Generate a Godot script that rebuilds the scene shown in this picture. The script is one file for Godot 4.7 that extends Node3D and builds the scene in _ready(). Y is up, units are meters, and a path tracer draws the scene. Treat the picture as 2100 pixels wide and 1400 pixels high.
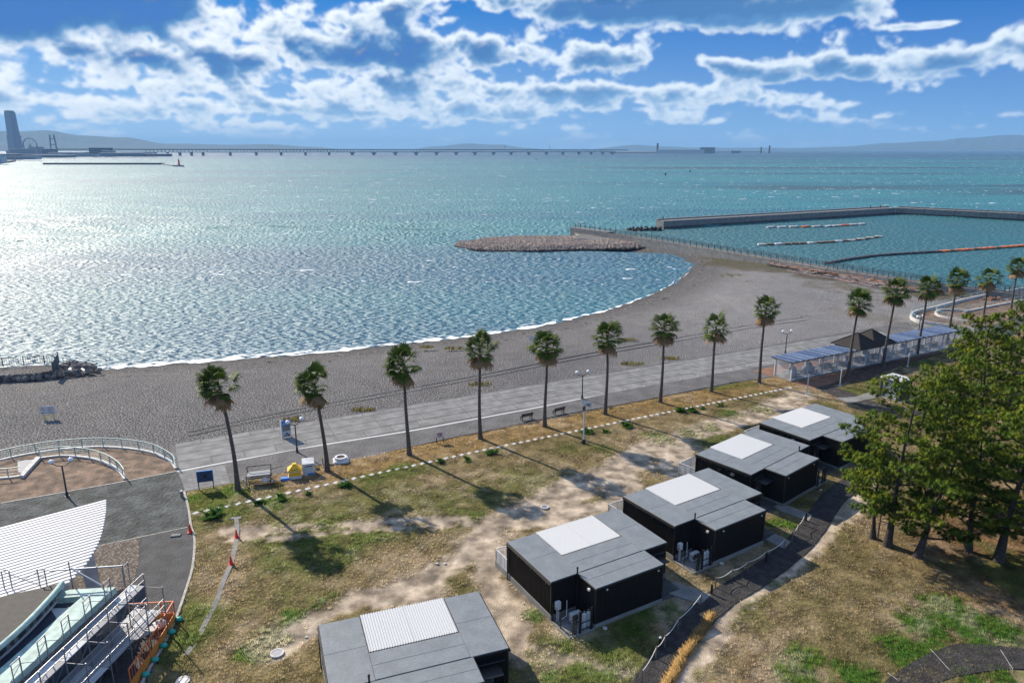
extends Node3D
# A seaside park seen from the air: y up, metres, the ground of the park at y = 0, the sea at y = -2.

const SEA := -2.0
var M := {}
var names := {}
var rng := RandomNumberGenerator.new()
var n_big := FastNoiseLite.new()
var n_mid := FastNoiseLite.new()
var n_fine := FastNoiseLite.new()
var shore := PackedVector2Array()
var land_outline := PackedVector2Array()
var tracks := []
var green_spots := []
var bare_spots := []
var lawn_o := Vector2()
var lawn_a := Vector2()
var lawn_b := Vector2()

# ---------------------------------------------------------------- shapes
class Sh:
	var v := PackedVector3Array()
	var n := PackedVector3Array()
	var c := PackedColorArray()
	var col := Color.WHITE
	func tri(a: Vector3, b: Vector3, d: Vector3, out := Vector3.ZERO) -> void:
		var nn := (d - a).cross(b - a)
		if nn.length_squared() < 1e-14: return
		nn = nn.normalized()
		if out != Vector3.ZERO and nn.dot(out) < 0.0:
			nn = -nn
			v.append(a); v.append(d); v.append(b)
		else:
			v.append(a); v.append(b); v.append(d)
		for i in 3:
			n.append(nn); c.append(col)
	func quad(a: Vector3, b: Vector3, d: Vector3, e: Vector3, out := Vector3.ZERO) -> void:
		tri(a, b, d, out); tri(a, d, e, out)
	func stri(a: Vector3, b: Vector3, d: Vector3, na: Vector3, nb: Vector3, nd: Vector3) -> void:
		var nn := (d - a).cross(b - a)
		if nn.dot(na + nb + nd) < 0.0:
			v.append(a); v.append(d); v.append(b)
			n.append(na); n.append(nd); n.append(nb)
		else:
			v.append(a); v.append(b); v.append(d)
			n.append(na); n.append(nb); n.append(nd)
		for i in 3: c.append(col)
	func obox(t: Transform3D, s: Vector3) -> void:
		var h := s * 0.5
		var p := []
		for i in 8:
			p.append(t * Vector3(h.x if i & 1 else -h.x, h.y if i & 2 else -h.y, h.z if i & 4 else -h.z))
		quad(p[0], p[1], p[3], p[2], -t.basis.z); quad(p[4], p[5], p[7], p[6], t.basis.z)
		quad(p[0], p[2], p[6], p[4], -t.basis.x); quad(p[1], p[3], p[7], p[5], t.basis.x)
		quad(p[2], p[3], p[7], p[6], t.basis.y); quad(p[0], p[1], p[5], p[4], -t.basis.y)
	func box(ctr: Vector3, s: Vector3, yaw := 0.0) -> void:
		obox(Transform3D(Basis(Vector3.UP, yaw), ctr), s)
	func bbox(ctr: Vector3, s: Vector3, b := 0.02, yaw := 0.0) -> void:   # a box with chamfered top edges
		var t := Transform3D(Basis(Vector3.UP, yaw), ctr)
		var h := s * 0.5
		var lo := []; var mid := []; var top := []
		for k in [[-1, -1], [1, -1], [1, 1], [-1, 1]]:
			lo.append(t * Vector3(k[0] * h.x, -h.y, k[1] * h.z))
			mid.append(t * Vector3(k[0] * h.x, h.y - b, k[1] * h.z))
			top.append(t * Vector3(k[0] * (h.x - b), h.y, k[1] * (h.z - b)))
		for i in 4:
			var j := (i + 1) % 4
			var out: Vector3 = (mid[i] + mid[j]) * 0.5 - t.origin
			quad(lo[i], lo[j], mid[j], mid[i], Vector3(out.x, 0, out.z))
			quad(mid[i], mid[j], top[j], top[i], out)
		quad(top[0], top[1], top[2], top[3], Vector3.UP)
		quad(lo[0], lo[1], lo[2], lo[3], Vector3.DOWN)
	func bar(a: Vector3, b: Vector3, w: float, h: float) -> void:
		var d := b - a
		var up := Vector3.UP if absf(d.normalized().y) < 0.95 else Vector3.RIGHT
		var x := d.normalized()
		var z := x.cross(up).normalized()
		obox(Transform3D(Basis(x, z.cross(x), z), (a + b) * 0.5), Vector3(d.length(), h, w))
	func tube(a: Vector3, b: Vector3, r1: float, r2: float, seg := 8, caps := true) -> void:
		var d := (b - a).normalized()
		var up := Vector3.UP if absf(d.y) < 0.95 else Vector3.RIGHT
		var x := d.cross(up).normalized()
		var y := d.cross(x)
		var k := (r1 - r2) / maxf((b - a).length(), 1e-4)
		for i in seg:
			var u := x * cos(TAU * i / seg) + y * sin(TAU * i / seg)
			var w := x * cos(TAU * (i + 1) / seg) + y * sin(TAU * (i + 1) / seg)
			var nu := (u + d * k).normalized()
			var nw := (w + d * k).normalized()
			stri(a + u * r1, a + w * r1, b + w * r2, nu, nw, nw)
			if r2 > 0.0: stri(a + u * r1, b + w * r2, b + u * r2, nu, nw, nu)
			if caps:
				if r1 > 0.0: tri(a, a + u * r1, a + w * r1, -d)
				if r2 > 0.0: tri(b, b + u * r2, b + w * r2, d)
	func chain(p: Array, r: Array, seg := 8) -> void:
		for i in p.size() - 1:
			tube(p[i], p[i + 1], r[i], r[i + 1], seg, i == 0 or i == p.size() - 2)
	func ball(ctr: Vector3, r: Vector3, seg := 10, rings := 6) -> void:
		for j in rings:
			var t0 := PI * j / rings - PI / 2
			var t1 := PI * (j + 1) / rings - PI / 2
			for i in seg:
				var q := []
				for k in [[t0, i], [t0, i + 1], [t1, i + 1], [t1, i]]:
					q.append(Vector3(cos(k[0]) * cos(TAU * k[1] / seg), sin(k[0]), cos(k[0]) * sin(TAU * k[1] / seg)))
				stri(ctr + q[0] * r, ctr + q[1] * r, ctr + q[2] * r, q[0], q[1], q[2])
				stri(ctr + q[0] * r, ctr + q[2] * r, ctr + q[3] * r, q[0], q[2], q[3])
	func ring(ctr: Vector3, r0: float, r1: float, h: float, seg := 20) -> void:
		for i in seg:
			var u := Vector3(cos(TAU * i / seg), 0, sin(TAU * i / seg))
			var w := Vector3(cos(TAU * (i + 1) / seg), 0, sin(TAU * (i + 1) / seg))
			var y := Vector3(0, h, 0)
			quad(ctr + u * r0 + y, ctr + w * r0 + y, ctr + w * r1 + y, ctr + u * r1 + y, Vector3.UP)
			quad(ctr + u * r1 + y, ctr + w * r1 + y, ctr + w * r1, ctr + u * r1, u)
			if r0 > 0.0: quad(ctr + u * r0 + y, ctr + w * r0 + y, ctr + w * r0, ctr + u * r0, -u)
	func slab(poly: PackedVector2Array, y0: float, y1: float) -> void:
		var ids := Geometry2D.triangulate_polygon(poly)
		for i in range(0, ids.size(), 3):
			var a := poly[ids[i]]; var b := poly[ids[i + 1]]; var d := poly[ids[i + 2]]
			tri(Vector3(a.x, y1, a.y), Vector3(b.x, y1, b.y), Vector3(d.x, y1, d.y), Vector3.UP)
		var cw := Geometry2D.is_polygon_clockwise(poly)
		for i in poly.size():
			var a := poly[i]; var b := poly[(i + 1) % poly.size()]
			var e := (b - a)
			var out := Vector3(e.y, 0, -e.x) * (-1.0 if cw else 1.0)
			quad(Vector3(a.x, y0, a.y), Vector3(b.x, y0, b.y), Vector3(b.x, y1, b.y), Vector3(a.x, y1, a.y), out)
	func strip(line: PackedVector2Array, w: float, y0: float, y1: float) -> void:   # a kerb or band of width w along a line
		var l := PackedVector2Array(); var r := PackedVector2Array()
		for i in line.size():
			var d := (line[mini(i + 1, line.size() - 1)] - line[maxi(i - 1, 0)]).normalized()
			var s := Vector2(-d.y, d.x) * w * 0.5
			l.append(line[i] + s); r.append(line[i] - s)
		for i in line.size() - 1:
			var q := [l[i], l[i + 1], r[i + 1], r[i]]
			var p := []
			for k in q: p.append(Vector3(k.x, y1, k.y))
			quad(p[0], p[1], p[2], p[3], Vector3.UP)
			var o := Vector3(l[i].x - r[i].x, 0, l[i].y - r[i].y)
			quad(p[0], p[1], Vector3(p[1].x, y0, p[1].z), Vector3(p[0].x, y0, p[0].z), o)
			quad(p[3], p[2], Vector3(p[2].x, y0, p[2].z), Vector3(p[3].x, y0, p[3].z), -o)
		for k in [0, line.size() - 1]:
			quad(Vector3(l[k].x, y0, l[k].y), Vector3(l[k].x, y1, l[k].y), Vector3(r[k].x, y1, r[k].y), Vector3(r[k].x, y0, r[k].y))
	func ribs(a: Vector3, along: Vector3, up: Vector3, pitch: float, depth: float, out: Vector3) -> void:   # a profiled sheet from corner a
		var k := maxi(1, roundi(along.length() / pitch))
		for i in k:
			var f := [0.0, 0.3, 0.5, 0.8, 1.0]
			var e := [0.0, 0.0, depth, depth, 0.0]
			for j in 4:
				var p = a + along * ((i + f[j]) / k) + out * e[j]
				var q = a + along * ((i + f[j + 1]) / k) + out * e[j + 1]
				quad(p, q, q + up, p + up, out)
	func moved(t: Transform3D) -> void:
		for i in v.size():
			v[i] = t * v[i]
			n[i] = (t.basis * n[i]).normalized()
	func mesh() -> ArrayMesh:
		var a := []
		a.resize(Mesh.ARRAY_MAX)
		a[Mesh.ARRAY_VERTEX] = v; a[Mesh.ARRAY_NORMAL] = n; a[Mesh.ARRAY_COLOR] = c
		var m := ArrayMesh.new()
		m.add_surface_from_arrays(Mesh.PRIMITIVE_TRIANGLES, a)
		return m

func pv(a: Array) -> PackedVector2Array:
	var p := PackedVector2Array()
	for i in range(0, a.size(), 2): p.append(Vector2(a[i], a[i + 1]))
	return p

func smooth_line(p: PackedVector2Array, per := 6) -> PackedVector2Array:
	var o := PackedVector2Array()
	for i in p.size() - 1:
		for k in per:
			o.append(p[i].cubic_interpolate(p[i + 1], p[maxi(i - 1, 0)], p[mini(i + 2, p.size() - 1)], float(k) / per))
	o.append(p[p.size() - 1])
	return o

func spaced(p: PackedVector2Array, step: float) -> PackedVector2Array:   # points at equal steps along a line
	var o := PackedVector2Array([p[0]])
	var left := step
	for i in p.size() - 1:
		var a := p[i]; var b := p[i + 1]
		var l := a.distance_to(b)
		var t := left
		while t <= l:
			o.append(a.lerp(b, t / l)); t += step
		left = t - l
	return o

func line_dist(p: Vector2, line: PackedVector2Array) -> float:
	var best := 1e9
	for i in line.size() - 1:
		var a := line[i]; var e := line[i + 1] - a
		var t := clampf((p - a).dot(e) / e.length_squared(), 0.0, 1.0)
		best = minf(best, p.distance_squared_to(a + e * t))
	return sqrt(best)

# ---------------------------------------------------------------- nodes
func numbered(called: String) -> String:
	names[called] = names.get(called, -1) + 1
	return called if names[called] == 0 else "%s_%03d" % [called, names[called]]

func tag(o: Node3D, label: String, category := "", group := "", kind := "") -> Node3D:
	if label: o.set_meta("label", label)
	if category: o.set_meta("category", category)
	if group: o.set_meta("group", group)
	if kind: o.set_meta("kind", kind)
	return o

func thing(called: String, label: String, category: String, at := Vector3.ZERO, turn := 0.0, group := "") -> Node3D:
	var o := Node3D.new()
	o.name = numbered(called)
	add_child(o, true)
	o.position = at; o.rotation.y = turn
	tag(o, label, category, group)
	return o

func part(called: String, s, m: Material, parent: Node3D) -> MeshInstance3D:   # s is in the parent's own axes
	var o := MeshInstance3D.new()
	o.name = called if parent != self else numbered(called)
	o.mesh = s.mesh() if s is Sh else s
	o.material_override = m
	parent.add_child(o, true)
	return o

func wpart(called: String, s: Sh, m: Material, parent: Node3D) -> MeshInstance3D:   # s is in world axes
	s.moved(parent.transform.affine_inverse())
	return part(called, s, m, parent)

func struct(called: String, s, m: Material) -> MeshInstance3D:
	var o := part(called, s, m, self)
	tag(o, "", "", "", "structure")
	return o

func single(called: String, s: Sh, m: Material, at: Vector3, label: String, category: String, turn := 0.0, group := "") -> MeshInstance3D:
	var o := part(called, s, m, self)
	o.position = at; o.rotation.y = turn
	tag(o, label, category, group)
	return o

func dup(root: Node3D, at: Vector3, turn: float, label: String) -> Node3D:
	var r: Node3D = root.duplicate()
	r.name = numbered(String(root.name).rstrip("0123456789").rstrip("_"))
	add_child(r, true)
	r.position = at; r.rotation.y = turn
	r.set_meta("label", label)
	return r

func many(called: String, m: Mesh, mat_: Material, xs: Array, cs: Array, parent: Node3D) -> MultiMeshInstance3D:
	var mm := MultiMesh.new()
	mm.transform_format = MultiMesh.TRANSFORM_3D
	mm.use_colors = true
	mm.mesh = m
	mm.instance_count = xs.size()
	for i in xs.size():
		mm.set_instance_transform(i, xs[i])
		mm.set_instance_color(i, cs[i])
	var o := MultiMeshInstance3D.new()
	o.name = called if parent != self else numbered(called)
	o.multimesh = mm
	o.material_override = mat_
	parent.add_child(o, true)
	o.set_meta("kind", "stuff")
	return o

# ---------------------------------------------------------------- materials
func mat(r: float, g: float, b: float, rough := 0.8, metal := 0.0, spec := 0.5) -> StandardMaterial3D:
	var m := StandardMaterial3D.new()
	m.albedo_color = Color(r, g, b).linear_to_srgb()
	m.roughness = rough; m.metallic = metal; m.metallic_specular = spec
	m.vertex_color_use_as_albedo = true
	return m

func noise_tex(freq: float, kind: int, lo: float, hi: float, seed_: int, size := 512, oct := 4, normal := 0.0, shape := [0.0, 1.0]) -> NoiseTexture2D:
	var f := FastNoiseLite.new()
	f.seed = seed_; f.noise_type = kind; f.frequency = freq; f.fractal_octaves = oct
	if kind == FastNoiseLite.TYPE_CELLULAR:
		f.cellular_return_type = FastNoiseLite.RETURN_DISTANCE; f.fractal_type = FastNoiseLite.FRACTAL_NONE
	var t := NoiseTexture2D.new()
	t.width = size; t.height = size; t.seamless = true; t.noise = f
	if normal > 0.0:
		t.as_normal_map = true; t.bump_strength = normal
	else:
		var g := Gradient.new()
		g.set_color(0, Color(lo, lo, lo)); g.set_color(1, Color(hi, hi, hi))
		g.set_offset(0, shape[0]); g.set_offset(1, shape[1])
		t.color_ramp = g
	return t

func rough_up(m: StandardMaterial3D, tex: Texture2D, scale: float, normal: Texture2D = null, ns := 1.0) -> StandardMaterial3D:
	m.uv1_triplanar = true; m.uv1_world_triplanar = true
	m.uv1_scale = Vector3.ONE * scale
	m.albedo_texture = tex
	if normal:
		m.normal_enabled = true; m.normal_texture = normal; m.normal_scale = ns
	return m

func fine_over(m: StandardMaterial3D, tex: Texture2D, scale: float) -> StandardMaterial3D:   # a second, finer pattern
	m.detail_enabled = true; m.detail_blend_mode = BaseMaterial3D.BLEND_MODE_MUL
	m.detail_albedo = tex; m.detail_uv_layer = BaseMaterial3D.DETAIL_UV_2
	m.uv2_triplanar = true; m.uv2_world_triplanar = true; m.uv2_scale = Vector3.ONE * scale
	return m

var not_lawn := []

func materials() -> void:
	var soft := noise_tex(0.012, FastNoiseLite.TYPE_SIMPLEX_SMOOTH, 0.72, 1.0, 3, 512, 5)
	var faint := noise_tex(0.03, FastNoiseLite.TYPE_SIMPLEX_SMOOTH, 0.88, 1.0, 15, 512, 4)
	var strong := noise_tex(0.02, FastNoiseLite.TYPE_SIMPLEX_SMOOTH, 0.45, 1.0, 5, 512, 5)
	var grain := noise_tex(0.12, FastNoiseLite.TYPE_SIMPLEX, 0.5, 1.0, 7, 512, 3)
	var pebble := noise_tex(0.11, FastNoiseLite.TYPE_SIMPLEX, 0.4, 1.0, 9, 1024, 2, 0.0, [0.3, 0.7])
	var pebble_n := noise_tex(0.11, FastNoiseLite.TYPE_SIMPLEX, 0, 1, 9, 1024, 2, 14.0)
	var grain_n := noise_tex(0.08, FastNoiseLite.TYPE_SIMPLEX, 0, 1, 11, 512, 4, 6.0)
	var wave_n := noise_tex(0.06, FastNoiseLite.TYPE_SIMPLEX_SMOOTH, 0, 1, 13, 2048, 3, 13.0)
	M.lawn = fine_over(rough_up(mat(2.1, 2.1, 2.1, 0.95, 0.0, 0.2), grain, 0.22, grain_n, 0.9), strong, 0.05)
	M.beach = fine_over(rough_up(mat(2.55, 2.45, 2.32, 0.9, 0.0, 0.3), pebble, 0.035, pebble_n, 1.0), faint, 0.021)
	M.sea = mat(1, 1, 1, 0.5, 0.0, 0.54)
	M.sea.uv1_triplanar = true; M.sea.uv1_world_triplanar = true
	M.sea.uv1_scale = Vector3(0.0031, 0.01, 0.0127)
	M.sea.normal_enabled = true; M.sea.normal_texture = wave_n; M.sea.normal_scale = 1.0
	M.foam = mat(0.85, 0.88, 0.9, 0.9, 0.0, 0.2)
	M.concrete = fine_over(rough_up(mat(0.52, 0.515, 0.5, 0.9), soft, 0.09, grain_n, 0.15), grain, 0.6)
	M.slab = fine_over(rough_up(mat(0.55, 0.55, 0.55, 0.9), soft, 0.07, grain_n, 0.15), grain, 0.5)
	M.paver = fine_over(rough_up(mat(0.27, 0.263, 0.265, 0.9), soft, 0.05, grain_n, 0.3), grain, 0.45)
	M.asphalt = fine_over(rough_up(mat(0.17, 0.17, 0.175, 0.92), soft, 0.1, grain_n, 0.4), grain, 0.7)
	M.asphalt_green = fine_over(rough_up(mat(0.19, 0.215, 0.215, 0.92), strong, 0.05, grain_n, 0.4), grain, 0.7)
	M.path = fine_over(rough_up(mat(0.1, 0.09, 0.088, 0.92), strong, 0.11, grain_n, 0.5), grain, 0.5)
	M.brown = fine_over(rough_up(mat(0.56, 0.37, 0.25, 0.92), strong, 0.06, grain_n, 0.3), grain, 0.6)
	M.orange = fine_over(rough_up(mat(0.52, 0.27, 0.16, 0.9), soft, 0.08, grain_n, 0.2), grain, 0.6)
	M.reddish = fine_over(rough_up(mat(0.24, 0.13, 0.1, 0.95), strong, 0.1, grain_n, 0.4), grain, 0.6)
	M.white = rough_up(mat(0.82, 0.83, 0.84, 0.6), soft, 0.15)
	M.plank = mat(0.3, 0.3, 0.31, 0.8)
	M.slat = rough_up(mat(0.62, 0.63, 0.65, 0.6), faint, 0.15)
	M.kerb = rough_up(mat(0.72, 0.7, 0.66, 0.8), soft, 0.3)
	M.kerb_old = rough_up(mat(0.52, 0.49, 0.44, 0.9), soft, 0.3)
	M.line = rough_up(mat(0.95, 0.95, 0.93, 0.8), grain, 0.3)
	M.roof = fine_over(rough_up(mat(0.25, 0.275, 0.29, 0.5, 0.0, 0.4), faint, 0.05), faint, 0.31)
	M.black = rough_up(mat(0.017, 0.015, 0.015, 0.55, 0.0, 0.3), soft, 0.2)
	M.black_trim = mat(0.012, 0.012, 0.013, 0.4)
	M.poly = mat(0.56, 0.57, 0.58, 0.5)
	M.poly.backlight_enabled = true; M.poly.backlight = Color(0.35, 0.35, 0.36)
	M.dark = mat(0.05, 0.05, 0.055, 0.6)
	M.steel = mat(0.45, 0.46, 0.48, 0.42, 0.85)
	M.grey_metal = mat(0.26, 0.26, 0.28, 0.45, 0.5)
	M.rail = mat(0.3, 0.42, 0.42, 0.5, 0.2)
	M.rail_dark = mat(0.05, 0.065, 0.08, 0.6)
	M.lamp_post = mat(0.03, 0.05, 0.055, 0.5)
	M.globe = mat(0.8, 0.83, 0.88, 0.2)
	M.wood_dark = rough_up(mat(0.06, 0.04, 0.035, 0.7), strong, 0.8)
	M.wood = rough_up(mat(0.33, 0.25, 0.17, 0.85), strong, 0.8)
	M.rope = mat(0.6, 0.57, 0.5, 0.95)
	M.trunk = fine_over(rough_up(mat(0.4, 0.33, 0.27, 0.95), strong, 0.5, grain_n, 0.8), grain, 1.3)
	M.bark = fine_over(rough_up(mat(0.2, 0.16, 0.135, 0.95), strong, 0.6, grain_n, 1.0), grain, 1.1)
	M.frond = mat(0.075, 0.11, 0.014, 0.6, 0.0, 0.3)
	M.frond.backlight_enabled = true; M.frond.backlight = Color(0.5, 0.6, 0.2)
	M.frond_dead = mat(0.3, 0.19, 0.095, 0.9)
	M.frond_dead.backlight_enabled = true; M.frond_dead.backlight = Color(0.5, 0.4, 0.25)
	M.needles = mat(1.28, 1.38, 1.25, 0.7, 0.0, 0.25)
	M.needles.backlight_enabled = true; M.needles.backlight = Color(0.45, 0.5, 0.2)
	M.grass = mat(1.3, 1.3, 1.3, 0.9, 0.0, 0.15)
	M.grass.backlight_enabled = true; M.grass.backlight = Color(0.4, 0.4, 0.25)
	M.leaf = mat(0.035, 0.085, 0.014, 0.9, 0.0, 0.1)
	M.rock = fine_over(rough_up(mat(2.0, 2.0, 2.0, 0.9), strong, 0.35, grain_n, 0.8), grain, 0.8)
	M.red = mat(0.75, 0.05, 0.025, 0.5)
	M.orange_paint = mat(0.7, 0.17, 0.05, 0.5)
	M.mesh_sheet = mat(0.6, 0.24, 0.03, 0.8)
	M.teal = mat(0.02, 0.35, 0.28, 0.5)
	M.mint = rough_up(mat(0.5, 0.68, 0.62, 0.7), soft, 0.2)
	M.flat_roof = fine_over(rough_up(mat(0.125, 0.145, 0.22, 0.5), soft, 0.15), grain, 0.4)
	M.tile = fine_over(rough_up(mat(0.11, 0.1, 0.088, 0.8), soft, 0.3), grain, 1.2)
	M.blue_roof = rough_up(mat(0.1, 0.165, 0.34, 0.75, 0.0, 0.25), soft, 0.2)
	M.shingle = rough_up(mat(0.055, 0.047, 0.042, 0.9), grain, 0.9)
	M.blue = mat(0.03, 0.2, 0.6, 0.5)
	M.navy = mat(0.03, 0.065, 0.13, 0.6)
	M.yellow = mat(0.85, 0.47, 0.02, 0.5)
	M.yellow_post = mat(0.7, 0.5, 0.03, 0.6)
	M.black_ink = mat(0.02, 0.02, 0.02, 0.7)
	M.red_ink = mat(0.5, 0.04, 0.03, 0.7)
	M.skin = mat(0.4, 0.26, 0.19, 0.7)
	M.far = mat(0.22, 0.24, 0.26, 0.9)
	M.far_pale = mat(0.55, 0.56, 0.57, 0.9)
	M.far_dark = mat(0.06, 0.065, 0.07, 0.9)
	M.far_glass = mat(0.16, 0.22, 0.3, 0.4)
	M.hill = rough_up(mat(0.03, 0.07, 0.05, 1.0), strong, 0.0004)
	M.vinyl = mat(0.8, 0.83, 0.86, 0.35)
	M.vinyl.transparency = BaseMaterial3D.TRANSPARENCY_ALPHA
	M.vinyl.albedo_color.a = 0.32
	M.glass = mat(0.1, 0.12, 0.14, 0.08)
	M.cloth = mat(0.3, 0.32, 0.36, 0.9)

# ---------------------------------------------------------------- sky
var sky_masses := []

func cloud_cover(az: float, e: float) -> float:   # how much cloud lies in a direction (degrees)
	var ee := e * 1.25 + 3.2 * (1.0 - exp(-e / 1.6))   # features grow flatter and finer towards the horizon
	var big := n_big.get_noise_2d(az * 3.2 + 40.0, ee * 9.0)
	var wob := n_fine.get_noise_2d(az * 3.4, ee * 4.2)
	var puff := -n_mid.get_noise_2d(az * 6.2 + wob * 7.0, ee * 6.6 + wob * 7.0)
	var small := n_fine.get_noise_2d(az * 15.0 + 300.0, ee * 15.0)
	var d := 0.21 + big * 0.55 + puff * 0.36 + wob * 0.34 + small * 0.2
	for b in sky_masses:
		var qx: float = (az - b[0]) / b[2]; var qy: float = (e - b[1]) / b[3]
		var q := qx * qx + qy * qy
		if q < 6.0: d += b[4] * exp(-q)
	return d - 0.25 * smoothstep(2.2, 0.5, e)

func cloud_at(az: float, el: float) -> Color:   # linear radiance of the air and its clouds, el > 0
	var e := maxf(el, 0.0)
	var right := smoothstep(-40.0, 40.0, az) if az < 90.0 and az > -120.0 else 0.7
	var low := Color(0.46, 0.70, 0.92).lerp(Color(0.20, 0.43, 0.74), right)
	var high := Color(0.03, 0.23, 0.64).lerp(Color(0.01, 0.135, 0.49), right)
	var c := low.lerp(high, pow(clampf(e / 10.0, 0.0, 1.0), 0.65))
	c = c.lerp(Color(0.02, 0.13, 0.45), smoothstep(15.0, 70.0, e) * 0.8)
	var d := cloud_cover(az, e)
	if d > 0.04:
		var up := cloud_cover(az - 0.3, e + 0.4)
		var cover := smoothstep(0.02, 0.36, d)
		var thick := smoothstep(0.2, 0.82, d)
		var light := clampf(0.9 + (d - up) * 0.8 - thick * 1.0, 0.0, 1.0)
		var sunny := exp(-pow((az + 42.0) / 36.0, 2.0))
		var lit := Color(0.60, 0.74, 0.88).lerp(Color(0.92, 0.97, 1.0), clampf(0.5 + sunny * 0.7, 0.0, 1.0))
		var shade := Color(0.008, 0.105, 0.36).lerp(Color(0.085, 0.23, 0.48), smoothstep(-12.0, 20.0, az) * 0.75)
		shade = shade.lerp(Color(0.10, 0.27, 0.54), 1.0 - smoothstep(0.45, 1.0, d))
		shade = shade.lerp(low, smoothstep(6.0, 1.0, e) * 0.6)
		c = c.lerp(shade.lerp(lit, light * light * (3.0 - 2.0 * light)), cover * (1.0 - 0.6 * smoothstep(2.4, 0.4, e)))
	return c

func make_sky() -> Image:
	n_big.noise_type = FastNoiseLite.TYPE_SIMPLEX_SMOOTH; n_big.seed = 21; n_big.frequency = 0.03; n_big.fractal_octaves = 3
	n_mid.noise_type = FastNoiseLite.TYPE_SIMPLEX_SMOOTH; n_mid.seed = 8; n_mid.frequency = 0.03; n_mid.fractal_octaves = 4
	n_mid.fractal_type = FastNoiseLite.FRACTAL_RIDGED; n_mid.fractal_gain = 0.5
	n_fine.noise_type = FastNoiseLite.TYPE_SIMPLEX_SMOOTH; n_fine.seed = 4; n_fine.frequency = 0.05; n_fine.fractal_octaves = 4; n_fine.fractal_gain = 0.6
	# azimuth, elevation, half widths, weight of the larger masses of cloud
	sky_masses = [[-21, 2.6, 18, 1.5, 0.2], [-31, 9.4, 8.5, 2.1, 1.45], [-23, 8.3, 3, 1.4, 0.4], [-28, 5.9, 9, 0.8, 0.35], [-17, 9.2, 4, 1.6, -0.2], [-10, 7.7, 5.0, 1.7, 0.75], [-3, 6.8, 3, 1.2, 0.3], [-5, 4.6, 7, 0.6, 0.3], [0.5, 9.0, 3.5, 1.0, -0.55], [6, 6.6, 4.5, 0.9, 0.45], [13, 9.9, 11.5, 1.5, 1.2], [22, 9.5, 3, 0.8, 0.2],
		[12.5, 5.6, 3, 1.0, -0.45], [15, 7.2, 3, 0.6, -0.6], [23, 5.6, 7, 1.0, 0.55], [32, 5.6, 5, 0.9, 0.3], [14.5, 6.0, 1.8, 0.4, 0.5], [30, 9.0, 5, 1.4, -0.9], [28, 7.7, 2.2, 0.2, 1.1], [36, 7.6, 2, 0.7, 0.7], [-20, 4.2, 16, 0.5, 0.25], [6, 4.1, 9, 0.45, 0.35], [15, 3.5, 6, 0.4, 0.35], [23, 3.0, 5, 0.3, 0.3], [32, 3.2, 6, 1.4, -0.5], [24, 4.2, 6, 0.35, -0.3], [-8, 3.0, 26, 1.1, 0.16], [-14, 6.2, 8, 1.0, 0.2]]
	var w := 4096; var h := 2048
	var small := Image.create(1024, 512, false, Image.FORMAT_RGBF)
	for y in 256:
		var el := 90.0 - (y + 0.5) * 180.0 / 512.0
		for x in 1024:
			small.set_pixel(x, y, cloud_at(wrapf((x + 0.5) * 360.0 / 1024.0, -180.0, 180.0), el))
	small.fill_rect(Rect2i(0, 256, 1024, 256), Color(0.1, 0.19, 0.24))
	small.resize(w, h, Image.INTERPOLATE_BILINEAR)
	for y in range(h / 2 - 150, h / 2):
		var el := 90.0 - (y + 0.5) * 180.0 / h
		for x in range(-480, 480):
			small.set_pixel(posmod(x, w), y, cloud_at((x + 0.5) * 360.0 / w, el))
	return small

func _ready() -> void:
	rng.seed = 7
	# camera, sky, sun, exposure
	var cam := Camera3D.new()
	cam.name = "camera"
	cam.position = Vector3(0, 30, 0)
	cam.rotation_degrees = Vector3(-14.943, 0, 0)
	cam.fov = 50.6258
	cam.near = 0.5; cam.far = 60000.0
	add_child(cam)
	var env := Environment.new()
	env.background_mode = Environment.BG_SKY
	var pano := PanoramaSkyMaterial.new()
	pano.panorama = ImageTexture.create_from_image(make_sky())
	env.sky = Sky.new()
	env.sky.sky_material = pano
	env.tonemap_mode = Environment.TONE_MAPPER_LINEAR
	env.tonemap_exposure = 1.45
	env.background_energy_multiplier = 0.8
	env.sdfgi_enabled = true; env.ssao_enabled = true; env.ssil_enabled = true
	env.fog_enabled = true
	env.fog_density = 0.000055
	env.fog_light_color = Color(0.62, 0.82, 1.0)
	var we := WorldEnvironment.new()
	we.name = "environment"
	we.environment = env
	add_child(we)
	var sun := DirectionalLight3D.new()
	sun.name = "sun"
	sun.light_energy = 1.6
	sun.light_color = Color(1.0, 0.95, 0.87)
	sun.light_angular_distance = 0.5
	sun.shadow_enabled = true
	add_child(sun)
	var az := deg_to_rad(-45.5); var el := deg_to_rad(33.0)
	sun.look_at_from_position(Vector3.ZERO, -Vector3(sin(az) * cos(el), sin(el), -cos(az) * cos(el)))
	materials()
	outlines()
	sea_and_far()
	ground()
	promenade()
	left_plaza()
	beach_things()
	harbour()
	houses()
	path_things()
	pavilion()
	left_buildings()
	palms()
	pines()
	park_things()
	greenery()

# ---------------------------------------------------------------- outlines on the ground
var gn := FastNoiseLite.new()
var gf := FastNoiseLite.new()
var near_edge := PackedVector2Array()
var basin := PackedVector2Array()
var pier_foot := PackedVector2Array()
var asphalt_left := PackedVector2Array()
var asphalt_right := PackedVector2Array()

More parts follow.
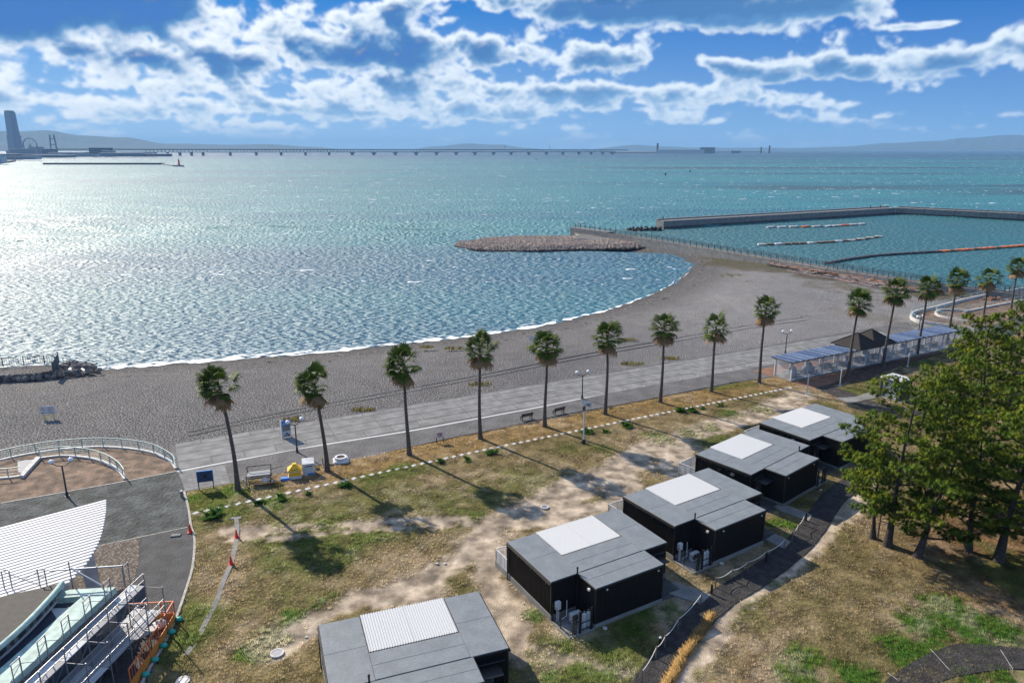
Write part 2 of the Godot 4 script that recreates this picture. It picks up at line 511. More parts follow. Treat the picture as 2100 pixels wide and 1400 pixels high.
func outlines() -> void:
	gn.seed = 31; gn.noise_type = FastNoiseLite.TYPE_SIMPLEX_SMOOTH; gn.frequency = 0.09; gn.fractal_octaves = 4
	gf.seed = 37; gf.noise_type = FastNoiseLite.TYPE_SIMPLEX_SMOOTH; gf.frequency = 0.45; gf.fractal_octaves = 3
	shore = smooth_line(pv([-130.47, -93.95, -96.16, -100.56, -76.43, -102.96, -67.99, -103.45, -61.92, -103.7, -55.95, -105.72, -49.26, -107.55, -42.36, -109.44, -35.23, -111.4, -28.07, -114.3, -20.55, -117.35, -12.67, -120.88, -4.36, -124.97, 4.55, -130.84, 14.53, -139.8, 23.88, -150.5, 32.34, -162.28, 40.79, -177.98, 47.05, -192.78, 50.24, -204.63, 50.78, -216.94, 47.98, -228.53, 42.01, -238.94]), 4)
	land_outline = shore.duplicate()
	land_outline.append_array(pv([20.87, -251.9, 23.43, -283.79, 36.75, -273.43, 42.65, -253.33, 65.29, -214.25, 81.38, -183.78, 94.94, -163.08, 104.54, -150.54, 112.64, -142.03, 143.66, -133.97]))
	land_outline.append_array(pv([400, -60, 400, 200, -300, 200, -300, -60]))
	basin = pv([24.39, -295.25, 45, -267.19, 68.68, -225.25, 85.94, -193.99, 100.19, -172.01, 123.58, -142.9, 263.26, -251.63, 243.47, -327.44, 194.52, -370.07, 62.81, -300.81])
	pier_foot = pv([62.94, -206.24, 71.45, -191, 78.84, -177.78, 85.62, -166.86, 91.32, -156.57])
	near_edge = pv([-29.64, -59.65, -27.3, -60.33, -19.28, -65.28, -16.13, -65.96, -11.09, -69.58, -6.95, -72.07, -1.14, -75.14, 6.11, -79.42, 14.96, -83.64, 29.17, -91.29, 36.51, -94.06])
	var a := near_edge[0]; var b := near_edge[near_edge.size() - 1]
	lawn_o = a
	lawn_a = (b - a).normalized()
	lawn_b = Vector2(-lawn_a.y, lawn_a.x)
	not_lawn = [pv([-52.81, -56.7, -45.28, -58.05, -29.98, -60.43, -27.94, -56.44, -26.51, -53.6, -25.37, -51.6, -24.48, -49.51, -23.58, -46.98, -22.89, -44.32, -22.29, -41.69, -21.81, -38.85, -21.61, -36.24, -21.28, -33.9, -18.92, -26.09, -43.4, -26.09]),
		pv([33.78, -96.53, 38.39, -99.12, 42.63, -100.83, 52.71, -102.6, 75.81, -115.53, 75.46, -112.41, 68.75, -107.72, 56.07, -99.36, 47.49, -92.34, 40.77, -89.26, 38.91, -88.27, 36.39, -92.98])]
	# worn tracks of bare sand: [line, half width]
	tracks = [
		[pv([-22.94, -52.58, -19.43, -52.74, -14.06, -53.52, -8.16, -54.49, -3.66, -54.33, 0.41, -54.99]), 0.55],
		[pv([-22.12, -51.45, -17.49, -51.52, -13.05, -52.58, -6.03, -53.52, -1.61, -53.68]), 0.3],
		[pv([-2.02, -53.76, 2.08, -55.84, 5.73, -59.46, 9.88, -64.06, 14.52, -68.71, 19.54, -72.88, 24.82, -76.47, 30.88, -81.23, 35.92, -85.25]), 1.7],
		[pv([9.88, -64.06, 11.17, -60.43, 8.03, -56.7, 4.17, -55.84]), 1.1],
		[pv([-1.6, -53.36, -2.63, -49.64, -5.32, -46.35, -7.85, -44.26, -10.68, -43.14, -13.12, -41.03, -14.84, -38.4]), 1.0],
		[pv([-1.51, -49.64, -1.75, -45.74, -0.66, -42.86, 0.32, -40.28, 0.3, -37.51]), 1.1],
		[pv([1.51, -38.4, 4.41, -37.08, 7.15, -35.83]), 0.5],
		[pv([34.25, -61.94, 29.35, -57.15, 25, -51.82, 21.81, -48.62, 19.05, -46.04, 16.59, -43.86, 14.75, -42.22, 12.86, -39.79, 11.14, -37.51, 9.41, -35.04, 8.68, -33.53]), 0.75],
		[pv([16.53, -60.43, 15.64, -64.61, 17.67, -69.33]), 0.9],
		[pv([36.08, -82.59, 29.06, -79.26, 23.22, -74.71]), 0.8],
		]
	# x, z, radius, strength
	for p in [Vector3(-14.48, 0, -41.28), Vector3(-15.14, 0, -39.32), Vector3(-15.83, 0, -38.17), Vector3(-13.02, 0, -43.14)]: green_spots.append([p.x, p.z, 1.0, 1.0])
	for p in [Vector3(-25.6, 0, -56.27), Vector3(-25.54, 0, -59.46), Vector3(-20.99, 0, -57.6), Vector3(-28.03, 0, -58.05)]: green_spots.append([p.x, p.z, 1.6, 0.8])
	for p in [Vector3(26.79, 0, -40.28), Vector3(24, 0, -37.95), Vector3(29.92, 0, -41.28), Vector3(31.52, 0, -39.79), Vector3(20.32, 0, -35.83), Vector3(29.65, 0, -39.79)]: green_spots.append([p.x, p.z, 1.7, 1.2])
	for p in [Vector3(26.78, 0, -35.63), Vector3(28.9, 0, -35.83), Vector3(25.75, 0, -38.4), Vector3(18.12, 0, -37.51), Vector3(17.04, 0, -36.24), Vector3(29.22, 0, -42.86)]: green_spots.append([p.x, p.z, 1.2, 0.9])
	for p in [Vector3(9.15, 0, -42.06), Vector3(10.84, 0, -42.32), Vector3(7.57, 0, -40.28), Vector3(5.92, 0, -36.24), Vector3(1.62, 0, -41.54), Vector3(2.29, 0, -35.83), Vector3(22.18, 0, -53.76), Vector3(22.84, 0, -53.36)]: green_spots.append([p.x, p.z, 0.9, 0.9])
	for p in [Vector3(-6.42, 0, -57.6), Vector3(-2.17, 0, -58.51), Vector3(-10.86, 0, -58.51), Vector3(-14.79, 0, -56.7), Vector3(-17.68, 0, -54.99), Vector3(1.36, 0, -61.43)]: green_spots.append([p.x, p.z, 3.2, 0.5])
	for p in [Vector3(19.64, 0, -73.3), Vector3(25.64, 0, -79.26), Vector3(29.6, 0, -80.9), Vector3(16.18, 0, -71.93), Vector3(22.14, 0, -74.71)]: green_spots.append([p.x, p.z, 1.6, 0.8])
	for p in [Vector3(15.35, 0, -44.26), Vector3(22.65, 0, -51.82), Vector3(18.84, 0, -45.43)]: green_spots.append([p.x, p.z, 0.7, 0.8])
	for p in [Vector3(0.34, 0, -43.41), Vector3(-1.64, 0, -42.32), Vector3(4.06, 0, -39.79), Vector3(11.62, 0, -42.86), Vector3(2.08, 0, -37.51), Vector3(-6.48, 0, -44.26), Vector3(-1.93, 0, -51.08), Vector3(8.94, 0, -60.43), Vector3(17.45, 0, -70.61)]: bare_spots.append([p.x, p.z, 2.2, 0.8])

func on_lawn(p: Vector2) -> bool:
	for q in not_lawn:
		if Geometry2D.is_point_in_polygon(p, q): return false
	return true

func land_y(p: Vector2, inside: bool) -> float:
	var d := line_dist(p, shore)
	if not inside: return SEA - minf(d * 0.12 + 0.1, 3.0)
	var t := clampf(d / 30.0, 0.0, 1.0)
	return SEA + 1.93 * t * (2.0 - t)

# how much of the lawn is bare sand, green, dry: (colour, bare)
func lawn_look(x: float, z: float) -> Array:
	var p := Vector2(x, z)
	var n1 := gn.get_noise_2d(x, z)
	var n2 := gf.get_noise_2d(x, z)
	var n4 := gf.get_noise_2d(x * 3.1 + 7.0, z * 3.1)
	var n3 := gn.get_noise_2d(x * 0.35 + 90.0, z * 0.35)
	var q := p - lawn_o
	var b := q.dot(lawn_b)
	var a := q.dot(lawn_a)
	var bare := 0.0
	for t in tracks:
		var w: float = t[1]
		var d := line_dist(p, t[0]) + n1 * 1.3 * minf(w, 1.2) + n2 * 0.5 + n4 * 0.45
		bare = maxf(bare, smoothstep(w * 1.25 + 0.15, w * 0.7, d))
	for s in bare_spots:
		bare = maxf(bare, s[3] * smoothstep(s[2] * 1.5, s[2] * 0.2, p.distance_to(Vector2(s[0], s[1])) + n1 * 2.2 + n2 * 0.8))
	var green := smoothstep(0.12, 0.5, n3 + n1 * 0.6) * 0.55
	for s in green_spots:
		var d := p.distance_to(Vector2(s[0], s[1]))
		if d < s[2] * 2.5: green = maxf(green, s[3] * smoothstep(s[2] * 1.5, s[2] * 0.3, d + (n1 * 0.6 + n2 * 0.9 + n4 * 0.7) * s[2]))
	green = clampf(green + n2 * 0.3 * green, 0.0, 1.0)
	var dry := Color(0.32, 0.245, 0.135).lerp(Color(0.2, 0.165, 0.075), clampf(0.5 + n1 * 1.0 + n2 * 0.5 + n4 * 0.6, 0.0, 1.0))
	if b < 4.6 and a > 0.0: dry = dry.lerp(Color(0.33, 0.215, 0.09), 0.7 * smoothstep(4.6, 3.6, b))
	dry = dry.lerp(Color(0.17, 0.1, 0.055), smoothstep(0.25, 0.7, n3 - n1 * 0.5) * 0.5)
	# needles under the pines
	var np := p.distance_to(Vector2(44.0, -46.0)) + n1 * 4.0
	dry = dry.lerp(Color(0.25, 0.14, 0.075), smoothstep(17.0, 8.0, np) * 0.75)
	var g := Color(0.115, 0.14, 0.03).lerp(Color(0.05, 0.125, 0.018), clampf(green * 1.3 - 0.35 + n2 * 0.4, 0.0, 1.0))
	var c := dry.lerp(g, clampf(green * 1.3, 0.0, 1.0))
	var sand := Color(0.72, 0.59, 0.45).lerp(Color(0.54, 0.43, 0.31), clampf(0.42 + n2 * 0.7 + n1 * 0.4 + n4 * 0.6, 0.0, 1.0))
	bare *= 1.0 - 0.75 * smoothstep(0.3, 0.8, green)
	# thin, worn growth
	var thin := clampf(bare + 0.25 * smoothstep(0.0, 0.5, n2 - n1), 0.0, 1.0)
	return [c.lerp(sand, clampf(thin, 0.0, 1.0)), bare, green]

func grid_mesh(xs: PackedFloat32Array, zs: PackedFloat32Array, pos: PackedVector3Array, cols: PackedColorArray, use: PackedByteArray) -> ArrayMesh:
	var nx := xs.size(); var nz := zs.size()
	var nor := PackedVector3Array()
	nor.resize(pos.size())
	for j in nz:
		for i in nx:
			var l := pos[j * nx + maxi(i - 1, 0)]; var r := pos[j * nx + mini(i + 1, nx - 1)]
			var u := pos[maxi(j - 1, 0) * nx + i]; var d := pos[mini(j + 1, nz - 1) * nx + i]
			var n := (d - u).cross(r - l).normalized()
			nor[j * nx + i] = n if n.y > 0.0 else -n
	var idx := PackedInt32Array()
	for j in nz - 1:
		for i in nx - 1:
			var a := j * nx + i
			if use.size() and not use[a]: continue
			var b := a + 1; var c := a + nx; var d := c + 1
			if ((pos[b] - pos[a]).cross(pos[c] - pos[a])).y > 0.0:
				idx.append_array(PackedInt32Array([a, c, b, b, c, d]))
			else:
				idx.append_array(PackedInt32Array([a, b, c, b, d, c]))
	var arr := []
	arr.resize(Mesh.ARRAY_MAX)
	arr[Mesh.ARRAY_VERTEX] = pos; arr[Mesh.ARRAY_NORMAL] = nor; arr[Mesh.ARRAY_COLOR] = cols; arr[Mesh.ARRAY_INDEX] = idx
	var m := ArrayMesh.new()
	m.add_surface_from_arrays(Mesh.PRIMITIVE_TRIANGLES, arr)
	return m

# ---------------------------------------------------------------- sea, hills, the far shore
var w1 := FastNoiseLite.new()
var w2 := FastNoiseLite.new()

func in_harbour(x: float, z: float) -> bool:
	return x > 20.0 and z > -410.0 and z < -120.0 and Geometry2D.is_point_in_polygon(Vector2(x, z), basin)

func wave_y(x: float, z: float, step: float) -> float:
	var y := 0.0
	var k := clampf((-z - 150.0) / 160.0, 0.0, 1.0)
	var calm := 1.0
	if in_harbour(x, z): calm = 0.12
	if step < 2.5: y += smoothstep(2.5, 1.2, step) * w2.get_noise_2d(x * 0.34 + z * 0.1, z * 1.5) * (0.12 + 0.26 * k) * calm
	if step < 16.0: y += smoothstep(16.0, 7.0, step) * w1.get_noise_2d(x * 0.08 + z * 0.04, z * 0.27) * 1.1 * k * calm
	if step < 5.5: y += smoothstep(5.5, 2.5, step) * w1.get_noise_2d(x * 0.25 + z * 0.1, z) * (0.14 + 0.9 * k) * calm
	return y

func water_color(x: float, z: float) -> Color:
	var n := gn.get_noise_2d(x * 0.02, z * 0.1) + 0.5 * gn.get_noise_2d(x * 0.006 + 50.0, z * 0.03)
	var teal := Color(0.025, 0.19, 0.22)
	var blue := Color(0.012, 0.13, 0.19)
	var c := teal.lerp(blue, clampf(0.3 + n * 1.2, 0.0, 1.0))
	c = c.lerp(Color(0.018, 0.105, 0.175), clampf(smoothstep(-330.0, -170.0, z) * (0.75 + 0.6 * n), 0.0, 1.0))
	if in_harbour(x, z): c = Color(0.01, 0.115, 0.135)
	c = c.lerp(Color(0.012, 0.075, 0.16), smoothstep(-1500.0, -3500.0, z) * 0.8)
	var cloud_shade := smoothstep(0.1, 0.4, gn.get_noise_2d(x * 0.008 + 12.0, z * 0.05 + 7.0)) * smoothstep(30.0, 300.0, x) * smoothstep(-330.0, -480.0, z)  # cloud shadows painted into the water colour as dark streaks
	return c.lerp(Color(0.02, 0.075, 0.1), cloud_shade * 0.95)

func sea_and_far() -> void:
	w1.seed = 51; w1.frequency = 0.11; w1.fractal_octaves = 3; w1.noise_type = FastNoiseLite.TYPE_SIMPLEX_SMOOTH
	w2.seed = 52; w2.frequency = 0.32; w2.fractal_octaves = 3; w2.noise_type = FastNoiseLite.TYPE_SIMPLEX_SMOOTH
	for band in [["sea", -60.0, -310.0, 1.1], ["open_sea", -306.0, -900.0, 4.0], ["far_sea", -890.0, -34000.0, 16.0]]:
		var least: float = band[3]
		var most := minf(32000.0, 160.0 - (band[2] as float) * 1.3)
		var half := [0.0]
		while half[half.size() - 1] < most:
			var hx: float = half[half.size() - 1]
			half.append(hx + maxf(least, 1.1 + maxf(0.0, hx - 70.0) * 0.022))
		var xs := PackedFloat32Array()
		for i in range(half.size() - 1, 0, -1): xs.append(-half[i])
		for x in half: xs.append(x)
		var zs := PackedFloat32Array()
		var z: float = band[1]
		while z > (band[2] as float):
			zs.append(z)
			z -= 0.75 + maxf(0.0, -z - 110.0) * 0.012
		var pos := PackedVector3Array(); var cols := PackedColorArray(); var use := PackedByteArray()
		for zz in zs:
			var sz := 0.75 + maxf(0.0, -zz - 110.0) * 0.012
			for x in xs:
				var sx := maxf(least, 1.1 + maxf(0.0, absf(x) - 70.0) * 0.022)
				pos.append(Vector3(x, SEA + wave_y(x, zz, maxf(sz, sx * 0.6)), zz))
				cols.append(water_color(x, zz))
				use.append(1 if absf(x) < 140.0 - zz * 1.3 else 0)
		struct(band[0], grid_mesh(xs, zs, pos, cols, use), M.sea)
	# whitecaps
	var fl := Sh.new()
	for i in 9:
		var a0 := TAU * i / 9.0; var a1 := TAU * (i + 1) / 9.0
		var r0 := 0.7 + 0.3 * sin(i * 2.4); var r1 := 0.7 + 0.3 * sin(((i + 1) % 9) * 2.4)
		fl.tri(Vector3(0, 0.12, 0), Vector3(cos(a0) * r0, 0, sin(a0) * r0), Vector3(cos(a1) * r1, 0, sin(a1) * r1), Vector3.UP)
	var xf := []; var cc := []
	for i in 11000:
		var zz := -170.0 - pow(rng.randf(), 1.5) * 2900.0
		var x := rng.randf_range(-0.85, 0.85) * -zz
		if x > 50.0 and zz > -400.0: continue
		if gn.get_noise_2d(x * 0.05, zz * 0.1) + rng.randf() * 0.5 < 0.12: continue
		if zz > -380.0 and rng.randf() < 0.82: continue
		var l := rng.randf_range(0.15, 0.5) * (1.5 + 3.0 * pow(rng.randf(), 4.0)) * (1.0 + minf(1.2, -zz / 1200.0))
		var st := 0.75 + maxf(0.0, -zz - 110.0) * 0.012
		var y := SEA + wave_y(x, zz, maxf(st, (1.1 + maxf(0.0, absf(x) - 70.0) * 0.022) * 0.6)) + 0.04
		xf.append(Transform3D(Basis(Vector3.UP, rng.randf_range(-0.3, 0.3)).scaled_local(Vector3(l * 1.4, 1.0, l * 0.6)), Vector3(x, y, zz)))
		cc.append(Color.WHITE)
	tag(many("whitecaps", fl.mesh(), M.foam, xf, cc, self), "scattered white foam crests on the open teal sea", "foam", "", "stuff")
	hills()
	far_shore()

func ridge(called: String, depth: float, pts: PackedVector2Array, h: Array, thick: float) -> void:
	var sh := Sh.new()
	var line := smooth_line(pts, 8)
	var top := []
	for i in line.size():
		var t := float(i) / 8.0
		var k := mini(int(t), h.size() - 2)
		var y: float = lerpf(h[k], h[k + 1], smoothstep(0.0, 1.0, t - k))
		y += (gn.get_noise_2d(line[i].x * 0.004, line[i].y * 0.004) * 0.16) * y
		top.append(Vector3(line[i].x, SEA + maxf(y, 1.0), line[i].y))
	for i in line.size() - 1:
		var d: Vector2 = line[i].normalized() * thick
		var a: Vector3 = top[i]; var b: Vector3 = top[i + 1]
		var fa := Vector3(a.x - d.x, SEA - 1.0, a.z - d.y); var fb := Vector3(b.x - d.x, SEA - 1.0, b.z - d.y)
		var ma := (a * 0.6 + fa * 0.4); var mb := (b * 0.6 + fb * 0.4)
		ma.y *= 0.8 + 0.25 * gn.get_noise_1d(i * 3.7); mb.y *= 0.8 + 0.25 * gn.get_noise_1d((i + 1) * 3.7)
		sh.quad(fa, fb, mb, ma, Vector3(-d.x, 1, -d.y)); sh.quad(ma, mb, b, a, Vector3(-d.x, thick, -d.y))
		sh.quad(a, b, Vector3(b.x + d.x, SEA - 1, b.z + d.y), Vector3(a.x + d.x, SEA - 1, a.z + d.y), Vector3(d.x, 1, d.y))
	struct(called, sh, M.hill)

func at_dist(u: float, dist: float) -> Vector2:   # the bearing given as a slope to the right of straight ahead
	return Vector2(u, -1.0).normalized() * dist

func hills() -> void:
	var p := PackedVector2Array()
	for u in [-0.95, -0.80, -0.685, -0.62, -0.575, -0.52, -0.46, -0.40, -0.33, -0.27, -0.22]: p.append(at_dist(u, 15000.0))
	ridge("hills", 15000.0, p, [420.0, 400.0, 330.0, 340.0, 270.0, 235.0, 120.0, 110.0, 120.0, 70.0, 5.0], 2200.0)
	p = PackedVector2Array()
	for u in [-0.14, -0.10, -0.06, -0.02, 0.02, 0.05]: p.append(at_dist(u, 18000.0))
	ridge("hills_beyond_bridge", 18000.0, p, [5.0, 90.0, 155.0, 130.0, 50.0, 5.0], 2000.0)
	p = PackedVector2Array()
	for u in [0.10, 0.165, 0.20, 0.25, 0.32, 0.38, 0.44, 0.50, 0.56, 0.61, 0.66, 0.75, 0.95]: p.append(at_dist(u, 20000.0))
	ridge("hills_beyond_airport", 20000.0, p, [5.0, 130.0, 100.0, 60.0, 60.0, 50.0, 90.0, 160.0, 210.0, 270.0, 320.0, 290.0, 300.0], 2400.0)

func far_box(sh: Sh, x: float, z: float, w: float, d: float, y0: float, y1: float, yaw := 0.0) -> void:
	sh.box(Vector3(x, (y0 + y1) * 0.5, z), Vector3(w, y1 - y0, d), yaw)

func far_shore() -> void:
	# low land under the city, then its buildings
	var sh := Sh.new()
	sh.slab(pv([-3799.07, -2975.78, -1391.04, -2020.8, -1528.04, -2297.53, -1821.61, -2809.99, -2029.94, -3264.59, -1973.59, -3466.36, -1718.11, -3514.62, -2061.73, -4219.25, -5382.02, -4219.25]), SEA - 1, SEA + 4.0)
	struct("far_shore_land", sh, M.far)
	sh = Sh.new()
	sh.slab(pv([-1217.65, -1483.62, -1121.81, -1628.02, -1218.35, -1803.37, -1296.78, -1942.75, -1424.16, -2105.36, -1725.01, -2105.36]), SEA - 1, SEA + 3.0)
	struct("near_point_of_land", sh, M.far_dark)
	# the tower
	var base := at_dist(-0.665, 4400.0)
	var t := thing("high_rise_tower", "very tall slim tower block on the far shore at the left edge", "skyscraper", Vector3(base.x, SEA, base.y), -0.35)
	sh = Sh.new()
	for k in 2:
		var y0: float = [0.0, 92.0][k]; var y1: float = [92.0, 205.0][k]
		var w0: float = [50.0, 42.0][k]; var w1_: float = [46.0, 36.0][k]
		for i in 4:
			var a: float = PI / 4 + i * PI / 2; var b: float = a + PI / 2
			var d0 := 0.6
			sh.quad(Vector3(cos(a) * w0 * 0.7, y0, sin(a) * w0 * d0), Vector3(cos(b) * w0 * 0.7, y0, sin(b) * w0 * d0), Vector3(cos(b) * w1_ * 0.7, y1, sin(b) * w1_ * d0), Vector3(cos(a) * w1_ * 0.7, y1, sin(a) * w1_ * d0), Vector3(cos(a + PI / 4), 0, sin(a + PI / 4)))
		sh.box(Vector3(0, y1 - 0.5, 0), Vector3(w1_, 1.0, w1_ * 0.84))
	part("shaft", sh, M.far_glass, t)
	sh = Sh.new()
	sh.box(Vector3(0, 92, 0), Vector3(50, 4, 42))
	part("setback", sh, M.far, t)
	sh = Sh.new(); sh.box(Vector3(0, 12, 0), Vector3(66, 22, 56))
	part("base", sh, M.far, t)
	sh = Sh.new()
	sh.box(Vector3(-3, 208, 0), Vector3(30, 6, 27))
	part("crown", sh, M.far, t)
	# ferris wheel
	base = at_dist(-0.645, 5200.0)
	t = thing("ferris_wheel", "big ferris wheel standing right of the tall tower", "ferris wheel", Vector3(base.x, SEA, base.y), 0.0)
	sh = Sh.new()
	for i in 32:
		var a := TAU * i / 32.0; var b := TAU * (i + 1) / 32.0
		sh.bar(Vector3(cos(a) * 40, 52 + sin(a) * 40, 0), Vector3(cos(b) * 40, 52 + sin(b) * 40, 0), 5, 5)
	part("rim", sh, M.far, t)
	sh = Sh.new()
	for i in 8: sh.bar(Vector3(0, 52, 0), Vector3(cos(i * PI / 4) * 40, 52 + sin(i * PI / 4) * 40, 0), 1.5, 1.5)
	part("spokes", sh, M.far, t)
	sh = Sh.new()
	sh.bar(Vector3(-20, 0, 0), Vector3(0, 52, 0), 4, 4); sh.bar(Vector3(20, 0, 0), Vector3(0, 52, 0), 4, 4)
	part("support", sh, M.far, t)
	# pylons of a bridge
	base = at_dist(-0.614, 6200.0)
	t = thing("bridge_pylon", "twin-legged bridge pylon rising behind the far port", "bridge pylon", Vector3(base.x, SEA, base.y), 0.1)
	for k in [-1, 1]:
		sh = Sh.new(); sh.bar(Vector3(k * 22, 0, 0), Vector3(k * 13, 128, 0), 7, 7)
		part("leg", sh, M.far_dark, t)
	for y in [60.0, 100.0]:
		sh = Sh.new(); sh.box(Vector3(0, y, 0), Vector3(34, 5, 5))
		part("crossbeam", sh, M.far_dark, t)
	# port buildings: bearing, distance, width, height, tone, words
	var list := [[-0.705, 1900, 60, 26, "far_pale", "pale waterfront block at the left edge of the far shore"], [-0.69, 2700, 110, 22, "far", "grey shed left of the tall tower's foot"], [-0.655, 3900, 90, 46, "far", "square grey block at the foot of the tall tower"],
		[-0.637, 4300, 60, 60, "far", "upright grey block between tower and ferris wheel"], [-0.631, 3300, 150, 14, "far_pale", "long white roofed shed below the ferris wheel"], [-0.62, 3800, 50, 44, "far_dark", "dark upright block right of the ferris wheel"],
		[-0.615, 3000, 120, 12, "far", "low warehouse below the bridge pylon"], [-0.59, 3600, 160, 22, "far", "wide grey warehouse right of the bridge pylon"], [-0.572, 3200, 80, 16, "far_pale", "white shed on the quay near the elevated road"],
		[-0.551, 3500, 80, 52, "far_dark", "dark block astride the elevated road"], [-0.541, 3400, 46, 34, "far", "narrow grey block under the elevated road"], [-0.523, 3300, 150, 20, "far", "long quay building under the viaduct"],
		[-0.497, 3400, 90, 26, "far_pale", "pale boxy building near the start of the bridge"], [-0.48, 3300, 120, 14, "far_dark", "dark low shed at the tip of the port"], [-0.66, 2500, 90, 12, "far_pale", "pale quay shed below the tower"]]
	for b in list:
		base = at_dist(b[0], b[1])
		t = thing("port_building", b[5], "building", Vector3(base.x, SEA + 3.0, base.y), 0.3, "buildings along the far shore")
		sh = Sh.new(); b[3] *= 0.62
		far_box(sh, 0, 0, b[2], b[2] * 0.5, 0, b[3])
		part("wall", sh, M[b[4]], t)
		sh = Sh.new(); far_box(sh, 0, 0, b[2] + 2, b[2] * 0.5 + 2, b[3], b[3] + 1.5)
		part("roof", sh, M.far_pale if b[4] != "far_pale" else M.far, t)
		for k in 3:
			sh = Sh.new(); far_box(sh, 0, b[2] * 0.25 + 0.3, b[2] * 0.9, 0.6, b[3] * (0.2 + 0.25 * k), b[3] * (0.32 + 0.25 * k))
			part("window", sh, M.far_glass, t)
	# the long sea bridge
	var d0 := Vector3(-1701.37, -2, -3466.36); var d1 := Vector3(605.3, -2, -4365.04)
	t = thing("sea_bridge", "long double-deck bridge crossing the sea along the horizon", "bridge", d0)
	var ax := (d1 - d0)
	var side := ax.normalized().cross(Vector3.UP)
	sh = Sh.new(); sh.bar(d0 - ax * 0.16 + Vector3(0, 30, 0), d1 + ax * 0.03 + Vector3(0, 25, 0), 26, 4)
	wpart("upper_deck", sh, M.far_dark, t)
	sh = Sh.new(); sh.bar(d0 - ax * 0.1 + Vector3(0, 17, 0), d1 + Vector3(0, 15, 0), 16, 3.5)
	wpart("lower_deck", sh, M.far, t)
	sh = Sh.new()
	for i in 150:
		for k in [-8.0, 8.0]:
			var q = d0 + ax * (i / 150.0) + side * k
			sh.bar(q + Vector3(0, 17, 0), q + Vector3(0, 29, 0), 1.2, 1.2)
	wpart("truss", sh, M.far_dark, t)
	for u in [318.0, 342.0, 366.0, 389.0, 412.0, 466.0, 518.0, 568.0, 617.0, 665.0, 712.0, 756.0, 800.0, 843.0, 885.0, 926.0, 965.0, 1004.0, 1041.0, 1078.0, 1115.0, 1150.0, 1184.0, 1210.0, 1235.0, 1255.0]:
		var f: float = (u - 300.0) / 962.0
		f = f * 0.83 / (0.83 * f + 1.0 * (1.0 - f)) * 1.0
		var q := d0 + ax * f
		sh = Sh.new()
		var big: bool = u > 700.0
		sh.bar(q, q + Vector3(0, 15, 0), 14, 8.0 if not big else 13.0)
		sh.obox(Transform3D(Basis(ax.normalized(), Vector3.UP, side), q + Vector3(0, 13, 0)), Vector3(24 if big else 10, 5, 18))
		wpart("pier", sh, M.far, t)
	for u in [0.72, 0.83]:
		var q: Vector3 = d0 + ax * u
		sh = Sh.new(); sh.bar(q + Vector3(0, 30, 0), q + Vector3(0, 54, 0), 1.6, 1.6)
		wpart("mast", sh, M.far_dark, t)
	# airport island
	sh = Sh.new()
	sh.slab(pv([697.27, -5331.83, 1078.33, -5890.71, 1699.58, -6666.92, 2559.28, -7678.36, 2912.28, -8738.62, 1003.64, -7678.36]), SEA - 1, SEA + 5.0)
	struct("airport_island", sh, M.far_dark)
	for b in [[0.225, 4600, 280, 20, "far_pale", "long low terminal with a pale shining roof on the airport island"], [0.195, 4600, 11, 58, "far_dark", "slim control tower on the airport island"], [0.262, 4800, 90, 34, "far", "blocky hotel on the airport island"],
		[0.334, 5200, 8, 36, "far_dark", "left of two slim masts beyond the airport"], [0.345, 5200, 9, 46, "far_dark", "taller right one of two slim masts beyond the airport"], [0.30, 5200, 60, 12, "far", "small low hangar between hotel and masts"]]:
		base = at_dist(b[0], b[1])
		t = thing("airport_building", b[5], "building", Vector3(base.x, SEA + 4.0, base.y), -0.2, "airport buildings on the horizon")
		sh = Sh.new(); far_box(sh, 0, 0, b[2], maxf(b[2] * 0.3, 10.0), 0, b[3])
		part("wall", sh, M[b[4]], t)
		sh = Sh.new(); far_box(sh, 0, 0, b[2] + 4, maxf(b[2] * 0.3, 10.0) + 4, b[3], b[3] + 3)
		part("roof", sh, M.white if b[4] == "far_pale" else M.far, t)
	# breakwater with a red light
	var a := Vector3(-987.43, -2, -1567.03); var e := Vector3(-730.89, -2, -1557.31); var e2 := Vector3(-624.29, -2, -1381.42); var e3 := Vector3(-613.4, -2, -1381.42)
	t = thing("outer_breakwater", "long dark breakwater lying offshore left with a bend at its tip", "breakwater", a)
	sh = Sh.new(); sh.bar(a + Vector3(0, 1, 0), e + Vector3(0, 1, 0), 9, 5)
	wpart("wall", sh, M.far_dark, t)
	sh = Sh.new(); sh.bar(e + Vector3(0, 0.4, 0), e2 + Vector3(0, 0.4, 0), 8, 3); sh.bar(e2 + Vector3(-5, 0.6, 0), e3 + Vector3(0, 0.6, 0), 12, 4)
	wpart("head", sh, M.far, t)
	t = thing("red_lighthouse", "small red lighthouse on the tip of the offshore breakwater", "lighthouse", Vector3(-619.75, -2, -1381.42) + Vector3(0, 2.6, 0))
	sh = Sh.new(); sh.tube(Vector3.ZERO, Vector3(0, 8, 0), 1.9, 1.3, 10)
	part("tower", sh, M.red, t)
	sh = Sh.new(); sh.tube(Vector3(0, 8, 0), Vector3(0, 8.6, 0), 2.0, 2.0, 10); sh.tube(Vector3(0, 8.6, 0), Vector3(0, 10.4, 0), 1.0, 0.9, 8); sh.ball(Vector3(0, 10.4, 0), Vector3(1.0, 0.8, 1.0), 8, 4)
	part("lantern", sh, M.red, t)
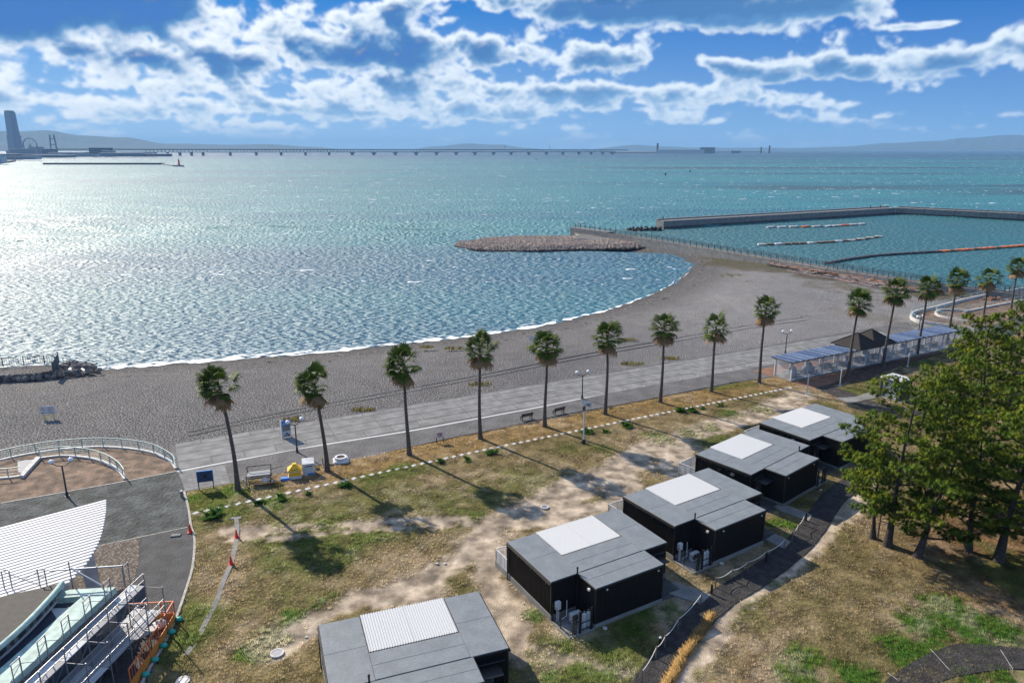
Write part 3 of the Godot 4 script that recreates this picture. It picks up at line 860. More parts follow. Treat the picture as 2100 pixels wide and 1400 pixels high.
	# windsurfers
	for b in [[Vector3(186.89, -2, -897.42), "left windsurfer with a dark upright sail on the open sea"], [Vector3(247.39, -2, -1026.84), "right windsurfer with a dark leaning sail farther out"], [Vector3(73.44, -2, -2197.26), "tiny distant windsurfer below the bridge"]]:
		t = thing("windsurfer", b[1], "sailboard", b[0] + Vector3(0, 0.15, 0), 0.4, "windsurfers out at sea")
		sh = Sh.new(); sh.bbox(Vector3(0, 0.1, 0), Vector3(2.6, 0.25, 0.7), 0.1)
		part("board", sh, M.white, t)
		sh = Sh.new(); sh.bar(Vector3(0.2, 0.2, 0), Vector3(-0.5, 4.8, 0.3), 0.08, 0.08)
		part("mast", sh, M.dark, t)
		sh = Sh.new()
		for k in 8:
			var f0 := k / 8.0; var f1 := (k + 1) / 8.0
			var p0 := Vector3(0.2, 0.5, 0).lerp(Vector3(-0.5, 4.8, 0.3), f0); var p1 := Vector3(0.2, 0.5, 0).lerp(Vector3(-0.5, 4.8, 0.3), f1)
			var q0 := p0 + Vector3(-2.0 * sin(PI * minf(1.0, 0.3 + f0 * 0.7)), 0, 0.3); var q1 := p1 + Vector3(-2.0 * sin(PI * minf(1.0, 0.3 + f1 * 0.7)), 0, 0.3)
			sh.quad(p0, p1, q1, q0)
		part("sail", sh, M.dark, t)
		person_shape(Vector3(-0.6, 0.2, 0.2), 0.3, M.black_trim, t)

func person_shape(at: Vector3, turn: float, m: Material, parent: Node3D) -> MeshInstance3D:   # a small standing figure, one surface
	var sh := Sh.new()
	for k in [-1, 1]:
		sh.chain([Vector3(0.11 * k, 0, 0), Vector3(0.1 * k, 0.45, 0.02), Vector3(0.08 * k, 0.86, 0)], [0.05, 0.065, 0.085], 6)
		sh.chain([Vector3(0.2 * k, 1.38, 0), Vector3(0.26 * k, 1.1, 0.03), Vector3(0.25 * k, 0.82, 0.1)], [0.055, 0.045, 0.035], 6)
	sh.chain([Vector3(0, 0.8, 0), Vector3(0, 1.05, 0), Vector3(0, 1.36, 0), Vector3(0, 1.46, 0), Vector3(0, 1.52, 0)], [0.16, 0.14, 0.2, 0.1, 0.06], 8)
	sh.ball(Vector3(0, 1.62, 0), Vector3(0.09, 0.12, 0.1), 8, 6)
	sh.moved(Transform3D(Basis(Vector3.UP, turn), at))
	return part("body", sh, m, parent)

# ---------------------------------------------------------------- land
func ground() -> void:
	var xs := PackedFloat32Array(); var zs := PackedFloat32Array()
	for i in 235: xs.append(-160.0 + i * 1.5)
	for j in 186: zs.append(-305.0 + j * 1.5)
	var pos := PackedVector3Array(); var cols := PackedColorArray(); var use := PackedByteArray()
	for z in zs:
		for x in xs:
			var p := Vector2(x, z)
			var ins := Geometry2D.is_point_in_polygon(p, land_outline)
			var y := land_y(p, ins)
			var d := line_dist(p, shore)
			var n1 := gn.get_noise_2d(x * 0.6, z * 0.6); var n2 := gf.get_noise_2d(x * 0.5, z * 0.5)
			var c := Color(0.185, 0.183, 0.188).lerp(Color(0.225, 0.22, 0.218), clampf(0.5 + n1 * 0.8, 0.0, 1.0))
			c = c.lerp(Color(0.1, 0.095, 0.095), smoothstep(5.0, 1.0, d) if ins else 1.0)
			c = c.lerp(Color(0.15, 0.145, 0.14), 0.6 * smoothstep(9.0, 6.0, d + n1 * 3.0))
			if ins: c = c.lerp(c * 1.45, smoothstep(5.0, 45.0, x) * smoothstep(8.0, 16.0, d))
			if x > 50.0:
				c = c.lerp(Color(0.13, 0.115, 0.07), 0.7 * smoothstep(0.15, 0.4, n1 + n2 * 0.4) * smoothstep(50.0, 80.0, x))
			if x > 52.0 and ins:
				var pd := line_dist(p, pier_foot)
				c = c.lerp(Color(0.12, 0.1, 0.06).lerp(Color(0.1, 0.105, 0.05), n1 + 0.5), 0.85 * smoothstep(11.0, 6.0, pd + n1 * 7.0))
			pos.append(Vector3(x, y + (0.03 * n2 if y > SEA + 0.3 else 0.0), z))
			cols.append(c)
			use.append(1 if y > SEA - 2.5 else 0)
	struct("beach", grid_mesh(xs, zs, pos, cols, use), M.beach)
	var sh := Sh.new()
	sh.slab(pv([-900, -27.6, -900, 900, 900, 900, 900, -27.6]), -4.0, -0.07)
	sh.slab(pv([-900, -75, -900, -27.6, -160, -27.6, -160, -75]), -4.0, -0.075)
	sh.slab(pv([190, -170, 190, -27.6, 900, -27.6, 900, -170]), -4.0, -0.075)
	struct("ground", sh, M.asphalt)
	# the lawn
	pos = PackedVector3Array(); cols = PackedColorArray(); use = PackedByteArray()
	var la := PackedFloat32Array(); var lb := PackedFloat32Array()
	for i in 450: la.append(-4.0 + i * 0.32)
	for j in 237: lb.append(j * 0.32 - 0.64)
	for b in lb:
		for a in la:
			var p := lawn_o + lawn_a * a + lawn_b * b
			var look := lawn_look(p.x, p.y)
			var e := smoothstep(0.0, 1.5, b)
			use.append(1 if on_lawn(p) else 0)
			pos.append(Vector3(p.x, lerpf(-0.035, 0.012, smoothstep(0.0, 0.2, b)) + e * (0.035 + 0.05 * gn.get_noise_2d(p.x, p.y) + 0.03 * gf.get_noise_2d(p.x, p.y) - 0.025 * look[1]), p.y))
			cols.append(look[0])
	struct("lawn", grid_mesh(la, lb, pos, cols, use), M.lawn)
	# driftwood and weed left at the tide line
	var bit := Sh.new(); bit.tube(Vector3(-0.3, 0.03, 0), Vector3(0.3, 0.05, 0.06), 0.03, 0.015, 5)
	var xf := []; var cc := []
	for q in spaced(shore, 0.35):
		if q.x > 75.0 or q.x < -60.0: continue
		for off in [5.5, 9.5]:
			if rng.randf() < 0.55 + gn.get_noise_2d(q.x, off * 20.0): continue
			var e := q + Vector2(rng.randf_range(-1, 1), off + rng.randf_range(-0.8, 0.8))
			if q.x > 35.0: e = q + Vector2(off * 0.8, rng.randf_range(-1, 1))
			xf.append(Transform3D(Basis(Vector3.UP, rng.randf() * 6.0).scaled(Vector3.ONE * rng.randf_range(0.3, 1.3)), v3(e, land_y(e, true) + 0.02)))
			cc.append(Color(0.05, 0.045, 0.04) if rng.randf() < 0.7 else Color(0.5, 0.46, 0.4))
	tag(many("tide_wrack", bit.mesh(), M.grass, xf, cc, self), "thin line of driftwood and weed left along the tide line", "driftwood", "", "stuff")
	# foam where the sea meets the beach
	sh = Sh.new()
	var line := spaced(shore, 0.6)
	for i in line.size() - 1:
		var a := line[i]; var b := line[i + 1]
		if a.x > 58.0 or a.x < -75.0 or (a.x > 20.0 and gf.get_noise_2d(a.x * 0.4, a.y * 0.4) < -0.12): continue
		var d := (b - a).normalized(); var s := Vector2(-d.y, d.x)
		var k0 := smoothstep(50.0, -20.0, a.x)
		for lay in [[0.4, 0.85, 0.0], [-0.9, 0.4, 31.0], [-2.2, 0.25, 67.0]]:
			var w: Array = []
			for q in [i, i + 1]:
				var nn := gf.get_noise_2d(line[q].x * 0.8 + lay[2], line[q].y * 0.8)
				var n4 := gn.get_noise_2d(line[q].x + lay[2], line[q].y)
				w.append([lay[0] + n4 * 1.2, maxf(0.0, lay[1] * (0.05 + 0.95 * k0) * (0.8 + nn * 1.9 + n4 * 1.2) - (0.0 if lay[0] > 0.0 else 0.28))])
			if w[0][1] < 0.02 and w[1][1] < 0.02: continue
			var ys := []
			for q in [w[0][0] - w[0][1], w[0][0] + w[0][1], w[1][0] - w[1][1], w[1][0] + w[1][1]]: ys.append(SEA + maxf(0.19, 0.06 + 0.13 * q))
			var p0 = a + s * (w[0][0] - w[0][1]); var p1 = a + s * (w[0][0] + w[0][1]); var q0 = b + s * (w[1][0] - w[1][1]); var q1 = b + s * (w[1][0] + w[1][1])
			sh.quad(Vector3(p0.x, ys[0], p0.y), Vector3(q0.x, ys[2], q0.y), Vector3(q1.x, ys[3], q1.y), Vector3(p1.x, ys[1], p1.y), Vector3.UP)
	var foam := part("surf_foam", sh, M.foam, self)
	tag(foam, "white line of surf foam along the curved pebble shore", "foam", "", "stuff")

# ---------------------------------------------------------------- promenade
func v3(p: Vector2, y: float) -> Vector3:
	return Vector3(p.x, y, p.y)

func promenade() -> void:
	var far_edge := pv([-36.06, -70.35, -19.87, -78.95, 0.63, -89.26, 23.45, -100.83, 52.29, -115.21, 71.02, -125.97])
	var line := pv([-32.27, -63.84, -22.65, -69.08, -10.76, -74.42, 2.92, -81.57, 15.84, -89.06, 39.3, -101.84])
	var fa := far_edge[0]; var fb := far_edge[4]
	var d := (fb - fa).normalized()
	var s := Vector2(-d.y, d.x)
	# walk of dark pavers
	var sh := Sh.new()
	var poly := pv([-36.06, -70.35, 71.02, -125.97, 87.13, -133.97, 73.39, -115.53, 45.16, -100.09, 36.2, -93.19])
	var e := near_edge.duplicate(); e.reverse()
	poly.resize(2)
	poly.append_array(pv([67.75, -115.53, 46.94, -102.6]))
	poly.append_array(e)
	poly.append_array(pv([-32.32, -63.95]))
	sh.slab(poly, -0.3, 0.006)
	struct("promenade", sh, M.paver)
	# big concrete slabs along the beach, each laid with open joints
	var walk := Node3D.new()
	walk.name = "concrete_walk"; add_child(walk, true); tag(walk, "", "", "", "structure")
	var wide := absf((line[0] - fa).dot(s)) - 0.35
	var long := fa.distance_to(fb) + 6.0
	var mats := []
	for k in 4:
		var m: StandardMaterial3D = M.slab.duplicate()
		var t: float = [0.47, 0.45, 0.495, 0.46][k]
		m.albedo_color = Color(t, t, t * 0.985).linear_to_srgb()
		mats.append(m)
	var rows := [0.0, 0.16, 0.44, 0.72, 1.0]
	for r in 4:
		var x := rng.randf_range(0.5, 2.0)
		var x0 := 0.6
		while x0 < long:
			var l: float = [2.5, 5.2, 5.2, 3.1][r]
			var b0: float = rows[r] * wide; var b1: float = rows[r + 1] * wide
			var c := fa + d * (x0 + l * 0.5) + s * ((b0 + b1) * 0.5 + 0.1)
			sh = Sh.new()
			sh.bbox(Vector3.ZERO, Vector3(l - 0.09, 0.2, b1 - b0 - 0.1), 0.02)
			var p := part("slab", sh, mats[rng.randi() % 4], walk)
			p.position = v3(c, -0.075 + rng.randf_range(-0.006, 0.006))
			p.rotation = Vector3(rng.randf_range(-0.001, 0.001), atan2(-d.y, d.x), 0)
			x0 += l
	sh = Sh.new()
	sh.strip(line, 0.32, -0.02, 0.018)
	struct("painted_line", sh, M.line)
	# pale square slabs at the left end
	var c0 := Vector3(-32.08, 0, -63.84); var c1 := Vector3(-28.27, 0, -65.39); var c3 := Vector3(-29.68, 0, -59.75); var c2 := Vector3(-26.2, 0, -61.43)
	var pads := Node3D.new()
	pads.name = "pale_slab_patch"; add_child(pads, true); tag(pads, "", "", "", "structure")
	for i in 9:
		for j in 7:
			var q := []
			for k in [[0, 0], [1, 0], [1, 1], [0, 1]]:
				var u: float = (i + k[0] * 0.96 + 0.02) / 9.0; var w: float = (j + k[1] * 0.96 + 0.02) / 7.0
				q.append(c0.lerp(c1, u).lerp(c3.lerp(c2, u), w))
			sh = Sh.new()
			sh.slab(pv([q[0].x, q[0].z, q[1].x, q[1].z, q[2].x, q[2].z, q[3].x, q[3].z]), -0.02, 0.02 + rng.randf_range(0.0, 0.006))
			part("slab", sh, mats[rng.randi() % 4], pads)
	# white stepping stones across the grass
	var st := Node3D.new()
	st.name = "stepping_stone_path"; add_child(st, true); tag(st, "", "", "", "structure")
	sh = Sh.new(); sh.bbox(Vector3.ZERO, Vector3(0.5, 0.12, 0.42), 0.03)
	var stone := sh.mesh()
	var steps := pv([-26.94, -55.58, -15.91, -61.63, -2.52, -69.08, 13.99, -77.69, 36.76, -89.26])
	for q in spaced(steps, 0.86):
		var p := part("stone", stone, M.kerb, st)
		p.position = v3(q, 0.03); p.rotation.y = atan2(-d.y, d.x) + rng.randf_range(-0.12, 0.12) + 0.5
	# kerb at the end of the steps and along the lawn
	# two wheel ruts along the beach
	sh = Sh.new()
	sh.strip(smooth_line(pv([-35.6, -74, -28.02, -79.59, -17.83, -86.18, -3.38, -95.39, 11.09, -105.24, 28.23, -115.53, 44.36, -125.22, 54, -129.86])), 0.16, -0.2, -0.035)
	struct("wheel_rut", sh, M.asphalt)
	sh = Sh.new()
	sh.strip(smooth_line(pv([-35.12, -72.88, -27.66, -78.47, -17.59, -84.89, -3.32, -93.84, 10.91, -103.38, 27.72, -113.33, 43.5, -122.66, 54.12, -127.89])), 0.16, -0.2, -0.035)
	struct("wheel_rut", sh, M.asphalt)

# ---------------------------------------------------------------- left: road, ramps and railings
func railing(called: String, label: String, line: PackedVector2Array, y: float, h: float, step: float, m: Material, kerb: float, wires: int) -> void:
	var l := smooth_line(line, 5)
	var t := thing(called, label, "railing", v3(l[0], y))
	var sh := Sh.new()
	if kerb > 0.0:
		sh.strip(l, 0.3, y - 0.5, y + kerb)
		wpart("kerb", sh, M.kerb, t)
	for q in spaced(l, step):
		sh = Sh.new()
		sh.bar(v3(q, y + kerb * 0.5), v3(q, y + h), 0.07, 0.07)
		wpart("post", sh, m, t)
	sh = Sh.new()
	for i in l.size() - 1: sh.bar(v3(l[i], y + h), v3(l[i + 1], y + h), 0.07, 0.06)
	wpart("top_rail", sh, m, t)
	for k in wires:
		sh = Sh.new()
		var yy := y + kerb + (h - kerb) * (k + 1.0) / (wires + 1.0)
		for i in l.size() - 1: sh.bar(v3(l[i], yy), v3(l[i + 1], yy), 0.025, 0.025)
		wpart("rail", sh, m, t)

func left_plaza() -> void:
	var sh := Sh.new()
	sh.slab(pv([-53.02, -65.17, -50.86, -66.19, -49.07, -67.61, -46.35, -68.83, -42.98, -69.46, -39.76, -69.08, -36.86, -68.09, -34.96, -66.78, -33.4, -65.39, -32.32, -63.95, -36.02, -61.84, -40.33, -59.65, -44.85, -57.42, -47.35, -56.18]), -0.4, 0.03)
	struct("brown_terrace", sh, M.brown)
	sh = Sh.new()
	sh.slab(pv([-47.29, -56.09, -44.78, -57.33, -40.27, -59.55, -35.97, -61.73, -32.27, -63.84, -29.73, -59.65, -27.94, -56.44, -26.55, -53.6, -26.65, -53.29, -32.42, -50.42, -38.13, -47.62, -43.13, -44.84]), -0.3, 0.022)
	struct("road", sh, M.asphalt_green)
	sh = Sh.new()
	sh.slab(pv([-26.51, -53.52, -25.41, -51.6, -24.52, -49.51, -23.62, -46.98, -22.92, -44.32, -22.32, -41.69, -21.87, -38.85, -21.66, -36.24, -21.34, -33.9, -34.2, -33.9, -43.08, -44.78, -38.09, -47.56, -32.38, -50.35, -26.61, -53.21]), -0.3, 0.018)
	struct("yard", sh, M.asphalt)
	sh = Sh.new()
	sh.strip(smooth_line(pv([-29.73, -59.65, -27.94, -56.44, -26.47, -53.52, -25.37, -51.6, -24.48, -49.51, -23.58, -46.98, -22.89, -44.32, -22.29, -41.69, -21.81, -38.85, -21.61, -36.24, -21.28, -33.9])), 0.17, -0.2, 0.1)
	struct("road_kerb", sh, M.kerb_old)
	sh = Sh.new()
	sh.strip(pv([-26.65, -53.29, -32.4, -50.39, -36.46, -48.41]), 0.1, -0.1, 0.03)
	sh.strip(pv([-32.29, -63.89, -35.99, -61.78, -40.3, -59.6, -44.81, -57.37]), 0.16, -0.1, 0.05)
	struct("stone_joint", sh, M.kerb_old)
	# brick paving beside the white roof, brick by brick
	var court := Node3D.new()
	court.name = "brick_court"; add_child(court, true); tag(court, "", "", "", "structure")
	sh = Sh.new()
	var area := pv([-29.69, -51.52, -32.34, -50.28, -31.58, -45.74, -27.96, -41.8, -26.45, -43.41, -27.85, -47.62])
	sh.slab(area, -0.1, 0.024)
	part("bed", sh, M.paver, court)
	var tones := [Color(0.33, 0.26, 0.2), Color(0.4, 0.33, 0.26), Color(0.28, 0.21, 0.17), Color(0.45, 0.39, 0.32)]
	sh = Sh.new()
	var lo := area[0]; var hi := area[0]
	for q in area: lo = lo.min(q); hi = hi.max(q)
	var xx := lo.x
	var odd := 0
	while xx < hi.x:
		var zz := lo.y + (0.15 if odd % 2 else 0.0)
		while zz < hi.y:
			if Geometry2D.is_point_in_polygon(Vector2(xx, zz), area):
				sh.col = tones[rng.randi() % 4]
				sh.bbox(Vector3(xx, 0.03, zz), Vector3(0.135, 0.03 + rng.randf_range(0, 0.006), 0.285), 0.008)
			zz += 0.3
		xx += 0.15; odd += 1
	tag(part("bricks", sh, M.rock, court), "", "", "", "stuff")
	railing("curved_railing", "outer curved sea-green railing round the brown terrace at left", pv([-51.99, -65.73, -51.02, -66.43, -49.22, -67.85, -46.5, -69.08, -43.13, -69.71, -39.89, -69.33, -36.98, -68.34, -35.07, -67.01, -33.5, -65.62, -32.61, -64.39]), 0.0, 1.05, 2.1, M.rail, 0.14, 3)
	railing("inner_curved_railing", "inner curved sea-green railing on the white kerb inside the terrace", pv([-47.26, -66.78, -45.47, -67.37, -43.66, -67.13, -41.71, -66.54, -39.57, -65.28, -37.64, -63.62, -36.31, -62.04]), 0.03, 1.05, 1.7, M.rail, 0.16, 3)
	railing("low_railing", "short sea-green railing beside the white wall at the left edge", pv([-48.93, -62.04, -48.16, -62.25, -47.15, -62.46, -46.44, -62.77]), 0.03, 1.0, 1.5, M.rail, 0.14, 2)
	# ramp wall and sunk slope
	var t := thing("white_ramp_wall", "white slanting wall beside a slate slope inside the terrace", "ramp wall", Vector3(-46.93, 0, -64.61))
	sh = Sh.new()
	sh.slab(pv([-46.46, -62.46, -45.96, -62.25, -47.09, -66.66, -47.57, -66.66]), 0.0, 0.32)
	wpart("wall", sh, M.kerb, t)
	sh = Sh.new()
	sh.slab(pv([-49.24, -66.31, -47.69, -66.54, -46.97, -63.52, -47.49, -63.73]), 0.0, 0.06)
	wpart("slope", sh, M.navy, t)
	var posts := pv([-49.12, -66.19, -48.49, -66.43, -47.79, -66.54])
	street_lamp(Vector3(-39.76, 0, -58.7), 0.35, "twin-globe street lamp on the road beside the brown terrace", M.lamp_post)
	street_lamp(Vector3(-22.01, 0, -68.46), 0.7, "twin-globe street lamp beside the blue banner stand", M.lamp_post)
	street_lamp(Vector3(8.73, 0, -84.89), 0.3, "twin-globe street lamp behind the loudspeaker mast", M.lamp_post)
	street_lamp(Vector3(41.57, 0, -105.51), 0.3, "twin-globe street lamp behind the near end of the blue-roofed pavilion", M.lamp_post)
	street_lamp(Vector3(67.18, 0, -115.53), 0.5, "dark street lamp at the white ramp behind the pavilion", M.lamp_post)
	# small things on the road
	t = thing("steel_bollard", "short steel bollard at the corner of road and lawn", "bollard", Vector3(-29.4, 0, -58.51))
	sh = Sh.new(); sh.tube(Vector3.ZERO, Vector3(0, 0.62, 0), 0.13, 0.13, 12)
	part("post", sh, M.grey_metal, t)
	sh = Sh.new(); sh.tube(Vector3(0, 0.62, 0), Vector3(0, 0.68, 0), 0.14, 0.1, 12)
	part("cap", sh, M.white, t)
	sh = Sh.new(); sh.bbox(Vector3(0, 0.06, 0), Vector3(0.75, 0.12, 0.4), 0.03)
	single("concrete_block", sh, M.concrete, Vector3(-26.98, 0, -51.9), "pale concrete block lying on the dark yard near the red cone", "block", 0.2)
	cone(Vector3(-26.04, 0, -52.43), "red traffic cone at the kerb where road and yard meet")
	cone(Vector3(-21.98, 0, -51.6), "red traffic cone at the top of the narrow concrete strip")
	cone(Vector3(-20.97, 0, -47.75), "red traffic cone halfway down the narrow concrete strip")
	# concrete gutter strip through the grass
	sh = Sh.new()
	sh.strip(smooth_line(pv([-23.22, -54.82, -22.45, -52.97, -21.83, -51.08, -21.27, -48.95, -20.94, -47.3, -20.64, -45.14, -20.31, -43.41, -20.11, -41.28, -19.93, -39.32, -20, -37.73])), 0.34, -0.1, 0.075)
	struct("gutter_strip", sh, M.concrete)
	sh = Sh.new(); sh.box(Vector3.ZERO, Vector3(0.9, 0.16, 0.4)); sh.moved(Transform3D(Basis(Vector3.UP, 0.1), Vector3(-23.23, 0, -54.74)))
	struct("gutter_end", sh, M.concrete)

func cone(at: Vector3, label: String) -> void:
	var t := thing("traffic_cone", label, "traffic cone", at + Vector3(0, 0.05, 0), rng.randf(), "red traffic cones by the lawn")
	var sh := Sh.new(); sh.bbox(Vector3(0, 0.02, 0), Vector3(0.4, 0.05, 0.4), 0.015)
	part("base", sh, M.red, t)
	sh = Sh.new(); sh.tube(Vector3(0, 0.04, 0), Vector3(0, 0.72, 0), 0.15, 0.035, 14)
	part("body", sh, M.red, t)
	sh = Sh.new(); sh.tube(Vector3(0.13, 0.02, 0.13), Vector3(0.13, 0.1, 0.13), 0.06, 0.06, 8)
	part("weight", sh, M.dark, t)

func street_lamp(at: Vector3, turn: float, label: String, m: Material) -> void:
	var t := thing("street_lamp", label, "street lamp", at, turn, "twin-globe street lamps")
	var sh := Sh.new()
	sh.tube(Vector3.ZERO, Vector3(0, 0.5, 0), 0.13, 0.11, 10); sh.tube(Vector3(0, 0.5, 0), Vector3(0, 3.05, 0), 0.075, 0.06, 10); sh.tube(Vector3.ZERO, Vector3(0, 0.06, 0), 0.2, 0.2, 10)
	part("post", sh, m, t)
	for k in [-1, 1]:
		sh = Sh.new()
		sh.chain([Vector3(0, 2.95, 0), Vector3(0.4 * k, 3.05, 0), Vector3(0.72 * k, 3.28, 0)], [0.045, 0.04, 0.04], 6)
		part("arm", sh, m, t)
		sh = Sh.new()
		sh.ball(Vector3(0.74 * k, 3.47, 0), Vector3(0.24, 0.2, 0.24), 12, 8)
		part("globe", sh, M.globe, t)
		sh = Sh.new(); sh.tube(Vector3(0.74 * k, 3.26, 0), Vector3(0.74 * k, 3.34, 0), 0.1, 0.12, 8)
		part("socket", sh, m, t)

# ---------------------------------------------------------------- stones, groynes, breakwaters
func stone_mesh(seed_: int) -> ArrayMesh:
	var r := RandomNumberGenerator.new()
	r.seed = seed_
	var sh := Sh.new()
	var p := []
	for j in 4:
		for i in 6:
			var t: float = [-1.25, -0.4, 0.45, 1.2][j]
			var k := r.randf_range(0.78, 1.12)
			p.append(Vector3(cos(t) * cos(TAU * i / 6.0 + j * 0.4) * k, sin(t) * 0.72 * k, cos(t) * sin(TAU * i / 6.0 + j * 0.4) * k * 0.85))
	for j in 3:
		for i in 6:
			var a: Vector3 = p[j * 6 + i]; var b: Vector3 = p[j * 6 + (i + 1) % 6]; var c: Vector3 = p[j * 6 + 6 + (i + 1) % 6]; var d: Vector3 = p[j * 6 + 6 + i]
			sh.quad(a, b, c, d, a + b + c + d)
	for i in 4:
		sh.tri(p[18], p[18 + i + 1], p[18 + (i + 2) % 6], Vector3.UP); sh.tri(p[0], p[i + 1], p[(i + 2) % 6], Vector3.DOWN)
	return sh.mesh()

func stone_tone() -> Color:
	return [Color(0.42, 0.37, 0.33), Color(0.36, 0.33, 0.31), Color(0.48, 0.4, 0.33), Color(0.31, 0.29, 0.28)][rng.randi() % 4] * rng.randf_range(0.85, 1.15)

func beach_things() -> void:
	# stone groyne at the left edge
	var meshes := []
	for i in 5: meshes.append(stone_mesh(90 + i))
	var mats := []
	for c in [Color(0.42, 0.36, 0.31), Color(0.34, 0.31, 0.29), Color(0.5, 0.41, 0.33), Color(0.29, 0.27, 0.26)]:
		var m: StandardMaterial3D = M.rock.duplicate()
		m.albedo_color = Color(c.r * 2.3, c.g * 2.3, c.b * 2.3).linear_to_srgb()
		mats.append(m)
	var t := thing("stone_groyne", "rough stone groyne with gravel top at the left edge of the beach", "groyne", Vector3(-66.71, -0.6, -95.05))
	var sh := Sh.new()
	sh.col = Color(0.19, 0.185, 0.185)
	sh.slab(pv([-77.53, -93.53, -70.18, -94.4, -66.07, -95.3, -63.95, -97.13, -64.98, -99.51, -69.16, -99.03, -72.69, -98.07, -79.93, -96.66]), -3.0, 0.0)
	wpart("gravel_top", sh, M.beach, t)
	for row in [[pv([-73.91, -93.66, -70.79, -94.94, -67.02, -95.37, -63.9, -96.92, -62.07, -98.51, -60.33, -100.39]), -1.3, 0.5], [pv([-73.55, -93.33, -70.31, -94.4, -66.71, -95.05, -63.96, -96.61, -61.95, -98.46, -59.27, -99.4]), -0.7, 0.48], [pv([-73.51, -93.38, -70.13, -94.25, -66.69, -95.13, -64.09, -96.94, -62.79, -98.81, -60.49, -99.05]), -0.25, 0.42],
		[pv([-65.09, -98.52, -65.43, -101.42, -63, -100.93, -60.53, -99.71]), -0.5, 0.45], [pv([-66.71, -101.68, -66.32, -103.44, -63.69, -102.68, -61.05, -101.18]), -0.9, 0.5], [pv([-64.96, -98.73, -63.64, -99.69, -61.47, -98.73]), -0.25, 0.45]]:
		for q in spaced(row[0], 0.82):
			var p := part("stone", meshes[rng.randi() % 5], mats[rng.randi() % 4], t)
			p.position = Vector3(q.x + rng.randf_range(-0.25, 0.25), row[1] + rng.randf_range(-0.12, 0.15), q.y + rng.randf_range(-0.25, 0.25)) - t.position
			p.rotation = Vector3(rng.randf_range(-0.4, 0.4), rng.randf() * TAU, rng.randf_range(-0.4, 0.4))
			p.scale = Vector3.ONE * row[2] * rng.randf_range(0.8, 1.35)
	t = thing("picket_fence", "dark metal picket fence on top of the stone groyne at left", "fence", Vector3(-72.94, 0, -98.4))
	var line := pv([-77.63, -97.22, -72.94, -98.4, -69.39, -99.36, -65.85, -100.34])
	for q in spaced(line, 2.6):
		sh = Sh.new(); sh.bar(v3(q, 0), v3(q, 1.35), 0.09, 0.09)
		wpart("post", sh, M.rail_dark, t)
	for yy in [0.2, 1.25]:
		sh = Sh.new()
		for i in 3: sh.bar(v3(line[i], yy), v3(line[i + 1], yy), 0.05, 0.06)
		wpart("rail", sh, M.rail_dark, t)
	for q in spaced(line, 0.3):
		sh = Sh.new(); sh.bar(v3(q, 0.2), v3(q, 1.25), 0.03, 0.03)
		wpart("picket", sh, M.rail_dark, t)
	var ea := Vector3(-63.52, 0, -95.39); var eb := Vector3(-65.78, 0, -100.34)
	t = thing("dark_fence_gate", "dark solid end panel closing the picket fence on the groyne", "fence panel", ea)
	sh = Sh.new()
	sh.bar(ea + Vector3(0, 0.75, 0), eb + Vector3(0, 0.75, 0), 0.08, 1.5)
	wpart("panel", sh, M.rail_dark, t)
	for k in 3:
		sh = Sh.new(); sh.bar(ea.lerp(eb, k * 0.5), ea.lerp(eb, k * 0.5) + Vector3(0, 1.7, 0), 0.12, 0.12)
		wpart("post", sh, M.rail_dark, t)
	# warning sign on the beach
	t = thing("beach_warning_sign", "white warning board with red and black lettering on two yellow posts", "sign", Vector3(-53.44, 0, -78.16) + Vector3(0, -0.2, 0), 0.16)
	for k in [-0.45, 0.45]:
		sh = Sh.new(); sh.box(Vector3(k, 0.5, 0), Vector3(0.1, 1.2, 0.06))
		part("post", sh, M.yellow_post, t)
	sh = Sh.new(); sh.bbox(Vector3(0, 1.2, 0.05), Vector3(1.65, 0.95, 0.04), 0.01)
	part("board", sh, M.white, t)
	writing(t, [["yu", "ei", "kin", "shi"]], Vector3(0, 1.45, 0.075), 0.24, 0.33, M.red_ink)
	sh = Sh.new()
	for i in 14:
		if i % 6 != 5: sh.box(Vector3(-0.55 + i * 0.085, 1.22, 0.075), Vector3(0.055, 0.07, 0.006)); sh.box(Vector3(-0.55 + i * 0.085, 1.2, 0.078), Vector3(0.02, 0.11, 0.006))
	part("small_lettering", sh, M.red_ink, t)
	writing(t, [["tsu", "ri", "kin", "shi"]], Vector3(0.2, 0.92, 0.075), 0.24, 0.28, M.black_ink)
	sh = Sh.new(); sh.box(Vector3(-0.55, 0.9, 0.075), Vector3(0.28, 0.1, 0.006))
	part("small_lettering", sh, M.black_ink, t)
	# second board near the water
	t = thing("shore_notice_board", "small white notice board standing near the water behind a palm", "sign", Vector3(3.6, 0, -111.8) + Vector3(0, -0.5, 0), -0.1)
	for k in [-0.4, 0.4]:
		sh = Sh.new(); sh.box(Vector3(k, 0.5, 0), Vector3(0.08, 1.2, 0.06))
		part("post", sh, M.grey_metal, t)
	sh = Sh.new(); sh.bbox(Vector3(0, 1.15, 0.05), Vector3(1.5, 0.95, 0.04), 0.01)
	part("board", sh, M.white, t)
	writing(t, [["yu", "ei", "kin", "shi"]], Vector3(0, 1.2, 0.075), 0.26, 0.33, M.red_ink)
	# small goal-like frame on the sand at right
	t = thing("white_sand_frame", "small white goal-shaped frame alone on the sand at right", "frame", Vector3(64.86, -0.3, -147.88))
	sh = Sh.new(); sh.bar(Vector3(-0.75, 0, 0), Vector3(-0.75, 0.8, 0), 0.1, 0.1); sh.bar(Vector3(0.75, 0, 0), Vector3(0.75, 0.8, 0), 0.1, 0.1)
	part("upright", sh, M.white, t)
	sh = Sh.new(); sh.bar(Vector3(-0.8, 0.8, 0), Vector3(0.8, 0.8, 0), 0.1, 0.1)
	part("crossbar", sh, M.white, t)
	# weeds on the shingle
	var xf := []; var cc := []
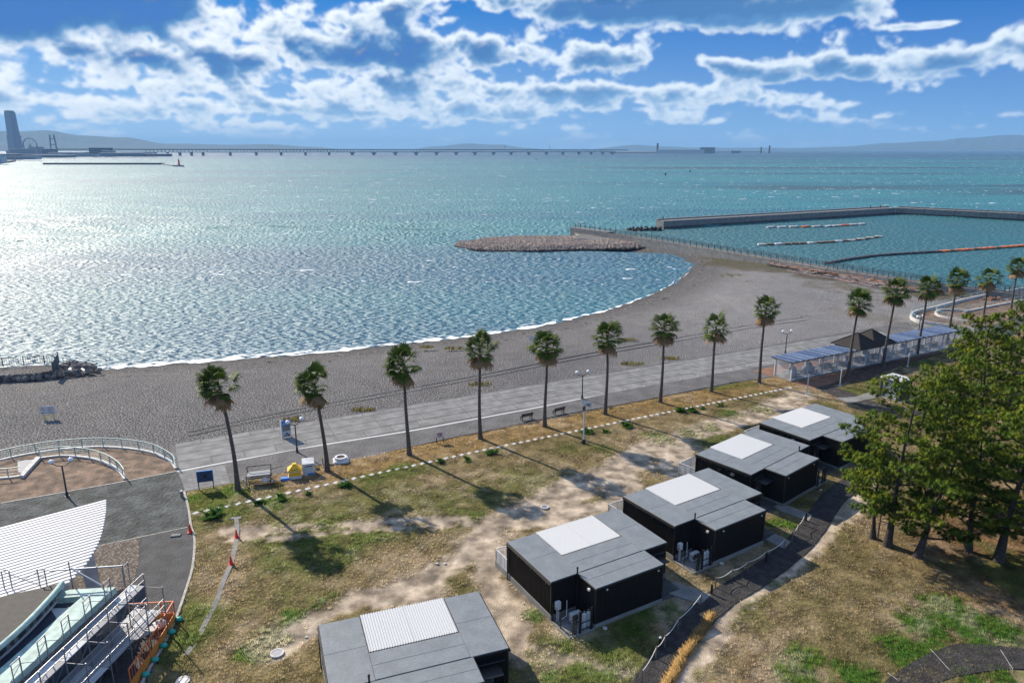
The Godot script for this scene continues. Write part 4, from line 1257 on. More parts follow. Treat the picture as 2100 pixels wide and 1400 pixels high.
	var blade := tuft_mesh(5, 0.3, 0.16, 3)
	for spot in [[Vector3(18.85, 0, -113.33), 0.9, 0.3], [Vector3(-17.7, 0, -80.9), 0.8, 0.3], [Vector3(17.32, 0, -99.85), 1.0, 0.3], [Vector3(23.47, 0, -102.6), 0.8, 0.25], [Vector3(54.05, -0.3, -130.35), 1.3, 0.5], [Vector3(55.58, -0.4, -143.93), 1.0, 0.4], [Vector3(6.77, 0, -107.16), 0.6, 0.3], [Vector3(-9.24, -0.5, -109.8), 0.9, 0.35], [Vector3(-13.5, -0.5, -110.67), 0.7, 0.3], [Vector3(54.82, -0.6, -178.43), 2.2, 0.6], [Vector3(58.54, -0.5, -167.7), 2.5, 0.6], [Vector3(84.67, -0.3, -152.04), 2.5, 0.5], [Vector3(-25.18, 0, -77.69), 0.6, 0.4], [Vector3(-4.18, 0, -90.47), 0.9, 0.3]]:
		for i in 60:
			var a := rng.randf() * TAU; var r: float = sqrt(rng.randf()) * spot[1]
			var q: Vector3 = spot[0] + Vector3(cos(a) * r * 1.8, -0.05, sin(a) * r * spot[2] * 2.0)
			xf.append(Transform3D(Basis(Vector3.UP, rng.randf() * TAU).scaled(Vector3.ONE * rng.randf_range(0.7, 1.6)), q))
			cc.append(Color(0.16, 0.17, 0.04).lerp(Color(0.22, 0.17, 0.07), rng.randf()))
	tag(many("beach_weeds", blade, M.grass, xf, cc, self), "low patches of weeds scattered on the grey shingle", "weeds", "", "stuff")

# rough strokes of the characters on the boards, on a 0..1 square
func writing(t: Node3D, rows: Array, at: Vector3, size: float, pitch: float, m: Material) -> void:
	var strokes := {
		"kin": "0.1,0.85,0.45,0.85 0.28,1,0.28,0.6 0.28,0.8,0.1,0.62 0.28,0.8,0.42,0.65 0.55,0.85,0.9,0.85 0.72,1,0.72,0.6 0.72,0.8,0.55,0.62 0.72,0.8,0.9,0.62 0.25,0.48,0.75,0.48 0.08,0.32,0.92,0.32 0.5,0.32,0.5,0.02 0.3,0.22,0.18,0.06 0.7,0.22,0.84,0.06",
		"shi": "0.5,1,0.5,0.05 0.5,0.6,0.85,0.6 0.22,0.62,0.22,0.05 0.05,0.05,0.95,0.05",
		"yu": "0.15,0.95,0.22,0.85 0.05,0.6,0.2,0.6 0.2,0.6,0.2,0.25 0.05,0.05,0.95,0.05 0.3,0.82,0.6,0.82 0.42,0.95,0.42,0.5 0.42,0.62,0.58,0.62 0.58,0.62,0.55,0.2 0.7,0.98,0.62,0.75 0.65,0.85,0.95,0.85 0.65,0.65,0.92,0.65 0.8,0.65,0.8,0.2 0.62,0.42,0.97,0.42",
		"ei": "0.1,0.92,0.22,0.82 0.05,0.65,0.17,0.55 0.05,0.08,0.22,0.38 0.55,1,0.65,0.9 0.4,0.75,0.65,0.75 0.65,0.8,0.65,0.08 0.4,0.5,0.6,0.5 0.6,0.5,0.35,0.12 0.95,0.72,0.72,0.5 0.68,0.55,0.95,0.1",
		"tsu": "0.28,1,0.05,0.72 0.28,1,0.48,0.78 0.15,0.66,0.42,0.66 0.08,0.48,0.46,0.48 0.27,0.66,0.27,0.1 0.05,0.06,0.48,0.1 0.65,0.98,0.53,0.65 0.6,0.82,0.95,0.82 0.95,0.82,0.88,0.05 0.88,0.05,0.75,0.1 0.66,0.55,0.76,0.4",
		"ri": "0.25,0.95,0.22,0.45 0.75,0.95,0.78,0.5 0.78,0.5,0.5,0.05"}
	for row in rows:
		var sh := Sh.new()
		for i in row.size():
			var ox: float = (i - (row.size() - 1) * 0.5) * pitch - size * 0.5
			for s in String(strokes[row[i]]).split(" "):
				var f := s.split_floats(",")
				sh.bar(at + Vector3(ox + f[0] * size, (f[1] - 0.5) * size, 0), at + Vector3(ox + f[2] * size, (f[3] - 0.5) * size, 0), size * 0.11, 0.006)
		part("lettering", sh, m, t)

func harbour() -> void:
	# headland of rocks
	var t := thing("rock_headland", "long low headland of grey and tan boulders enclosing the bay", "rock breakwater", Vector3(13.25, -2, -245.13))
	var outline := pv([-19.68, -242.62, -14.33, -235.37, -6.25, -230.77, 7.83, -231.33, 23.83, -234.79, 38.4, -236.55, 47.89, -240.15, 45.86, -251.63, 40.72, -268.69, 21.6, -267.19, 1.8, -267.19, -11.45, -261.32, -16.98, -251.63])
	var sh := Sh.new()
	var mid := Vector2.ZERO
	var inner := PackedVector2Array()
	var ridge_a := pv([-12.36, -243.86])[0]; var ridge_b := pv([42.46, -251.63])[0]
	for q in outline:
		var e := Geometry2D.get_closest_point_to_segment(q, ridge_a, ridge_b)
		inner.append(q.lerp(e, 0.6))
	for i in outline.size():
		var j := (i + 1) % outline.size()
		sh.quad(v3(outline[i], -3.0), v3(outline[j], -3.0), v3(inner[j], -1.0), v3(inner[i], -1.0), Vector3(outline[i].x - ridge_a.x, 5, outline[i].y - ridge_a.y))
	var flat := Sh.new()
	sh.slab(inner, -1.4, -1.0)
	wpart("core", sh, M.dark, t)
	var xf := []; var cc := []
	var lo := outline[0]; var hi := outline[0]
	for q in outline: lo = lo.min(q); hi = hi.max(q)
	var inv := t.transform.affine_inverse()
	for i in 16000:
		var q := Vector2(rng.randf_range(lo.x, hi.x), rng.randf_range(lo.y, hi.y))
		if not Geometry2D.is_point_in_polygon(q, outline): continue
		var d := line_dist(q, outline); d = minf(d, q.distance_to(outline[0]))
		var y := -2.1 + minf(d * 0.3, 1.25) + rng.randf_range(-0.08, 0.16)
		var b := Basis(Vector3(rng.randf() - 0.5, 1, rng.randf() - 0.5).normalized(), rng.randf() * TAU).scaled(Vector3.ONE * rng.randf_range(0.34, 0.7))
		xf.append(inv * Transform3D(b, v3(q, y)))
		cc.append((stone_tone() * Color(1.45, 1.3, 1.2)) if y > -1.75 else Color(0.06, 0.055, 0.05))
	many("rocks", stone_mesh(77), M.rock, xf, cc, t)
	# concrete pier between bay and harbour
	var ctr := pv([22.41, -271.26, 34.38, -255.49, 41.34, -245.48, 53.25, -225.21, 63.1, -206.95, 71.67, -191.77, 78.96, -178.23, 85.8, -167.38, 92.05, -158.03, 98.66, -151.24, 105.41, -144.48])
	t = thing("concrete_pier", "straight grey concrete pier wall between the sand and the harbour", "pier", v3(ctr[0], -2))
	for i in ctr.size(): ctr[i] += Vector2(0.5, -0.6)
	for i in ctr.size() - 1:
		sh = Sh.new()
		var a := ctr[i]; var b := ctr[i + 1]
		var n := int(a.distance_to(b) / 8.0) + 1
		for k in n:
			sh = Sh.new()
			var p := a.lerp(b, k / float(n)); var q := a.lerp(b, (k + 0.992) / n)
			var y := 1.7 if i == 0 else 0.95
			sh.bar(v3(p, (y - 3.4) * 0.5), v3(q, (y - 3.4) * 0.5), 2.9 if i else 2.9, y + 3.4)
			wpart("wall_block", sh, M.concrete, t)
	for side in [-1.0, 1.0]:
		sh = Sh.new()
		for i in ctr.size() - 1:
			var d := (ctr[i + 1] - ctr[i]).normalized(); var s = Vector2(-d.y, d.x) * side * 1.3
			sh.bar(v3(ctr[i] + s, 1.1), v3(ctr[i + 1] + s, 1.1), 0.35, 0.36)
		wpart("kerb", sh, M.concrete, t)
	for side in [-1.0, 1.0]:
		var l := PackedVector2Array()
		for i in ctr.size():
			var d := (ctr[mini(i + 1, ctr.size() - 1)] - ctr[maxi(i - 1, 0)]).normalized()
			l.append(ctr[i] + Vector2(-d.y, d.x) * side * 1.3)
		var base_y := 1.26
		var r := thing("pier_railing", "dark railing along the harbour side of the pier" if side < 0 else "dark railing along the beach side of the pier", "railing", v3(l[0], base_y), 0.0, "railings on the pier")
		var posts := 0
		for q in spaced(l, 2.6):
			sh = Sh.new(); sh.bar(v3(q, base_y), v3(q, base_y + (2.0 if q.distance_to(l[0]) < 22.0 else 1.25)), 0.14, 0.14)
			wpart("post", sh, M.rail_dark, r)
		for yy in ([0.35, 0.8, 1.2] if side < 0 else [1.2]):
			sh = Sh.new()
			for i in l.size() - 1: sh.bar(v3(l[i], base_y + yy), v3(l[i + 1], base_y + yy), 0.09, 0.09)
			wpart("rail", sh, M.rail_dark, r)
		if side < 0:
			sh = Sh.new()
			for q in spaced(l, 0.5): sh.bar(v3(q, base_y + 0.3), v3(q, base_y + 1.2), 0.04, 0.04)
			tag(wpart("balusters", sh, M.rail_dark, r), "", "", "", "stuff")
	# outer breakwater
	var b0 := Vector3(62.81, -2, -300.81); var b1 := Vector3(194.52, -2, -370.07); var b2 := Vector3(243.47, -2, -327.44)
	t = thing("harbour_breakwater", "long grey concrete breakwater wall round the harbour", "breakwater", b0)
	var legs := [[b0, b1], [b1, b2]]
	for lg in legs:
		var a: Vector3 = lg[0]; var b: Vector3 = lg[1]
		var d: Vector3 = (b - a).normalized()
		var back := d.cross(Vector3.UP)
		if back.z > 0: back = -back
		var n := int(a.distance_to(b) / 11.0)
		for k in n:
			var p := a.lerp(b, k / float(n)) + back * 2.6; var q := a.lerp(b, (k + 0.985) / n) + back * 2.6
			sh = Sh.new(); sh.bar(p + Vector3(0, 1.1, 0), q + Vector3(0, 1.1, 0), 5.2, 4.2)
			wpart("wall_block", sh, M.concrete, t)
			sh = Sh.new(); sh.bar(p + back * 1.9 + Vector3(0, 3.45, 0), q + back * 1.9 + Vector3(0, 3.45, 0), 1.2, 0.6)
			wpart("parapet", sh, M.concrete, t)
		sh = Sh.new(); sh.bar(a - back * 0.03 + Vector3(0, 0.3, 0), b - back * 0.03 + Vector3(0, 0.3, 0), 0.06, 1.0)
		wpart("tide_band", sh, M.dark, t)
	# tetrapods at its head
	var tm := Sh.new()
	for d in [Vector3(0, 1, 0), Vector3(0.94, -0.33, 0), Vector3(-0.47, -0.33, 0.82), Vector3(-0.47, -0.33, -0.82)]:
		tm.tube(Vector3.ZERO, d * 1.1, 0.42, 0.3, 8)
	var tetra := tm.mesh()
	for i in 34:
		var q := Vector3(56.13, -2, -295.25) + Vector3(rng.randf_range(-8.5, 4.5), 0, rng.randf_range(-3.0, 3.0))
		var k := 1.0 - absf(q.x - Vector3(57.51, -2, -295.25).x) / 14.0
		var o := part("tetrapod", tetra, M.path if rng.randf() < 0.7 else M.concrete, self)
		o.position = q + Vector3(0, -0.3 + maxf(k, 0.0) * 1.0, 0)
		o.rotation = Vector3(rng.randf() * 6, rng.randf() * 6, rng.randf() * 6)
		tag(o, "dark four-legged concrete block in the pile at the breakwater head", "tetrapod", "tetrapods at the breakwater head")
	for p in [[Vector3(63.16, 0, -317.76), "person in dark clothes standing on the head of the breakwater"], [Vector3(186.3, 0, -391.68), "person in dark clothes standing left of the breakwater's bend"], [Vector3(199.84, 0, -398.51), "person in dark clothes nearest the breakwater's bend"]]:
		var base := b0.lerp(b1, clampf(((p[0] as Vector3) - b0).dot((b1 - b0)) / (b1 - b0).length_squared(), 0.004, 1.0))
		var bk := (b1 - b0).normalized().cross(Vector3.UP)
		if bk.z > 0: bk = -bk
		base = b0.lerp(b1, {"person in dark clothes standing on the head of the breakwater": 0.01, "person in dark clothes standing left of the breakwater's bend": 0.89, "person in dark clothes nearest the breakwater's bend": 0.94}[p[1]]) + bk * 2.5
		var pt := thing("person", p[1], "person", Vector3(base.x, 1.2, base.z), 0.5, "people fishing on the breakwater")
		person_shape(Vector3.ZERO, 0.0, M.black_trim, pt)
	# floating booms
	for bm in [[pv([108.36, -304.63, 121.37, -306.57, 134.55, -308.54, 154.92, -318.77]), 5.2, "upper white and orange line of floats in the harbour", ["kerb", "white", "kerb", "orange_paint"]],
		[pv([85.64, -247.69, 96.32, -250.3, 107.55, -252.97, 122.67, -259.89, 138.52, -271.76]), 3.2, "middle white and brown line of floats in the harbour", ["kerb", "wood", "white", "wood"]],
		[pv([90.8, -206.43, 100.23, -213.97, 110.9, -221.02, 120.58, -225.25, 137.48, -230.77]), 2.6, "dark line of floats running from the pier", ["dark", "dark", "rail_dark", "dark"]],
		[pv([137.48, -230.77, 149.68, -235.37, 162.35, -240.15, 176.42, -246.4]), 2.6, "bright orange line of floats at the right edge", ["orange_paint", "orange_paint", "wood", "orange_paint"]]]:
		var l: PackedVector2Array = bm[0]
		t = thing("floating_boom", bm[2], "boom", v3(l[0], SEA), 0.0, "floating booms in the harbour")
		sh = Sh.new()
		for i in l.size() - 1: sh.bar(v3(l[i], SEA + 0.1), v3(l[i + 1], SEA + 0.1), 0.8, 0.3)
		wpart("line", sh, M.dark, t)
		var k := 0
		for q in spaced(l, bm[1]):
			sh = Sh.new()
			var d := (l[l.size() - 1] - l[0]).normalized()
			sh.obox(Transform3D(Basis(Vector3.UP, rng.randf_range(-0.2, 0.2) + (0.5 if bm[1] > 5 else 0.15)), v3(q, SEA + 0.35)), Vector3(bm[1] * 0.8, 0.5, 1.3))
			wpart("float", sh, M[bm[3][k % 4] if rng.randf() < 0.7 else bm[3][rng.randi() % 4]], t)
			k += 1
	# broken pink paving along the foot of the pier
	t = thing("tiled_revetment", "long slope of pinkish broken paving at the foot of the pier", "revetment", Vector3(80.47, -0.5, -181.49))
	sh = Sh.new()
	var rl := pv([70.86, -192.91, 75.57, -184.84, 80.81, -176.68, 85.32, -168.52, 88.34, -161.06, 90.36, -154.75])
	for row in 6:
		var lo2 := PackedVector2Array()
		for i in rl.size():
			var d := (rl[mini(i + 1, rl.size() - 1)] - rl[maxi(i - 1, 0)]).normalized()
			lo2.append(rl[i] + Vector2(-d.y, d.x) * (row * 1.1 + 1.3 + 0.25 * gn.get_noise_1d(i * 9.0 + row)))
		for q in spaced(lo2, 1.25):
			if rng.randf() < 0.16: continue
			if row > 1 and q.x < lo2[1].x: continue
			var pink: Color = Color(0.55, 0.36, 0.29).lerp(Color(0.42, 0.37, 0.34), rng.randf())
			sh.col = pink if row else Color(0.75, 0.33, 0.17)
			sh.obox(Transform3D(Basis.from_euler(Vector3(rng.randf_range(-0.15, 0.15), rng.randf_range(-0.4, 0.1) - 0.55, rng.randf_range(-0.15, 0.15))), v3(q, 0.3 - row * 0.07)), Vector3(1.05, 0.34, 0.85))
	var rv := wpart("slabs", sh, M.rock, t)
	tag(rv, "", "", "", "stuff")
	# right-hand ramp with white walls and railings
	var outer := pv([114.68, -157.72, 96.08, -146.92, 82.61, -137.44, 76.7, -133.55, 73.62, -129.86, 72.6, -125.97, 74.62, -123.38, 78.46, -119.85, 78.66, -118.83])
	railing("right_ramp_railing", "outer curved pale railing and white wall of the ramp at right", outer, 0.0, 1.2, 2.6, M.rail, 0.5, 2)
	railing("right_inner_railing", "inner looping pale railing on the ramp at right", pv([87.13, -133.97, 83.24, -135.25, 80.82, -133.97, 79.22, -131.47, 79.19, -129.06, 81.55, -125.6]), 0.0, 1.15, 2.2, M.rail, 0.4, 2)
	railing("right_upper_railing", "straight pale railing along the upper path at right", pv([85.76, -133.55, 95.17, -139.25, 106.17, -145.42]), 0.0, 1.15, 2.6, M.rail, 0.3, 2)
	sh = Sh.new()
	sh.slab(pv([113.1, -155.44, 95.15, -145.42, 82.58, -136.56, 76.71, -132.71, 74.13, -129.46, 73.68, -126.35, 78.88, -120.54, 96.3, -129.86]), -0.4, 0.035)
	struct("right_ramp_terrace", sh, M.brown)
	sh = Sh.new()
	sh.slab(pv([74.49, -120.19, 79.51, -120.19, 100.1, -133.97, 112.15, -133.97, 90.53, -106.6, 76.62, -115.53]), -0.3, 0.045)
	struct("right_road", sh, M.asphalt_green)
	# heap of red rubble and a bush
	t = thing("rubble_heap", "heap of reddish rubble beside the right ramp", "rubble", Vector3(98.66, 0, -145.42))
	for i in 14:
		var p := part("chunk", stone_mesh(300 + i % 3), M.orange, t)
		p.position = Vector3(rng.randf_range(-2, 2), rng.randf_range(0.0, 0.4), rng.randf_range(-0.8, 0.8)); p.scale = Vector3.ONE * rng.randf_range(0.25, 0.5)
	shrub(Vector3(91.17, 0, -151.6), Vector3(3.4, 1.3, 1.8), Color(0.17, 0.1, 0.07), "brownish leafless bush at the foot of the pier, right end")
	shrub(Vector3(94.79, 0, -148.97), Vector3(4.0, 0.8, 1.5), Color(0.13, 0.11, 0.06), "low brown scrub right of the leafless bush")

func shrub(at: Vector3, size: Vector3, c: Color, label: String) -> void:
	var t := thing("shrub", label, "bush", at)
	var xf := []; var cc := []
	for i in 160:
		var d := Vector3(rng.randf_range(-1, 1), rng.randf_range(0, 1), rng.randf_range(-1, 1))
		if d.length() > 1.0: continue
		xf.append(Transform3D(Basis(Vector3.UP, rng.randf() * TAU).scaled(Vector3.ONE * 0.8), d * size * 0.5 * Vector3(1, 2, 1) * 0.8))
		cc.append(c * rng.randf_range(0.7, 1.3))
	many("twigs", tuft_mesh(9, 0.5, 0.4, 8), M.grass, xf, cc, t)
	var sh := Sh.new()
	for i in 5: sh.tube(Vector3.ZERO, Vector3(cos(i * 1.3) * size.x * 0.2, size.y * 0.6, sin(i * 1.3) * size.z * 0.2), 0.04, 0.02, 5)
	part("stems", sh, M.bark, t)

func tuft_mesh(blades: int, h: float, spread: float, seed_: int) -> ArrayMesh:
	var r := RandomNumberGenerator.new()
	r.seed = seed_
	var sh := Sh.new()
	for i in blades:
		var a := TAU * i / blades + r.randf_range(-0.5, 0.5)
		var d := Vector3(cos(a), 0, sin(a))
		var s := Vector3(-d.z, 0, d.x) * h * r.randf_range(0.07, 0.13)
		var base := d * spread * r.randf() * 0.5
		var tip := base + d * spread * r.randf_range(0.5, 1.2) + Vector3(0, h * r.randf_range(0.6, 1.1), 0)
		var up := (Vector3(0, 1.0, 0) + d * 0.5).normalized()
		sh.stri(base - s, base + s, tip, up, up, up)
	return sh.mesh()
# ---------------------------------------------------------------- the black cabins
func make_house(mirror: bool, vents: bool) -> Node3D:
	var t := Node3D.new()
	t.name = numbered("cabin")
	add_child(t, true)
	tag(t, "", "cabin", "black flat-roofed cabins on the lawn")
	var W := 9.7
	var X := func(x: float) -> float: return W - x if mirror else x
	var B := func(sh: Sh, x0: float, x1: float, y0: float, y1: float, z0: float, z1: float, bev: float) -> void:
		var c := Vector3((X.call(x0) + X.call(x1)) * 0.5, (y0 + y1) * 0.5, (z0 + z1) * 0.5)
		sh.bbox(c, Vector3(absf(x1 - x0), y1 - y0, z1 - z0), bev)
	# plinth and deck
	var sh := Sh.new()
	B.call(sh, -0.06, 9.76, -0.4, 0.5, 0.0, 5.68, 0.02); B.call(sh, 2.0, 7.7, -0.4, 0.34, 5.7, 7.72, 0.02)
	part("plinth", sh, M.concrete, t)
	sh = Sh.new(); B.call(sh, -0.06, 9.76, -0.6, 0.54, -1.9, -0.01, 0.02)
	part("terrace_base", sh, M.concrete, t)
	sh = Sh.new(); B.call(sh, -0.06, 2.03, -0.4, 0.16, 5.69, 7.75, 0.02)
	part("yard_floor", sh, M.concrete, t)
	# the walls: ribbed dark sheets, one face each
	var faces := [[0.0, 0.0, 0.0, 5.6, -1, 0], [0.0, 5.6, 2.06, 5.6, 0, 1], [2.06, 5.6, 2.06, 7.65, -1, 0], [2.06, 7.65, 7.63, 7.65, 0, 1], [7.63, 5.6, 7.63, 7.65, 1, 0], [7.63, 5.6, 9.7, 5.6, 0, 1], [9.7, 0.0, 9.7, 5.6, 1, 0], [0.0, 0.0, 2.3, 0.0, 0, -1], [7.5, 0.0, 9.7, 0.0, 0, -1]]
	for f in faces:
		sh = Sh.new()
		var ox: float = -f[4] if mirror else float(f[4])
		sh.ribs(Vector3(X.call(f[0]), 0.51 if f[1] + f[3] < 11.0 and f[1] < 5.5 else 0.35, f[1]), Vector3(X.call(f[2]) - X.call(f[0]), 0, f[3] - f[1]), Vector3(0, 2.36 if f[1] + f[3] < 11.0 and f[1] < 5.5 else 2.52, 0), 0.16, 0.03, Vector3(ox, 0, f[5]))
		part("wall", sh, M.black, t)
	for q in [[0.0, 0.0], [0.0, 5.6], [2.06, 7.65], [7.63, 7.65], [9.7, 5.6], [9.7, 0.0]]:
		sh = Sh.new(); sh.box(Vector3(X.call(q[0]), 1.63, q[1]), Vector3(0.09, 2.52, 0.09))
		part("corner_trim", sh, M.black_trim, t)
	sh = Sh.new()
	B.call(sh, 0.06, 9.64, 0.36, 2.82, 3.36, 5.54, 0.01); B.call(sh, 2.12, 7.57, 0.36, 2.82, 5.54, 7.59, 0.01); B.call(sh, 0.06, 2.3, 0.36, 2.82, 0.06, 3.3, 0.01); B.call(sh, 7.5, 9.64, 0.36, 2.82, 0.06, 3.3, 0.01)
	part("core", sh, M.black_trim, t)  # unseen solid body added inside the ribbed walls to block light
	sh = Sh.new(); B.call(sh, 2.4, 7.4, 0.4, 2.5, 3.28, 3.34, 0.01)
	part("glass_door", sh, M.glass, t)
	# roof: a dark edge and grey sheets laid side by side, with seams
	sh = Sh.new()
	B.call(sh, -0.1, 2.33, 2.86, 2.97, -0.1, 5.7, 0.02); B.call(sh, 7.5, 9.8, 2.86, 2.97, -0.1, 5.7, 0.02); B.call(sh, 2.34, 7.49, 2.86, 2.97, 3.34, 5.7, 0.02); B.call(sh, 1.98, 7.71, 2.86, 2.968, 5.71, 7.75, 0.02)
	part("roof_edge", sh, M.black_trim, t)
	var sheets := [[-0.06, 2.3, -0.06, 2.75], [-0.06, 2.3, 2.765, 5.66], [7.55, 9.76, -0.06, 2.6], [7.55, 9.76, 2.615, 5.66], [2.315, 7.535, 3.4, 4.45], [2.315, 7.535, 4.46, 5.62], [2.03, 7.66, 5.69, 6.62], [2.03, 7.66, 6.63, 7.7]]
	var k := 0
	for s in sheets:
		sh = Sh.new(); B.call(sh, s[0], s[1], 2.965, 3.0 + 0.006 * (k % 2), s[2], s[3], 0.012)
		part("roof_sheet", sh, M.roof, t); k += 1
	for s in [[2.03, 7.66, 6.6], [2.315, 7.535, 4.43]]:
		sh = Sh.new(); B.call(sh, s[0], s[1], 3.0, 3.018, s[2], s[2] + 0.06, 0.005)
		part("seam", sh, M.roof, t)
	# white corrugated canopy in two panels
	for p in [[2.36, 4.94], [4.95, 7.48]]:
		sh = Sh.new()
		var x := p[0] as float
		var n := 17
		var w: float = (p[1] - p[0]) / n
		for i in n:
			var q := []
			for e in [[0.0, 0.0], [0.2, 0.055], [0.55, 0.055], [0.85, 0.0], [1.0, 0.0]]: q.append(Vector3(X.call(x + (i + e[0]) * w), 2.955 + e[1], 0))
			for j in 4: sh.quad(q[j] + Vector3(0, 0.02, -0.14), q[j + 1] + Vector3(0, 0.02, -0.14), q[j + 1] + Vector3(0, 0, 3.31), q[j] + Vector3(0, 0, 3.31), Vector3.UP)
		part("canopy_panel", sh, M.poly, t)
	for z in [0.05, 1.6, 3.2]:
		sh = Sh.new(); B.call(sh, 2.36, 7.48, 2.83, 2.94, z, z + 0.08, 0.01)
		part("canopy_beam", sh, M.black_trim, t)
	# white terrace fence
	for e in [[Vector3(X.call(0.0), 0.38, -0.05), Vector3(X.call(0.0), 0.38, -1.85)], [Vector3(X.call(0.0), 0.38, -1.85), Vector3(X.call(9.7), 0.38, -1.85)], [Vector3(X.call(9.7), 0.38, -0.05), Vector3(X.call(9.7), 0.38, -1.85)]]:
		var n := int((e[1] - e[0]).length() / 0.9) + 1
		for i in n + 1:
			sh = Sh.new(); var q: Vector3 = e[0].lerp(e[1], i / float(n)); sh.box(q + Vector3(0, 0.55, 0), Vector3(0.06, 1.1, 0.06))
			part("fence_post", sh, M.white, t)
		sh = Sh.new()
		sh.bar(e[0] + Vector3(0, 1.08, 0), e[1] + Vector3(0, 1.08, 0), 0.06, 0.05); sh.bar(e[0] + Vector3(0, 0.1, 0), e[1] + Vector3(0, 0.1, 0), 0.04, 0.04)
		part("fence_rail", sh, M.white, t)
		sh = Sh.new()
		var m := int((e[1] - e[0]).length() / 0.1)
		for i in m: sh.bar(e[0].lerp(e[1], (i + 0.5) / m) + Vector3(0, 0.1, 0), e[0].lerp(e[1], (i + 0.5) / m) + Vector3(0, 1.06, 0), 0.05, 0.02)
		tag(part("fence_slats", sh, M.white, t), "", "", "", "stuff")
	# gutters, downpipes, soffit lights
	for x in [-0.12, 9.82]:
		sh = Sh.new(); sh.box(Vector3(x, 2.8, 2.8), Vector3(0.1, 0.09, 5.75))
		part("gutter", sh, M.black_trim, t)
		sh = Sh.new(); sh.tube(Vector3(x, 0.0, 0.05), Vector3(x, 2.8, 0.05), 0.04, 0.04, 6)
		part("downpipe", sh, M.black_trim, t)
		for z in [1.6, 3.3, 5.2]:
			sh = Sh.new(); sh.box(Vector3(x, 2.68, z), Vector3(0.12, 0.16, 0.08))
			part("bracket", sh, M.black_trim, t)
	for q in [[2.9, 7.72], [7.2, 7.72]]:
		sh = Sh.new(); sh.box(Vector3(X.call(q[0]), 2.66, q[1]), Vector3(0.11, 0.09, 0.09))
		part("wall_light", sh, M.white, t)
	sh = Sh.new(); sh.box(Vector3(X.call(2.0), 2.55, 7.0), Vector3(0.16, 0.14, 0.2))
	part("wall_light", sh, M.white, t)
	# flue at the inner corner of the yard
	sh = Sh.new(); sh.tube(Vector3(X.call(1.96), 0.2, 5.72), Vector3(X.call(1.96), 3.42, 5.72), 0.055, 0.055, 8); sh.tube(Vector3(X.call(1.96), 3.4, 5.72), Vector3(X.call(1.96), 3.5, 5.72), 0.075, 0.06, 8)
	part("flue", sh, M.black_trim, t)
	# yard fence and gate
	for e in [[0.04, 5.66, 0.04, 7.68], [0.04, 7.68, 0.5, 7.68]]:
		for yy in [0.3, 0.5, 0.7, 0.9, 1.1, 1.3]:
			sh = Sh.new(); sh.bar(Vector3(X.call(e[0]), yy, e[1]), Vector3(X.call(e[2]), yy, e[3]), 0.03, 0.03)
			if e[2] == 0.04 and yy < 1.2 and yy > 0.4: continue
			part("yard_rail", sh, M.black_trim, t)
	for q in [[0.04, 5.75, 1.35], [0.04, 6.7, 1.25], [0.3, 7.68, 1.5], [0.42, 7.68, 1.5], [0.55, 7.68, 1.5]]:
		sh = Sh.new(); sh.box(Vector3(X.call(q[0]), 0.16 + q[2] * 0.5, q[1]), Vector3(0.05, q[2], 0.05))
		part("yard_post", sh, M.black_trim, t)
	for q in [0.85, 1.75]:
		sh = Sh.new(); sh.box(Vector3(X.call(q), 0.95, 7.68), Vector3(0.14, 1.6, 0.1))
		part("gate_post", sh, M.black_trim, t)
	sh = Sh.new()
	for yy in [0.35, 0.85, 1.6]: sh.box(Vector3(X.call(1.3), yy, 7.68), Vector3(0.8, 0.05, 0.05))
	part("gate", sh, M.black_trim, t)
	# meter box on legs, conduit, outdoor unit, gas bottles
	sh = Sh.new(); sh.bbox(Vector3(X.call(0.3), 1.35, 5.95), Vector3(0.34, 0.55, 0.24), 0.02)
	var mb := part("meter_box", sh, M.far_pale, t)
	sh = Sh.new(); sh.box(Vector3(X.call(0.24), 0.6, 5.95), Vector3(0.05, 0.95, 0.05)); sh.box(Vector3(X.call(0.36), 0.6, 5.95), Vector3(0.05, 0.95, 0.05))
	part("stand", sh, M.far_pale, mb)
	sh = Sh.new(); sh.chain([Vector3(X.call(0.9), 1.6, 6.1), Vector3(X.call(0.9), 0.9, 6.1), Vector3(X.call(0.75), 0.6, 6.3), Vector3(X.call(0.45), 0.3, 6.1)], [0.03, 0.03, 0.03, 0.03], 6)
	part("conduit", sh, M.far_pale, t)
	sh = Sh.new(); sh.bbox(Vector3(X.call(1.3), 0.52, 6.5), Vector3(0.75, 0.62, 0.32), 0.03)
	var ac := part("outdoor_unit", sh, M.far_pale, t)
	sh = Sh.new(); sh.tube(Vector3(X.call(1.2), 0.52, 6.67), Vector3(X.call(1.2), 0.52, 6.69), 0.24, 0.22, 16)
	part("fan_grille", sh, M.dark, ac)
	for q in [1.45, 1.78]:
		sh = Sh.new(); sh.tube(Vector3(X.call(q), 0.17, 7.3), Vector3(X.call(q), 1.1, 7.3), 0.15, 0.15, 12); sh.ball(Vector3(X.call(q), 1.1, 7.3), Vector3(0.15, 0.12, 0.15), 12, 6); sh.tube(Vector3(X.call(q), 1.2, 7.3), Vector3(X.call(q), 1.32, 7.3), 0.05, 0.05, 8)
		part("gas_bottle", sh, M.far_pale, t)
	# entrance: awning, door, step
	sh = Sh.new(); B.call(sh, 7.7, 9.1, 2.2, 2.26, 5.64, 6.75, 0.02)
	part("awning", sh, M.black_trim, t)
	sh = Sh.new(); B.call(sh, 7.7, 9.5, 2.36, 2.44, 5.62, 5.85, 0.02)
	part("awning_upstand", sh, M.black_trim, t)
	sh = Sh.new(); B.call(sh, 7.95, 8.85, 0.4, 2.1, 5.63, 5.67, 0.01)
	var door := part("door", sh, M.dark, t)
	sh = Sh.new(); sh.box(Vector3(X.call(8.75), 1.3, 5.7), Vector3(0.04, 0.3, 0.05))
	part("handle", sh, M.steel, door)
